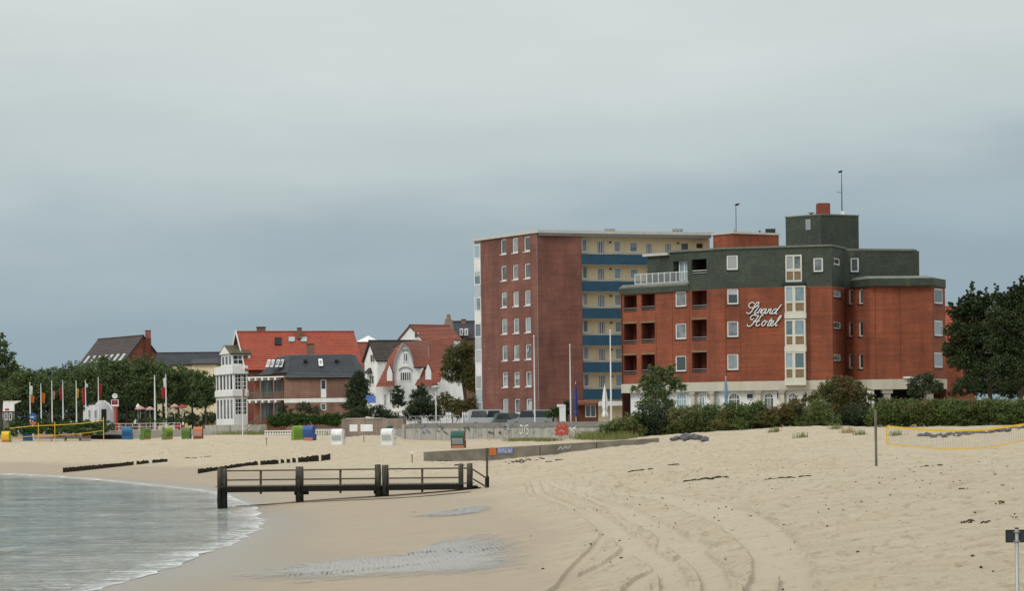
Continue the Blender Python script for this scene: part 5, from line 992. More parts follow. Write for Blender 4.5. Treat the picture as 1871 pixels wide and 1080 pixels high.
def sk(label, px, py, hpx, rz, *m, **k): p = GP(px, py); return strandkorb(label, p - Vector((0, 0, .03)), R(rz), hpx / ppm(p.y) / 1.6, *m, **k)
sk('white hooded beach chair nearer the clipped hedge, seen from behind', 618, 813, 29, 160, 'white', 'white', 'white'); sk('white hooded beach chair close to the end of the sea wall', 710, 813, 30, 158, 'white', 'white', 'white')
sk('green striped beach chair leaning in front of the graffiti wall', 838, 820, 33, 170, 'teal', 'brownwood', 'orange_canvas', 'grey', tiltx=R(-4)); sk('lime green beach chair beside the blue one below the hedge', 544, 804, 26, 205, 'lime', 'lime', 'lime', 'lime'); sk('blue beach chair with patterned back beside the lime green one', 566, 805, 27, 155, 'bluepaint', 'bluepaint', 'orange_canvas', 'bluepaint')
sk('turquoise blue beach chair in front of the promenade railing', 233, 803.5, 24, 175, 'cyan', 'cyan', 'cyan', 'bluepaint'); sk('green beach chair with red side, nearer the turquoise one', 265.5, 804, 22, 230, 'green', 'green', 'orange_canvas', 'lime'); sk('green beach chair with red side, beside the steps', 305.5, 803.5, 22, 230, 'lime', 'green', 'orange_canvas', 'green'); sk('wide green beach chair next to the orange one', 341, 802.5, 21, 170, 'green', 'teal', 'green', 'green'); sk('orange beach chair with white slats near the verandah house', 362.5, 802, 22, 176, 'orange_canvas', 'brownwood', 'brownwood', 'pink')
sk('small blue beach chair below the round blue sign', 51, 806, 20, 170, 'cyan', 'bluepaint', 'cyan', 'bluepaint'); sk('pale pinkish beach chair standing beside the benches', 156, 806, 23, 200, 'pink', 'white', 'white', 'pink'); sk('yellow and green beach chair at the left edge', 12, 808, 20, 165, 'yellow', 'lime', 'orange', 'yellow')
def bench(label, px, py):
    p = GP(px, py); t = thing('bench', label, 'bench', p, 'benches at the back of the beach'); x, y, z = p
    for i in range(3): part(t, 'seat_slat', MB().box(x - 1.1, x + 1.1, y - .2 + i * .16, y - .07 + i * .16, z + .42, z + .46), M['brownwood'])
    for i in range(3): part(t, 'back_slat', MB().box(x - 1.1, x + 1.1, y + .28, y + .32, z + .5 + i * .15, z + .62 + i * .15), M['pink'])
    for sx in (-.9, .9): part(t, 'leg', MB().box(x + sx - .06, x + sx + .06, y - .2, y + .3, z - .1, z + .42), M['concrete'])
bench('low dark bench beside the small blue beach chair', 82, 807); bench('pinkish wooden bench in the middle of the row', 106, 806); bench('pinkish wooden bench beside the pale beach chair', 133, 806)
p = GP(192, 803); bt_ = thing('rowing_boat', 'dark upturned rowing boat lying in front of the promenade wall', 'boat', p)
def hull(z0, s_): return [(p.x + 3.2 * u * s_, p.y + .75 * w_ * (1 - u * u * .9) ** .6 * s_, z0) for u in np.linspace(-1, 1, 11) for w_ in (-1,)] + [(p.x + 3.2 * u * s_, p.y + .75 * (1 - u * u * .9) ** .6 * s_, z0) for u in np.linspace(1, -1, 11)]
A1_, A2_ = hull(p.z - .05, 1), hull(p.z + .55, .72); k = len(A1_); part(bt_, 'hull', MB().add(A1_ + A2_, [(i, (i + 1) % k, (i + 1) % k + k, i + k) for i in range(k)] + [tuple(range(k, 2 * k))]), M['beam']); part(bt_, 'keel', MB().box(p.x - 2.2, p.x + 2.2, p.y - .05, p.y + .05, p.z + .55, p.z + .68), M['grey'])
# small marker posts and signs
def marker(label, px, py, yt, head, hm): p = GP(px, py); t = thing('marker_post', label, 'post', p); zt_ = W(px, yt, p.y).z; part(t, 'stake', MB().tube([(p.x, p.y, p.z - .2), (p.x, p.y, zt_)], .035, 6), M['brownwood']); part(t, 'plate', MB().box(p.x - head, p.x + head, p.y - .06, p.y - .035, zt_ - head * .3, zt_ + head * 1.3), M[hm])
marker('small grey plate on a stake in the sand left of the white beach chairs', 487, 815, 803, .12, 'grey'); marker('small white plate on a stake beside the low ramp wall', 753, 847, 829, .11, 'white'); marker('thin stake standing between the two white beach chairs', 665, 809, 794, .05, 'grey')
# volleyball court on the right
vp = GP(1601, 854); zt_ = W(1600.5, 749, vp.y).z; solo('volleyball_post', MB().tube([(vp.x, vp.y, vp.z - .3), (vp.x, vp.y, zt_ - .02), (vp.x, vp.y, zt_)], [.062, .06, .045], 10), M['plank'], 'bare wooden volleyball post standing in the sand left of the yellow net', 'post', vp)
YN = 121.0; nt_ = thing('volleyball_net', 'sagging volleyball net with yellow bands in front of the hedge', 'net', W(1700, 820, YN)); npx = np.linspace(1620, 2035, 40)
def sag(x, a, b, c): return np.interp(x, [1620, 1680, 1750, 1800, 1871, 1950, 2035], a if b is None else a)
topy = np.interp(npx, [1620, 1680, 1740, 1800, 1871, 1950, 2035], [779.5, 785, 788, 786, 776, 760, 742]); boty = np.interp(npx, [1620, 1680, 1740, 1800, 1871, 1950, 2035], [811, 818, 821.5, 818.5, 806, 790, 772])
TP = [W(x, y, YN) for x, y in zip(npx, topy)]; BP = [W(x, y, YN) for x, y in zip(npx, boty)]
def ribbon(P_, w_): 
    mb = MB()
    for a, b in zip(P_[:-1], P_[1:]): mb.bar(a, b, .012, w_)
    return mb
part(nt_, 'top_band', ribbon(TP, .085), M['yellow']); part(nt_, 'bottom_band', ribbon(BP, .05), M['yellow']); part(nt_, 'end_band', MB().bar(TP[0], BP[0], .012, .07, up=(1, 0, 0)), M['yellow']); part(nt_, 'end_band', MB().bar(TP[-1], BP[-1], .012, .07, up=(1, 0, 0)), M['yellow'])
mb = MB(); tot = len(npx) - 1
for i in range(101): f_ = i / 100 * tot; k = min(int(f_), tot - 1); mb.bar(TP[k].lerp(TP[k + 1], f_ - k), BP[k].lerp(BP[k + 1], f_ - k), .007)
for j in range(1, 8):
    for k in range(tot): mb.bar(TP[k].lerp(BP[k], j / 8), TP[k + 1].lerp(BP[k + 1], j / 8), .005)
mesh_ = part(nt_, 'mesh', mb, plain('net_cord', (.28, .26, .24), .8, .1)); mesh_['kind'] = 'stuff'
e_ = W(2060, 850, YN); solo('volleyball_post', MB().tube([(e_.x, e_.y, gz(e_.x, e_.y) - .3), (e_.x, e_.y, W(2060, 735, YN).z)], .06, 10), M['plank'], 'wooden volleyball post at the far right end of the yellow net', 'post', (e_.x, e_.y, gz(e_.x, e_.y)))
for k, lab in ((0, 'cord'),): part(nt_, 'guy_cord', MB().tube([TP[-1], (e_.x, e_.y, TP[-1].z + .1)], .01, 5), M['grey']); part(nt_, 'guy_cord', MB().tube([TP[0], (vp.x, vp.y, TP[0].z + .04)], .006, 5), M['grey'])
# information sign at the lower right, seen from behind
Ys = 27.0; sp = W(1860, 1150, Ys); g_ = gz(sp.x, sp.y); si = thing('sign_post', 'dark sign plate on galvanised pole at the lower right corner', 'sign', (sp.x, sp.y, g_)); zc_ = W(1860, 967, Ys).z
part(si, 'pole', MB().tube([(sp.x, sp.y, g_ - .3), (sp.x, sp.y, zc_)], .019, 12), M['steel'], True); part(si, 'pole_cap', MB().tube([(sp.x, sp.y, zc_ + .001), (sp.x, sp.y, zc_ + .012)], .020, 12), M['black'])
pa, pb = W(1838, 969, Ys), W(1838, 992.5, Ys); wpl = .30; pt = part(si, 'sign_plate', MB().box(pa.x, pa.x + wpl, sp.y + .026, sp.y + .034, pb.z, pa.z), plain('dark_plate', (.030, .036, .040), .45, .15, 8)); mb = MB()
for z0, z1, x0, x1 in ((pb.z, pb.z + .012, pa.x, pa.x + wpl), (pa.z - .012, pa.z, pa.x, pa.x + wpl), (pb.z + .0125, pa.z - .0125, pa.x, pa.x + .012), (pb.z + .0125, pa.z - .0125, pa.x + wpl - .012, pa.x + wpl)): mb.box(x0, x1, sp.y + .018, sp.y + .0258, z0, z1)
part(pt, 'rim', mb, M['black']); zc2 = W(1860, 989.5, Ys).z
for z in (zc2, pa.z - .02): part(si, 'clamp', MB().lathe([(.021, -.008), (.026, -.008), (.026, .008), (.021, .008)], (sp.x, sp.y, z), 12), M['steel']); part(si, 'clamp_bolt', MB().box(sp.x - .033, sp.x + .033, sp.y + .004, sp.y + .0255, z - .006, z + .006), M['steel'])
# ================================================================== poles, lamps, parasols, cars on the promenade
def pole(px, yt, yb, Y, r_, label, name='flagpole', flag=None, base=zP, group='tall white flagpoles', cat='flagpole'):
    p = W(px, yb, Y); z1 = W(px, yt, Y).z; t = thing(name, label, cat, (p.x, p.y, base), group); part(t, 'pole', MB().tube([(p.x, p.y, base - .2), (p.x, p.y, base + (z1 - base) * .5), (p.x, p.y, z1)], [r_, r_ * .85, r_ * .5], 8), M['whitepole']); part(t, 'finial', MB().lathe([(.02, 0), (.07, .05), (.07, .1), (.02, .16)], (p.x, p.y, z1), 8), M['whitepole'])
    if flag:
        for k, (m_, f0, f1, wd_) in enumerate(flag):
            za, zb_ = z1 - .3 - f0, z1 - .3 - f1; mb = MB(); n_ = 7; R_ = random.Random(px + k); A_ = []
            for i in range(n_):
                x = p.x + .05 + wd_ * i / (n_ - 1); yo = .09 * math.sin(i * 2.2 + k) ; A_.append(((x, p.y + yo, za - abs(wd_) * .5 * i / n_), (x - wd_ * .25 * i / n_, p.y + yo * 1.3 - .03, zb_ - abs(wd_) * .35 * i / n_)))
            for (a, b), (c, d) in zip(A_[:-1], A_[1:]): mb.quad(b, d, c, a); mb.quad((a[0], a[1] + .01, a[2]), (c[0], c[1] + .01, c[2]), (d[0], d[1] + .01, d[2]), (b[0], b[1] + .01, b[2]))
            part(t, 'flag', mb, M[m_])
    return t
FW = [('white', 0, 1.2, .5), ('red', 1.2, 2.4, .7)]
ordn = ['first', 'second', 'third', 'fourth', 'fifth', 'sixth', 'seventh']
for i, (px, yt, fl) in enumerate(((55.5, 701, [('white', 0, 1.3, .35), ('orange', 1.3, 2.4, .6)]), (75.5, 703, [('orange', .8, 2.3, .6)]), (95.5, 698, [('pink', 1, 2.2, .4)]), (115.5, 698, [('red', .4, 2.3, -.55)]), (140, 698, [('yellow', .6, 2., .3)]), (157, 697, [('white', 0, .5, .3), ('red', .5, 2.8, -.6)]), (180.5, 691, [('red', .5, 2.3, .5)]))):
    pole(px, yt, 772, 398 - (10 if i == 5 else 0), .1, ordn[i] + ' flagpole from the left in the row of limp flags by the trees', flag=fl, group='row of flagpoles with limp flags')
pole(283.5, 688, 772, 398, .15, 'thick white flagpole without flag in front of the terrace', flag=None, group='row of flagpoles with limp flags'); pole(304, 686, 772, 398, .12, 'flagpole with white and red flag in front of the terrace', flag=[('white', 0, 1.5, -.45), ('red', 1.3, 2.9, -.75)], group='row of flagpoles with limp flags')
p = GP(443.5, 796); pole(443.5, 690, 796, p.y, .07, 'thin flagpole with small pennant in front of the verandah house', flag=[('pink', .9, 2.2, .3)], base=p.z, group=None)
pole(977.5, 616, 770, 250, .07, 'bare white flagpole before the left brick face of the block', group='bare flagpoles by the sea wall'); pole(1043, 632, 770, 247, .07, 'bare white flagpole before the plain brick pier', group='bare flagpoles by the sea wall'); pole(1117, 606, 770, 238, .085, 'bare white flagpole before the blue galleries', group='bare flagpoles by the sea wall')
def lamp(px, yt, Y, label): p = W(px, 775, Y); z1 = W(px, yt, Y).z; t = thing('street_lamp', label, 'street lamp', (p.x, p.y, zP), 'promenade lamps'); part(t, 'post', MB().tube([(p.x, p.y, zP), (p.x, p.y, zP + 1), (p.x, p.y, z1)], [.07, .06, .04], 8), M['whitepole']); part(t, 'lamp_head', MB().lathe([(.05, -.1), (.16, .05), (.42, .28), (.40, .34), (.1, .42)], (p.x, p.y, z1), 10), M['frosted'])
lamp(797, 713, 268, 'white street lamp on the sea wall in front of the villa bushes')
def parasol(px, y0, y1, Y, m_, label, wd_=.36):
    p = W(px, y1, Y); z0, z1 = W(px, y1, Y).z, W(px, y0, Y).z; hh_ = z1 - z0; t = thing('folded_parasol', label, 'parasol', (p.x, p.y, zP)); part(t, 'pole', MB().tube([(p.x, p.y, zP), (p.x, p.y, z1 + .1)], .03, 6), M['whitepole']); mb = MB(); n_ = 12; pr_ = [(.62, .0), (.7, .06), (.45, .18), (.62, .3), (.58, .5), (.42, .72), (.2, .9), (.04, 1.0)]; vs_ = []
    for r_, q in pr_:
        for k in range(n_): rr = r_ * wd_ * (1 if k % 2 else .72); vs_.append((p.x + rr * math.cos(6.283 * k / n_), p.y + rr * math.sin(6.283 * k / n_), z0 + q * hh_))
    mb.add(vs_, [(i * n_ + k, i * n_ + (k + 1) % n_, (i + 1) * n_ + (k + 1) % n_, (i + 1) * n_ + k) for i in range(len(pr_) - 1) for k in range(n_)]); part(t, 'canopy', mb, m_); part(t, 'base', MB().box(p.x - .35, p.x + .35, p.y - .35, p.y + .35, zP, zP + .12), M['concrete'])
navyc = plain('navy_canvas', (.03, .06, .22), .7, .2, 3); paleblue = plain('pale_blue_canvas', (.14, .25, .36), .7, .35, 3)
parasol(1052.5, 700, 760, 250, navyc, 'dark blue folded parasol in front of the brown hut', .36); parasol(1105.5, 703, 762, 246, M['white'], 'white folded parasol in front of the blue galleries', .48); parasol(1327, 690, 740, 228, paleblue, 'pale blue folded parasol in front of the hotel arcade', .30)
pb_ = W(1028, 765, 246); wb_ = thing('white_board', 'narrow white notice board on legs on the sea wall by the flagpole', 'sign', (pb_.x, pb_.y, zP)); z1 = W(1028, 740, 246).z; part(wb_, 'board', MB().box(pb_.x - .28, pb_.x + .28, pb_.y, pb_.y + .05, zP + .6, z1), M['white']); part(wb_, 'sign_arm', MB().box(pb_.x - .5, pb_.x + .1, pb_.y - .04, pb_.y - .004, z1 - .2, z1 + .05), M['white'])
for sx in (-.22, .22): part(wb_, 'leg', MB().box(pb_.x + sx - .04, pb_.x + sx + .04, pb_.y, pb_.y + .05, zP, zP + .6), M['white'])
def car(label, px, Y, ln_, h_, rz, col, van=False):
    p = W(px, 775, Y); t = thing('parked_car', label, 'car', (p.x, p.y, zP), 'cars parked behind the sea wall', R(rz)); l = ln_ / 2; hb_ = h_ * .55
    low = [(-l, .32), (-l, hb_ * .8), (-l + .15, hb_), (l - (.9 if not van else .35), hb_), (l - .1, hb_ * .8), (l, .5), (l, .3), (l - .2, .22), (-l + .2, .22)]
    cab = [(-l + .2, hb_), (-l + (.45 if not van else .28), h_ - .06), (-l + .8, h_), (l * .15 if not van else l * .45, h_), (l * .30 if not van else l * .58, h_ - .07), (l * .62 if not van else l * .85, hb_)]
    mk = lambda pr_, w_: (lambda mb, k: mb.add([(x, -w_, z) for x, z in pr_] + [(x, w_, z) for x, z in pr_], [tuple(range(k)), tuple(reversed(range(k, 2 * k)))] + [(i, i + k, (i + 1) % k + k, (i + 1) % k) for i in range(k)]))(MB(), len(pr_))
    part(t, 'body', mk(low, .86), col, local=True); part(t, 'cabin', mk([(x * .995, z - .002 if z > hb_ else z) for x, z in cab], .74), col, local=True)
    for s_ in (-1, 1):
        for x0, x1 in ((-l + .5, -.25), (-.17, l * .48)): part(t, 'side_window', MB().add([(x0 - .12, s_ * .746, hb_ + .05), (x1 + .1, s_ * .746, hb_ + .05), (x1 - .12, s_ * .746, h_ - .12), (x0 + .06, s_ * .746, h_ - .12)], [(0, 1, 2, 3)]), M['pane_dark'], local=True)
        for x in (-l * .62, l * .62):
            w_ = part(t, 'wheel', MB().tube([(x, s_ * .72, .32), (x, s_ * .89, .32)], .32, 14), M['black'], local=True); part(w_, 'rim', MB().tube([(x, s_ * .89, .32), (x, s_ * .90, .32)], .2, 10), M['steel'], local=True)
        part(t, 'headlight', MB().box(l - .12, l + .01, s_ * .62 - .15, s_ * .62 + .15, hb_ * .68, hb_ * .82), M['frosted'], local=True)
    part(t, 'windscreen', MB().add([(cab[4][0] + .03, -.66, cab[4][1] - .05), (cab[4][0] + .03, .66, cab[4][1] - .05), (cab[5][0] + .01, .68, hb_ + .04), (cab[5][0] + .01, -.68, hb_ + .04)], [(0, 1, 2, 3)]), M['pane_dark'], local=True)
cw = plain('car_silver', (.42, .44, .44), .3, .06); cg = plain('car_grey_green', (.10, .14, .13), .3, .06); cb = plain('car_grey', (.25, .27, .28), .3, .06)
car('silver van parked behind the sea wall at the glazed end of the block', 893, 268, 4.5, 1.85, 8, cw, True); car('dark green car parked between the silver van and the grey car', 930, 268, 3.9, 1.5, 20, cg); car('long grey car parked behind the sea wall next to the bare flagpole', 973, 262, 4.6, 1.75, 172, cb)
# clock and temperature pylon, round blue sign
Yc = 396; p = W(210.5, 772, Yc); ck = thing('clock_pylon', 'clock and display pylon on red posts in front of the trees', 'clock', (p.x, p.y, zP)); zz_ = lambda y: W(210.5, y, Yc).z
for sx, m_ in ((-.22, 'pink'), (.22, 'red')): part(ck, 'post', MB().tube([(p.x + sx, p.y, zP), (p.x + sx, p.y, zz_(742))], .16, 8), M[m_])
part(ck, 'display_box', MB().box(p.x - .52, p.x + .52, p.y - .2, p.y + .2, zz_(743), zz_(730.5)), M['white']); dsp = part(ck, 'display', MB().box(p.x - .42, p.x + .42, p.y - .23, p.y - .203, zz_(739.5), zz_(731.5)), plain('dark_red_display', (.22, .012, .025), .4, .1)); part(dsp, 'digit_mark', MB().box(p.x + .0, p.x + .06, p.y - .245, p.y - .232, zz_(735.5), zz_(733)), M['white'])
mb = MB(); mb.tube([(p.x, p.y - .14, zz_(724)), (p.x, p.y + .14, zz_(724))], .38, 18); cf = part(ck, 'clock_face', mb, M['white']); part(cf, 'clock_hand', MB().bar((p.x, p.y - .15, zz_(724)), (p.x + .15, p.y - .15, zz_(724) + .18), .03), M['black']); part(cf, 'clock_hand', MB().bar((p.x, p.y - .153, zz_(724)), (p.x - .08, p.y - .153, zz_(724) + .1), .03), M['black'])
p = GP(60.5, 805); Yb = p.y; bs = thing('round_blue_sign', 'round blue sign with orange plate on a white post at the left', 'sign', p); q = W(60, 762, Yb); part(bs, 'disc', MB().tube([(q.x, q.y - .08, q.z), (q.x, q.y - .04, q.z)], .55, 18), M['bluepaint']); part(bs, 'white_band', MB().box(q.x - .36, q.x + .2, q.y - .095, q.y - .082, q.z - .18, q.z + .1), M['frosted']); zq_ = W(60, 773.5, Yb).z; part(bs, 'orange_plate', MB().box(q.x - .4, q.x + .45, q.y - .08, q.y - .04, zq_ - .22, zq_ + .2), M['orange']); part(bs, 'post', MB().tube([(q.x, q.y, p.z - .2), (q.x, q.y, q.z + .3)], .07, 8), M['white'])
# second yellow volleyball net far left
p0_, p1_ = W(18, 783, 352), W(190, 768, 352); n2 = thing('far_volleyball_net', 'long yellow net tape in front of the bushes at the left', 'net', W(95, 800, 352)); pts = [W(x, y, 352) for x, y in ((18, 783), (60, 778.5), (105, 777), (150, 774), (190, 768.5))]; pts2 = [v - Vector((0, 0, 1.3)) for v in pts]; part(n2, 'top_band', ribbon(pts, .09), M['yellow']); part(n2, 'bottom_band', ribbon(pts2, .07), M['yellow'])
for x, y in ((70, 777), (100, 775), (189, 767)): a = W(x, y, 352); part(n2, 'post', MB().tube([(a.x, a.y, gz(a.x, a.y)), (a.x, a.y, a.z + .3)], .05, 6), M['yellow'])
# promenade edge: retaining walls, railings, steps
def railing(label, pxs, Y0, Y1, zb_, hgt, n_, mat='whitepole', group=None):
    a, b = W(pxs[0], 780, Y0), W(pxs[1], 780, Y1); t = thing('railing', label, 'railing', (a.x, a.y, zb_), group)
    for q in (hgt, hgt * .55): part(t, 'rail', MB().bar((a.x, a.y, zb_ + q), (b.x, b.y, zb_ + q), .05), M[mat])
    for i in range(n_ + 1): f_ = i / n_; x, y = a.x + (b.x - a.x) * f_, a.y + (b.y - a.y) * f_; part(t, 'post', MB().tube([(x, y, zb_ - .1), (x, y, zb_ + hgt)], .035, 6), M[mat])
railing('pale metal railing along the promenade edge behind the coloured beach chairs', (205, 330), 392, 388, zP, 1.0, 10); railing('thin railing on top of the sea wall below the villa bushes', (748, 840), 272, 262, ztop - .3, 1.0, 8, 'grey')
def lowwall(name, label, pa_, Ya, pb_2, Yb_, z0, z1, mat='concrete', npan=6):
    fr_ = FR(C2(pa_, Ya, 790), C2(pb_2, Yb_, 790)); t = thing(name, label, 'wall', (fr_.A.x, fr_.A.y, z0))
    for i in range(npan): part(t, 'wall_panel', strip(fr_, fr_.L * i / npan + .015, fr_.L * (i + 1) / npan - .015, -.4, rs.uniform(-.02, .03), z0, z1), M[mat])
    return t, fr_
lowwall('promenade_wall', 'grey retaining wall of the promenade behind the coloured beach chairs', 160, 394, 335, 389, 1.9, 3.6, npan=9); lowwall('garden_wall', 'pale board clad retaining wall below the verandah house', 374, 368, 484, 361, 2.2, 4.25, 'stained', 14); tt, fr_ = lowwall('brick_garden_wall', 'old brick garden wall with white niches left of the sea wall', 624, 300, 737, 288, 2.3, 4.75, 'brick_brown', 5)
for x0, x1 in ((640, 654), (660, 682)): part(tt, 'white_panel', strip(fr_, fr_.px(x0, 785)[0], fr_.px(x1, 785)[0], .035, .08, fr_.px(650, 789)[1], fr_.px(650, 776)[1]), M['white'])
part(tt, 'wall_cap', strip(fr_, fr_.px(634, 770)[0], fr_.px(697, 770)[0], -.45, .1, 4.753, 4.83), M['band'])
st_ = thing('wooden_steps', 'dark wooden steps leading from the beach up to the promenade', 'steps', W(320, 803, 390)); a = W(317, 802, 388)
for i in range(7): z = 2.35 + i * .2; part(st_, 'tread', MB().box(a.x - .9, a.x + .9, 387 + i * .3, 387.28 + i * .3, z - .04, z), M['beam'])
for sx in (-.95, .95): part(st_, 'stringer', MB().bar((a.x + sx, 386.9, 2.2), (a.x + sx, 389.2, 3.65), .08, .3), M['beam'])
st2 = thing('ramp_stairs', 'grey wooden stair with handrail beside the verandah house garden wall', 'steps', W(455, 790, 360)); A_, B_ = W(448, 788, 360), W(476, 766, 360)
for dz in (0, .55): part(st2, 'handrail', MB().bar(A_ + Vector((0, 0, dz)), B_ + Vector((0, 0, dz)), .09, .1), M['plank'])
for i in range(8): q = A_.lerp(B_, (i + .5) / 8); part(st2, 'tread', MB().box(q.x - .14, q.x + .14, q.y, q.y + 1.1, q.z - .5, q.z - .45), M['plank'])
tf = thing('white_fence', 'low white slatted fence below the clipped hedge', 'fence', W(490, 780, 330)); ff = FR(C2(484, 331, 780), C2(624, 327, 780)); zf = 2.7
for i in range(30): part(tf, 'post', strip(ff, i * ff.L / 30, i * ff.L / 30 + .09, 0, .06, zf, zf + .8), M['white'])
for z in (zf + .72, zf + .35): part(tf, 'rail', strip(ff, 0, ff.L, .062, .1, z, z + .1), M['white'])
for x0, x1, lab in ((815, 826, 'short white picket fence panel left of the shrubs by the block'), (845, 869, 'white picket fence panel next to the glazed end of the block')):
    pf = FR(C2(x0, 276, 760), C2(x1, 275, 760)); t = thing('picket_fence', lab, 'fence', (pf.A.x, pf.A.y, zP)); zt_ = W(850, 753, 275).z; n_ = int(pf.L / .28)
    for i in range(n_): part(t, 'picket', strip(pf, i * .28, i * .28 + .12, 0, .04, zP, zt_), M['white'])
    part(t, 'rail', strip(pf, 0, pf.L, -.05, -.003, zt_ - .25, zt_ - .15), M['white'])
# terrace parasols, blue marquee, garden umbrella, rocks
def open_parasol(px, yt, Y, rpx, m_, label): p = W(px, yt, Y); r_ = rpx / ppm(Y); t = thing('terrace_parasol', label, 'parasol', (p.x, p.y, zP), 'open parasols on the terrace'); part(t, 'canopy', MB().lathe([(r_, -.55), (r_ * 1.0, -.42), (r_ * .5, -.16), (.05, .0)], p, 8), M[m_]); part(t, 'pole', MB().tube([(p.x, p.y, zP), (p.x, p.y, p.z - .02)], .03, 6), M['whitepole'])
for px, yt, r_, m_, lb in ((256, 742, 10, 'pink', 'faded pink open parasol at the left of the terrace'), (274, 743, 9, 'pink', 'faded pink open parasol left of the thick flagpole'), (319, 738, 8, 'pink', 'faded pink open parasol right of the flagged pole'), (333, 739, 8, 'red', 'dull red open parasol on the right of the terrace'), (252, 738, 4, 'white', 'small white parasol top behind the pink parasols')): open_parasol(px, yt, 408, r_, m_, lb)
mq = thing('blue_marquee', 'blue canvas canopy between the dark conifer and the villa', 'canopy', W(682, 740, 335)); q = [W(668, 722, 336), W(692, 724, 334), W(690, 736, 332), W(672, 736, 333)]; part(mq, 'canvas', MB().slab(list(reversed(q)), .06), M['bluepaint']); 
for v in q[2:]: part(mq, 'pole', MB().tube([(v.x, v.y, zP), tuple(v)], .04, 6), M['whitepole'])
gu = thing('garden_umbrella', 'wide pale garden umbrella below the villa conifers', 'parasol', W(726, 760, 315)); p = W(726, 746, 315); part(gu, 'canopy', MB().lathe([(1.1, -.5), (1.1, -.4), (.5, -.15), (.05, 0)], p, 10), M['band']); part(gu, 'pole', MB().tube([(p.x, p.y, zP), (p.x, p.y, p.z)], .03, 6), M['whitepole'])
dp_ = thing('green_bin', 'small green waste bin beside the garden wall', 'bin', W(712, 790, 286)); p = W(712, 790, 286); part(dp_, 'body', MB().lathe([(.28, 0), (.33, .8)], (p.x, p.y, p.z - .3), 10), M['teal']); part(dp_, 'lid', MB().lathe([(.35, 0), (.3, .15), (.1, .2)], (p.x, p.y, p.z + .5), 10), M['teal'])

# ================================================================== vegetation
def leaves(blobs, size, dens, seed, flat_=.8, name='crown', clump=.30):
    """blobs: (centre, rx, ry, rz); leaf sized quads gathered in clumps through each blob"""
    r_ = np.random.default_rng(seed); P_ = []
    for c, rx, ry, rz in blobs:
        area = math.pi * rx * rz; n_ = max(30, int(area / (size * size * .5) * dens * 1.7)); m_ = max(8, int(n_ / 22)); d = r_.normal(size=(m_, 3)); d /= np.linalg.norm(d, axis=1)[:, None]; rad = r_.random(m_) ** .38
        cc = d * rad[:, None] * np.array([rx, ry, rz]) * 1.04; k = r_.integers(0, m_, n_); rr = np.array([rx, ry, rz]).mean() * clump; p = cc[k] + r_.normal(size=(n_, 3)) * rr * np.array([.5, .5, .42]); P_.append(p + np.array(c))
    P_ = np.concatenate(P_); n_ = len(P_); a = r_.normal(size=(n_, 3)); a[:, 2] *= flat_; a /= np.linalg.norm(a, axis=1)[:, None]; b = r_.normal(size=(n_, 3)); b -= (b * a).sum(1)[:, None] * a; b /= np.linalg.norm(b, axis=1)[:, None] + 1e-9
    s_ = size * r_.uniform(.55, 1.25, n_)[:, None]; V_ = np.stack([P_ - a * s_ * .6, P_ + b * s_ * .33, P_ + a * s_ * .6, P_ - b * s_ * .33], 1).reshape(-1, 3); return V_, np.arange(n_ * 4).reshape(-1, 4)
def crown_part(t, blobs, size, dens, seed, mat, name='crown', clump=.30):
    V_, Q_ = leaves(blobs, size, dens, seed, name=name, clump=clump); me = np_mesh(name, V_ - np.array(wpos(t)), Q_); me.materials.append(mat); return part(t, name, me, None, local=True)
def trunk_part(t, base, top, r_, seed, limbs=5, spread=1.5, mat='bark'):
    R_ = random.Random(seed); base, top = Vector(base), Vector(top); mb = MB(); pts = [base.lerp(top, i / 5) + Vector((R_.uniform(-.1, .1), R_.uniform(-.1, .1), 0)) * (1 if i else 0) for i in range(6)]; mb.tube(pts, [r_ * (1 - .14 * i) for i in range(6)], 7); t_ = part(t, 'trunk', mb, M[mat]); 
    for i in range(limbs): a = base.lerp(top, .45 + .5 * i / limbs); b = a + Vector((R_.uniform(-1, 1) * spread, R_.uniform(-1, 1) * spread, R_.uniform(.4, 1.1) * spread)); part(t_, 'limb', MB().tube([a, a.lerp(b, .5) + Vector((0, 0, .1)), b], [r_ * .4, r_ * .28, r_ * .12], 5), M[mat])
    return t_
def bl(px, py, Y, rx, ry=None, dz=None, j=0): return (tuple(W(px, py, Y + j)), rx / ppm(Y), (dz or rx) / ppm(Y), (ry or rx) / ppm(Y))
def tree(name, label, px, yb, Y, blobs, mat, size=.24, dens=4, seed=1, base=zP, r_=.2, group=None, limbs=5, cat='tree', clump=.3, xb=None):
    p = W(xb or px, yb, Y); t = thing(name, label, cat, (p.x, p.y, base), group); B_ = [bl(x, y, Y, rx, ry, None, random.Random(seed * 31 + i).uniform(-.8, .8) * rx / ppm(Y)) for i, (x, y, rx, ry) in enumerate(blobs)]
    top = max(b[0][2] for b in B_); trunk_part(t, (p.x, p.y, base - .3), (W(px, 700, Y).x, p.y, top - .2), r_, seed, limbs, min(2.2, blobs[0][2] / ppm(Y) * 1.2)); crown_part(t, B_, size, dens, seed, M[mat], clump=clump); return t
def autoblobs(px, yt, yb, w_, seed, n_=13):
    w_ *= 1.15
    R_ = random.Random(seed); o_ = []; hh_ = yb - yt
    for i in range(n_):
        f_ = (i + .5) / n_; y = yt + hh_ * (.14 + .74 * f_); ww = w_ * math.sin(math.pi * (.2 + .6 * f_)) ** .6; x = px + R_.uniform(-1, 1) * ww * .42; q = w_ * R_.uniform(.2, .3); o_.append((x, y, q, q * R_.uniform(.7, .95)))
    o_.append((px, yt + hh_ * .55, w_ * .42, hh_ * .40)); return o_
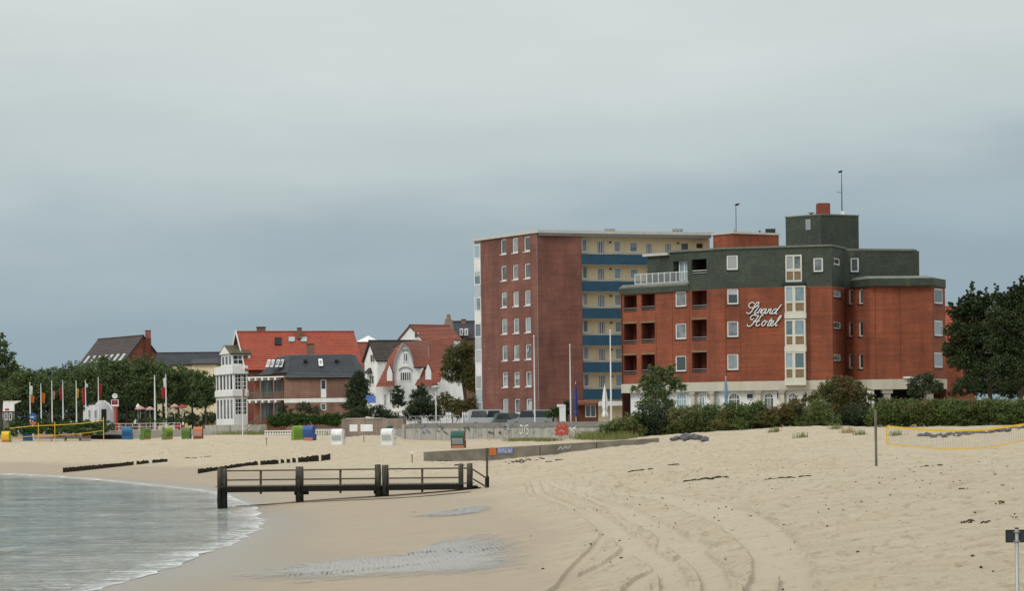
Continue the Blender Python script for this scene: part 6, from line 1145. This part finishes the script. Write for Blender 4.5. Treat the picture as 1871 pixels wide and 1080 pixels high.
# tree belt on the left
spots = [(58, 676, 742, 62, 405), (92, 672, 742, 58, 418), (124, 666, 744, 62, 430), (150, 668, 742, 56, 408), (176, 661, 742, 60, 428), (201, 650, 742, 62, 420), (232, 657, 742, 60, 430), (266, 648, 742, 62, 418), (298, 660, 740, 58, 426), (327, 667, 742, 54, 416), (352, 672, 742, 52, 424), (376, 678, 745, 44, 412), (28, 672, 742, 50, 425), (-20, 655, 742, 70, 420)]
LABT = ['broad green tree behind the first two flagpoles', 'green tree behind the third flagpole from the left', 'green tree behind the fifth flagpole from the left', 'green tree left of the white gabled shop', 'green tree standing over the white gabled shop', 'tall green tree just left of the clock pylon', 'green tree right behind the clock pylon', 'tallest green tree below the chimney of the far brick house', 'green tree between the two terrace flagpoles', 'green tree right of the flagged terrace pole', 'green tree below the slate roofed hall', 'green tree beside the verandah house', 'green tree between kiosk and first flagpole', 'green tree beyond the left edge of the picture']
for i, (x, yt, yb, w_, Y) in enumerate(spots): tree('broadleaf_tree', LABT[i], x, 772, Y, autoblobs(x, yt, yb, w_, i + 3), 'leaf_left', .30, 3.6, i + 3, group='belt of trees behind the promenade', r_=.2)
tree('big_broadleaf_tree', 'large dark tree rising above the kiosk at the left edge', 2, 775, 372, [(-6, 628, 16, 14), (8, 632, 12, 12), (-12, 655, 24, 20), (14, 652, 15, 14), (24, 668, 14, 12), (8, 680, 24, 20), (-18, 690, 26, 22), (26, 690, 13, 12), (2, 715, 26, 18), (4, 613, 6, 7), (32, 678, 8, 6)], 'leaf_left', .28, 4, 71, r_=.35)
V_, Q_ = leaves([bl(x, 742 + 8 * math.sin(x * .7), 452, 24, 22) for x in range(-150, 400, 15)] + [bl(x, 766, 446, 20, 12) for x in range(-150, 400, 15)] + [bl(x, 735 + 8 * math.sin(x * .7), 330, 40, 34) for x in range(1960, 2700, 26)], .4, 3.2, 4); struct('far_wood', np_mesh('far_wood', V_, Q_), M['leaf_dark'], 'stuff', 'dark mass of foliage behind the tree belt')
t = thing('undergrowth_hedge', 'low dark green bushes below the flagpoles', 'bushes', W(100, 790, 378)); crown_part(t, [bl(x, 779 + 3 * math.sin(x), 378, 15, 9) for x in range(30, 205, 11)] + [bl(x, 788 + 2 * math.sin(x * 2), 366, 10, 7) for x in range(5, 190, 9)], .22, 3.4, 5, M['leaf_hedge'], 'foliage')
t = thing('terrace_hedge', 'thin green planting along the terrace edge below the parasols', 'bushes', W(270, 785, 394)); crown_part(t, [bl(x, 769 + 1.5 * math.sin(x), 396, 8, 4) for x in range(245, 345, 8)], .2, 3, 6, M['leaf_hedge'], 'foliage')
# garden between the houses
tree('dark_conifer', 'rounded dark conifer at the right end of the guest house', 653, 752, 338, [(653, 690, 13, 12), (651, 708, 21, 16), (656, 725, 24, 16), (650, 740, 24, 10), (660, 700, 14, 12)], 'leaf_dark', .2, 6, 81, r_=.15, clump=.24)
tree('small_conifer', 'small pointed conifer directly in front of the villa gable', 727, 752, 322, [(727, 709, 6, 7), (727, 718, 11, 8), (725, 728, 14, 9), (727, 738, 15, 7)], 'leaf_dark', .17, 6, 82, r_=.1, clump=.24)
tree('small_conifer', 'broader blue green conifer right of the villa gable', 769, 755, 318, [(769, 708, 8, 7), (768, 716, 15, 8), (770, 725, 19, 9), (768, 736, 20, 8)], 'leaf_dark', .17, 6, 83, r_=.1, clump=.24)
tree('autumn_tree', 'rust tinged tree between the villa and the apartment block', 843, 765, 300, [(843, 632, 17, 12), (832, 648, 22, 16), (857, 645, 16, 16), (822, 664, 16, 14), (845, 668, 26, 18), (860, 672, 12, 20), (828, 686, 20, 13), (852, 692, 20, 14), (815, 676, 9, 9), (860, 705, 12, 16)], 'leaf_autumn', .19, 4, 84, r_=.25, xb=852)
def shrub(label, blobs, Y, mat, size=.14, dens=4.5, seed=1, group=None, base=None, name='shrub', cat='shrub', stems=3):
    x, y = blobs[0][:2]; p = W(x, y, Y); b_ = base if base is not None else gz(p.x, p.y); t = thing(name, label, cat, (p.x, p.y, b_), group); R_ = random.Random(seed)
    crown_part(t, [bl(px, py, Y, rx * 1.12, ry * 1.08, None, R_.uniform(-.5, .5)) for px, py, rx, ry in blobs], size, dens, seed, M[mat], 'foliage', .27); mb = MB()
    for k in range(stems): q = R_.choice(blobs); e_ = W(q[0], q[1], Y); mb.tube([(p.x + R_.uniform(-.2, .2), p.y, b_ - .2), tuple(e_.lerp(Vector((p.x, p.y, b_)), .5) + Vector((R_.uniform(-.1, .1), 0, .1))), tuple(e_)], [.05, .035, .015], 5)
    part(t, 'stems', mb, M['bark']); return t
shrub('dark bushes under the blue canopy and the dark conifer', [(660, 755, 22, 9), (688, 752, 20, 10), (705, 760, 18, 9), (640, 760, 16, 7), (720, 765, 16, 8)], 312, 'leaf_dark', .2, 5, 91, base=zP); shrub('dark rounded bush left of the street lamp', [(765, 748, 20, 16), (780, 740, 22, 16), (752, 755, 14, 12), (795, 755, 18, 14)], 292, 'leaf_dark', .18, 5, 92, base=zP); shrub('olive green bush right of the street lamp', [(825, 742, 20, 14), (850, 745, 18, 12), (812, 730, 14, 12), (840, 755, 24, 9), (863, 735, 9, 14)], 288, 'leaf_rust', .17, 5, 93, base=zP)
shrub('small yellow green bush behind the grey parked car', [(1005, 757, 11, 7), (1018, 752, 9, 8), (1012, 748, 6, 5)], 254, 'leaf_hedge', .14, 5, 94, base=zP); shrub('dark bush against the plain brick pier', [(1036, 747, 9, 14), (1030, 757, 10, 8)], 256, 'leaf_dark', .14, 5, 95, base=zP)
hg = thing('clipped_hedge', 'long clipped bright green hedge below the guest house', 'hedge', W(556, 780, 333)); crown_part(hg, [bl(x, 767 + (3 if x < 510 else 0), 333, 11, 12 - (3 if x > 560 and x < 600 else 0)) for x in range(498, 626, 8)], .16, 6, 96, M['leaf_hedge'], 'foliage', .22); shrub('dark shrubs growing above the clipped hedge', [(520, 748, 12, 8), (555, 746, 15, 9), (575, 752, 14, 8)], 338, 'leaf_dark', .16, 4, 97, base=zP)
# dune scrub in front of the hotel
dn = 'dune shrubs in front of the hotel'
DS = [('leftmost low dune shrub beside the sea wall end', [(1140, 776, 20, 12), (1120, 783, 16, 9), (1155, 768, 16, 14)], 'leaf_dune'), ('dark dense dune shrub under the small tree before the hotel', [(1185, 765, 24, 22), (1205, 775, 24, 18), (1170, 775, 18, 15), (1215, 760, 20, 18)], 'leaf_dark'), ('dune shrub right of the small tree before the hotel', [(1245, 764, 22, 22), (1235, 778, 20, 14), (1262, 760, 18, 18)], 'leaf_dune'), ('dune shrub below the first small arched windows', [(1285, 762, 22, 20), (1275, 776, 18, 13), (1302, 758, 18, 18)], 'leaf_dune'), ('dune shrub below the pale blue parasol', [(1330, 758, 22, 20), (1318, 772, 18, 12), (1345, 752, 18, 16)], 'leaf_dune'), ('dune shrub below the black arched window', [(1372, 756, 20, 18), (1362, 766, 16, 12), (1385, 746, 14, 13)], 'leaf_dune'), ('low olive dune shrub behind the dry grass patch', [(1402, 758, 16, 14), (1415, 756, 16, 12), (1410, 768, 16, 10)], 'leaf_rust'), ('olive dune shrub right of the dry grass patch', [(1440, 752, 20, 15), (1455, 745, 18, 16), (1430, 764, 14, 11), (1470, 760, 18, 13)], 'leaf_rust'), ('dark dune shrub left below the rusty bush', [(1495, 752, 22, 20), (1480, 766, 18, 13), (1512, 765, 20, 13)], 'leaf_dune'), ('dark dune shrub right below the rusty bush', [(1560, 758, 22, 18), (1580, 762, 18, 16), (1545, 768, 16, 10)], 'leaf_dark')]
for i, (lb, bs_, mt_) in enumerate(DS):
    xs_ = [b[0] for b in bs_]; ex = [(x, np.interp(x, [1105, 1200, 1300, 1400, 1430, 1480, 1520, 1600], [796, 798, 791, 776, 775, 784, 787, 786]) - 10, 17, 12) for x in np.linspace(min(xs_) - 8, max(xs_) + 8, 5)]
    shrub(lb, bs_ + ex, 203.5 + (i % 2), mt_, .13, 4.6, 100 + i, dn)
RH = ['hedge shrub behind the bare volleyball post', 'hedge shrub at the left end of the yellow net', 'hedge shrub left of the middle of the yellow net', 'hedge shrub above the lowest sag of the yellow net', 'hedge shrub right of the lowest sag of the net', 'hedge shrub below the trunk of the dark pine', 'hedge shrub at the right edge of the picture', 'hedge shrub beyond the right edge of the picture']
for i, lb in enumerate(RH):
    x = 1614 + i * 40; shrub(lb, [(x, 750 + random.uniform(-1.5, 1.5), 24, 19), (x + 20, 752, 22, 18), (x - 10, 766, 20, 13), (x + 14, 769, 21, 13), (x + 6, 741, 20, 11), (x + 28, 743, 18, 11)], 202, 'leaf_dune', .13, 4.6, 120 + i, 'dense hedge behind the yellow net')
def stree(label, px, yb, Y, blobs, stems, mat, seed, size=.13, dens=2.6, cat='tree'):
    p = W(px, yb, Y); t = thing('small_tree', label, cat, (p.x, p.y, gz(p.x, p.y))); b0 = Vector((p.x, p.y, gz(p.x, p.y) - .2)); mb = MB()
    tk = None
    for i, s_ in enumerate(stems):
        P_ = [b0 if i == 0 else W(*stems[0][min(len(stems[0]) - 1, 1)], Y)] + [W(x, y, Y + random.uniform(-.3, .3)) for x, y in s_]; m_ = MB().tube(P_, [.11 * (1 if i == 0 else .6) * (1 - .7 * k / (len(P_) - 1)) for k in range(len(P_))], 6); tk = part(t, 'trunk', m_, M['plank']) if i == 0 else part(tk, 'limb', m_, M['plank']) if tk else None
    crown_part(t, [bl(x, y, Y, rx, ry) for x, y, rx, ry in blobs], size, dens, seed, M[mat], clump=.34); return t
stree('airy small tree standing before the hotel balconies', 1203, 790, 210, [(1200, 682, 14, 12), (1182, 690, 12, 9), (1222, 680, 14, 10), (1210, 696, 24, 10), (1185, 703, 20, 10), (1232, 698, 18, 9), (1160, 712, 10, 6), (1200, 714, 32, 10), (1240, 708, 16, 7), (1196, 728, 26, 10), (1213, 742, 24, 11), (1180, 742, 18, 10), (1190, 672, 7, 7), (1228, 670, 6, 7)], [[(1204, 750), (1203, 710), (1200, 680)], [(1190, 700), (1180, 690)], [(1222, 700), (1228, 680)], [(1165, 712)]], 'leaf_left', 141, .14, 4.2)
stree('rusty topped bush with pale stems in front of the hotel band', 1535, 785, 206.5, [(1535, 700, 22, 11), (1555, 706, 20, 11), (1512, 708, 18, 11), (1535, 716, 34, 12), (1570, 716, 18, 11), (1500, 724, 22, 12), (1588, 726, 12, 8), (1545, 730, 36, 12), (1475, 728, 12, 8), (1520, 745, 34, 14), (1570, 745, 22, 13), (1528, 692, 10, 6), (1550, 694, 10, 6)], [[(1532, 760), (1529, 740), (1524, 715)], [(1515, 745), (1505, 738)], [(1548, 730), (1560, 715)]], 'leaf_rust', 142, .14, 4.4)
stree('round dark tree before the hotel entrance pillars', 1690, 770, 214, [(1690, 690, 16, 12), (1675, 700, 17, 13), (1704, 702, 16, 13), (1690, 710, 26, 12), (1668, 712, 12, 9), (1712, 713, 10, 8)], [[(1690, 740), (1690, 710), (1690, 690)]], 'leaf_dark', 143, .14, 3.6)
# dark pines at the right
def pine(label, px, seed, blobs, Y, tops, base=3.6):
    p = W(px, 730, Y); t = thing('pine_tree', label, 'tree', (p.x, p.y, base), 'dark pines right of the hotel'); trunk_part(t, (p.x, p.y, base - .3), tuple(W(px - 4, 600, Y)), .24, seed, 8, 2.4); B_ = [bl(x, y, Y, rx, ry, None, random.Random(seed + i).uniform(-1, 1)) for i, (x, y, rx, ry) in enumerate(blobs)]; B_ += [bl(x, y, Y, 5, 9) for x, y in tops] + [bl(x + 2, y + 14, Y, 10, 10) for x, y in tops]; crown_part(t, B_, .18, 7.5, seed, M['leaf_pine'], clump=.26)
pine('dark pine next to the hotel with trunk above the hedge', 1810, 151, [(1785, 560, 24, 16), (1765, 580, 26, 20), (1800, 582, 26, 22), (1748, 606, 22, 18), (1782, 612, 34, 24), (1742, 634, 20, 14), (1770, 645, 36, 20), (1802, 645, 30, 22), (1755, 662, 24, 14), (1792, 672, 30, 18), (1745, 598, 10, 12), (1775, 693, 24, 9), (1735, 645, 12, 8)], 222, [(1777, 524), (1768, 540), (1790, 534), (1752, 552), (1738, 556), (1802, 535), (1760, 545), (1816, 540)])
pine('dark pine at the right edge of the picture', 1866, 152, [(1840, 560, 26, 18), (1862, 545, 24, 20), (1826, 585, 26, 22), (1855, 590, 36, 26), (1885, 580, 36, 30), (1830, 625, 30, 24), (1865, 635, 38, 28), (1838, 665, 30, 20), (1875, 675, 36, 22), (1850, 695, 34, 14), (1900, 640, 36, 34), (1822, 690, 18, 10)], 219, [(1820, 527), (1855, 520), (1868, 510), (1836, 540), (1880, 505), (1895, 515), (1846, 532)])
pine('dark pine beyond the right edge of the picture', 1935, 153, [(1935, 560, 40, 36), (1925, 620, 46, 36), (1950, 670, 46, 34)], 225, [(1930, 515), (1950, 522)])
shrub('low dark undergrowth below the pines', [(1760, 708, 20, 12), (1785, 708, 22, 14), (1830, 706, 26, 16), (1865, 702, 24, 18), (1745, 715, 12, 9), (1800, 700, 22, 14), (1890, 700, 24, 20), (1920, 705, 24, 18), (1850, 715, 26, 12)], 232, 'leaf_dark', .2, 5, 160, base=3.6)
# grasses: countless blades, one object for each patch
def blades(label, pts, n_, hgt, mat, seed, spread=.5, name='grass_tuft', stuff=True):
    r_ = np.random.default_rng(seed); V_ = []
    for px, py in pts:
        c = GP(px, py) if isinstance(py, float) or py < 900 else None
        if py > 900: c = W(px, 760, py - 1000); c.z = gz(c.x, c.y)
        for _ in range(n_):
            x, y = c.x + r_.normal(0, spread), c.y + r_.normal(0, spread); h_ = hgt * r_.uniform(.25, 1.3); a = r_.uniform(0, 6.28); l = r_.normal(0, .28) * h_; w_ = .016; z = c.z - .05; V_ += [(x - w_, y, z), (x + w_, y, z), (x + l * math.cos(a) + w_ * .3, y + l * math.sin(a), z + h_), (x + l * math.cos(a) - w_ * .3, y + l * math.sin(a), z + h_)]
    me = np_mesh(name, np.array(V_), np.arange(len(V_)).reshape(-1, 4)); struct(name, me, M[mat], 'stuff', label)
blades('dry straw coloured grass patch among the dune shrubs', [(1392 + i * 5, 1205 + (i % 3) * .8) for i in range(6)], 120, 1.0, 'straw', 1, .34); blades('olive grass on the bank at the end of the sea wall', [(1070 + i * 9, 801 + (i % 3)) for i in range(9)], 220, .55, 'grass', 2, .6); blades('sparse grass on top of the low ramp wall', [(940 + i * 9, 806.5) for i in range(9)], 160, .3, 'grass', 3, .5); blades('green grass strip below the garden wall', [(372 + i * 7, 794) for i in range(36)], 90, .5, 'grass', 4, 1.0)
for i, (px, py, lb) in enumerate(((1416, 789, 'small green tuft below the dry grass'), (1465, 800, 'flat green tuft on the dune slope'), (1572, 795, 'grey green tuft left of the volleyball post'), (1552, 790, 'reddish tuft under the rusty bush'), (1527, 783, 'tuft at the foot of the rusty bush'), (1636, 797, 'tuft beside the end of the yellow net'))): blades(lb, [(px, py), (px + 5, py), (px - 6, py + 1)], 30, .36, 'grass' if i != 3 else 'straw', 20 + i, .16)

# ================================================================== stones, seaweed, birds, people
def stones(label, pts, seed, smin=.18, smax=.42):
    R_ = random.Random(seed); a = GP(*pts[0]); t = thing('stone_heap', label, 'stones', a, 'heaps of dark stones on the dune')
    for i, (px, py) in enumerate(pts):
        c = GP(px, py); s_ = R_.uniform(smin, smax); bm = bmesh.new(); bmesh.ops.create_icosphere(bm, subdivisions=1, radius=1)
        for v in bm.verts: v.co = Vector((v.co.x * s_ * 1.3, v.co.y * s_, v.co.z * s_ * .7)) * R_.uniform(.75, 1.2)
        me = bpy.data.meshes.new('stone'); bm.to_mesh(me); bm.free(); me.materials.append(M['dstone']); o_ = part(t, 'stone', me, None, local=True); o_.location = c + Vector((0, 0, s_ * .25)) - wpos(t); o_.rotation_euler = (0, 0, R_.uniform(0, 3))
M['dstone'] = plain('dark_stone', (.10, .10, .105), .85, .4, 2)
stones('heap of dark stones at the foot of the dune shrubs', [(1228 + i * 1.55 + random.uniform(-2, 2), 806 - 9 * math.sin(math.pi * random.random() * .9) * (1 - abs(i - 20) / 26)) for i in range(42)], 1, .1, .3); stones('line of dark stones seen through the yellow net', [(1682 + i * 2.6, 799 - .022 * i * i * .12 + random.uniform(-2.5, 2.5) - (i * .06)) for i in range(84)], 2, .08, .24)
def lump(mb, x, y, z, l, b_, h_, a, R_):
    ca, sa = math.cos(a), math.sin(a); A_ = []
    for zz_, k in ((-.08, 1), (h_ * .6, .9), (h_, .45)):
        for i in range(6):
            u, v = math.cos(i * 1.0472) * l * k * R_.uniform(.7, 1.2), math.sin(i * 1.0472) * b_ * k * R_.uniform(.7, 1.2); A_.append((x + u * ca - v * sa, y + u * sa + v * ca, z + zz_ * (R_.uniform(.6, 1.2) if zz_ > 0 else 1)))
    mb.add(A_, [(i, (i + 1) % 6, (i + 1) % 6 + 6, i + 6) for i in range(6)] + [(i + 6, (i + 1) % 6 + 6, (i + 1) % 6 + 12, i + 12) for i in range(6)] + [(12, 13, 14, 15, 16, 17)])
def weed(label, px, py, wpx, n_, seed, name='seaweed_clump'):
    R_ = random.Random(seed); c = GP(px, py); c.z = gs(c.x, c.y); w_ = wpx / ppm(c.y) / 2; t = thing(name, label, 'seaweed', c, 'clumps of dark seaweed on the sand'); kz = min(1, (c.y / 125) ** 1.5)
    for i in range(int(n_ * 1.3)):
        x, y = c.x + R_.uniform(-1, 1) * w_, c.y + R_.gauss(0, .35) * (w_ + .4); mb = MB(); lump(mb, x, y, gs(x, y) + .012, R_.uniform(.05, .22) * kz, R_.uniform(.02, .045) * kz, R_.uniform(.02, .06) * kz, R_.uniform(-.5, .9), R_); part(t, 'strand', mb, M['weed'])
WD = [(1290, 876, 80, 26, 'long clump of dark seaweed in the middle of the dry sand'), (1170, 859, 40, 12, 'small seaweed clump left of the long middle clump'), (1230, 850, 22, 7, 'seaweed scraps above the long middle clump'), (1440, 875, 90, 20, 'string of seaweed below the bare volleyball post'), (1414, 894, 8, 2, 'single dark seaweed scrap left of the wheel track'), (955, 843, 80, 20, 'seaweed scraps along the foot of the low ramp wall'), (1020, 841, 40, 9, 'seaweed scraps right of the blue painted patch'), (815, 842, 28, 18, 'dark seaweed heap at the left foot of the low ramp wall'), (845, 852, 32, 9, 'seaweed lying below the low ramp wall beside the jetty'), (360, 835, 50, 12, 'seaweed line on the sand between the two groynes'), (1766, 955, 26, 12, 'dark seaweed scraps left of the sign plate'), (1795, 954, 34, 9, 'seaweed strand just left above the sign plate'), (1852, 947, 10, 3, 'dark scrap directly above the sign plate'), (1760, 889, 12, 4, 'seaweed scrap below the yellow net'), (1827, 920, 14, 4, 'seaweed scrap at the right below the net'), (1700, 854, 60, 8, 'thin seaweed line below the yellow net')]
for i, (x, y, w_, n_, lb) in enumerate(WD): weed(lb, x, y, w_, n_, 200 + i)
R_ = random.Random(9); mb = MB()
for i in range(260):
    px, py = R_.uniform(1050, 1871), 845 + 230 * R_.random() ** 1.6
    if R_.random() < .12: px = R_.uniform(500, 1050); py = R_.uniform(850, 1070)
    c = GP(px, py) if i < 90 else None
    if c is None:
        y = R_.uniform(65, 135); x = R_.uniform(.03, .19) * y; c = Vector((x, y, gz(x, y)))
    if c.z < .35: continue
    l, b_ = R_.uniform(.012, .05), R_.uniform(.01, .022); a = R_.uniform(0, 3.1); dx, dy = math.cos(a), math.sin(a); z = gs(c.x, c.y) + .012
    lump(mb, c.x, c.y, z, l * 1.1, b_, R_.uniform(.008, .022), a, R_)
struct('beach_litter', mb.mesh('beach_litter'), M['weed'], 'stuff', 'tiny dark scraps scattered over the dry sand')
def bird(label, px, py, Y, sc):
    p = W(px, py, Y); t = thing('bird', label, 'bird', p, 'birds above the roofs'); s_ = sc; mb = MB().tube([(p.x - .22 * s_, p.y, p.z - .1 * s_), (p.x - .1 * s_, p.y, p.z - .03 * s_), (p.x + .05 * s_, p.y, p.z + .02 * s_), (p.x + .16 * s_, p.y, p.z + .1 * s_), (p.x + .22 * s_, p.y, p.z + .13 * s_), (p.x + .3 * s_, p.y, p.z + .12 * s_)], [.01, .06, .1, .075, .06, .008], 7); part(t, 'body', mb, M['black'])
    for sy in (-1, 1): part(t, 'wing', MB().add([(p.x - .15 * s_, p.y + sy * .06, p.z), (p.x + .1 * s_, p.y + sy * .06, p.z + .04 * s_), (p.x - .02 * s_, p.y + sy * .4 * s_, p.z + .14 * s_), (p.x - .25 * s_, p.y + sy * .2 * s_, p.z + .02 * s_)], [(0, 1, 2, 3), (3, 2, 1, 0)]), M['black'])
bird('dark bird just above the mast of the brick stair tower', 1346.5, 374.5, 282, 1.1); bird('dark bird beside the top of the tall hotel antenna', 1535, 314, 242, .8)
def person(label, px, Y, base, pose, shirt, legs, seed):
    R_ = random.Random(seed); p = W(px, 770, Y); sit = pose == 'sit'; z = .50 if sit else .92; J = {}
    J['pelvis'] = (0, 0, z); J['chest'] = (0, .02, z + .36); J['neck'] = (0, 0, z + .56); J['head'] = (0, -.03, z + .66); J['crown'] = (0, -.02, z + .80)
    E = [('pelvis', 'chest'), ('chest', 'neck'), ('neck', 'head'), ('head', 'crown')]; rad = dict(pelvis=.15, chest=.165, neck=.06, head=.095, crown=.07)
    for s_, n_ in ((-1, 'l'), (1, 'r')):
        sw_ = .12 * s_ if pose == 'walk' else 0
        J['sh' + n_] = (s_ * .19, 0, z + .48); J['el' + n_] = (s_ * .25, -.02 + sw_ * .6, z + .2); J['wr' + n_] = (s_ * .23, -.14 + sw_, z + .0) if not sit else (s_ * .15, -.36, z + .18); J['hd' + n_] = (s_ * .22, -.2 + sw_, z - .1) if not sit else (s_ * .1, -.46, z + .2)
        J['hp' + n_] = (s_ * .1, 0, z - .06); J['kn' + n_] = (s_ * .11, -.45, z - .02) if sit else (s_ * .12, -.05 - sw_, .5); J['an' + n_] = (s_ * .11, -.42, .08) if sit else (s_ * .12, .02 - sw_ * 1.8, .08); J['to' + n_] = (J['an' + n_][0], J['an' + n_][1] - .16, .04)
        E += [('chest', 'sh' + n_), ('sh' + n_, 'el' + n_), ('el' + n_, 'wr' + n_), ('wr' + n_, 'hd' + n_), ('pelvis', 'hp' + n_), ('hp' + n_, 'kn' + n_), ('kn' + n_, 'an' + n_), ('an' + n_, 'to' + n_)]
        for k, v in (('sh', .075), ('el', .05), ('wr', .036), ('hd', .04), ('hp', .1), ('kn', .07), ('an', .045), ('to', .045)): rad[k + n_] = v
    ks = list(J); me = bpy.data.meshes.new('person'); me.from_pydata([J[k] for k in ks], [(ks.index(a), ks.index(b)) for a, b in E], []); o_ = bpy.data.objects.new('person', me); COL.objects.link(o_); m1 = o_.modifiers.new('skin', 'SKIN'); m2 = o_.modifiers.new('sub', 'SUBSURF'); m2.levels = m2.render_levels = 1
    for i, k in enumerate(ks): sv = me.skin_vertices[0].data[i]; sv.radius = (rad[k], rad[k] * (.75 if k in ('chest', 'pelvis') else 1)); sv.use_root = k == 'pelvis'
    dg = bpy.context.evaluated_depsgraph_get(); nm = bpy.data.meshes.new_from_object(o_.evaluated_get(dg)); bpy.data.objects.remove(o_); nm.materials.clear()
    for m_ in (M['skin'], shirt, legs, M['hair']): nm.materials.append(m_)
    for f_ in nm.polygons:
        c = f_.center; f_.material_index = 3 if (c.z > z + .74 or (c.z > z + .62 and c.y > .02)) else 0 if c.z > z + .56 else 2 if (c.z < z + .02 and abs(c.x) < .2) or c.z < z - .15 or (sit and c.z < z + .06) else 0 if math.hypot(c.x, c.y) > .2 and c.z < z + .12 and not sit else 1
    o_ = bpy.data.objects.new('person', nm); COL.objects.link(o_); nm.shade_smooth(); o_.location = (p.x, p.y, base); o_.rotation_euler = (0, 0, R_.uniform(-1.4, 1.4)); tag(o_, label, 'person', 'people on the promenade')
person('person in white shirt sitting at the table above the wooden steps', 334.5, 391, zP, 'sit', M['white'], M['navy'], 1); person('person in white standing right of the fourth flagpole', 138.5, 402, zP, 'stand', M['white'], M['navy'], 2); person('person in pale blue top standing near the fifth flagpole', 129.5, 402, zP, 'walk', M['frosted'], M['bluepaint'], 3); person('person in dark clothes walking before the white gabled shop', 183, 404, zP, 'walk', M['navy'], M['black'], 4); person('person in dark clothes leaning near the promenade railing', 248, 396, zP, 'walk', M['white'], M['black'], 5); person('person in white standing between the terrace flagpoles', 298.5, 402, zP, 'stand', M['white'], M['band'], 6)
tb = thing('terrace_table', 'table with dark red cloth beside the seated person', 'table', W(328, 770, 391)); p = W(328, 770, 391); part(tb, 'table_top', MB().box(p.x - .6, p.x + .6, p.y - .4, p.y + .4, zP + .7, zP + .75), M['pink']); part(tb, 'cloth', MB().box(p.x - .62, p.x + .62, p.y - .43, p.y - .40, zP + .2, zP + .74), M['red'])
for sx in (-.5, .5): part(tb, 'leg', MB().box(p.x + sx - .04, p.x + sx + .04, p.y - .05, p.y + .05, zP, zP + .7), M['black'])
p = W(334.5, 770, 391); ch_ = thing('terrace_chair', 'chair under the seated person in white', 'chair', (p.x, p.y, zP)); part(ch_, 'seat', MB().box(p.x - .24, p.x + .24, p.y - .24, p.y + .24, zP + .34, zP + .38), M['brownwood']); part(ch_, 'backrest', MB().box(p.x + .2, p.x + .24, p.y - .24, p.y + .24, zP + .4, zP + .85), M['brownwood'])
for sx in (-.2, .2):
    for sy in (-.2, .2): part(ch_, 'leg', MB().box(p.x + sx - .02, p.x + sx + .02, p.y + sy - .02, p.y + sy + .02, zP, zP + .34), M['brownwood'])
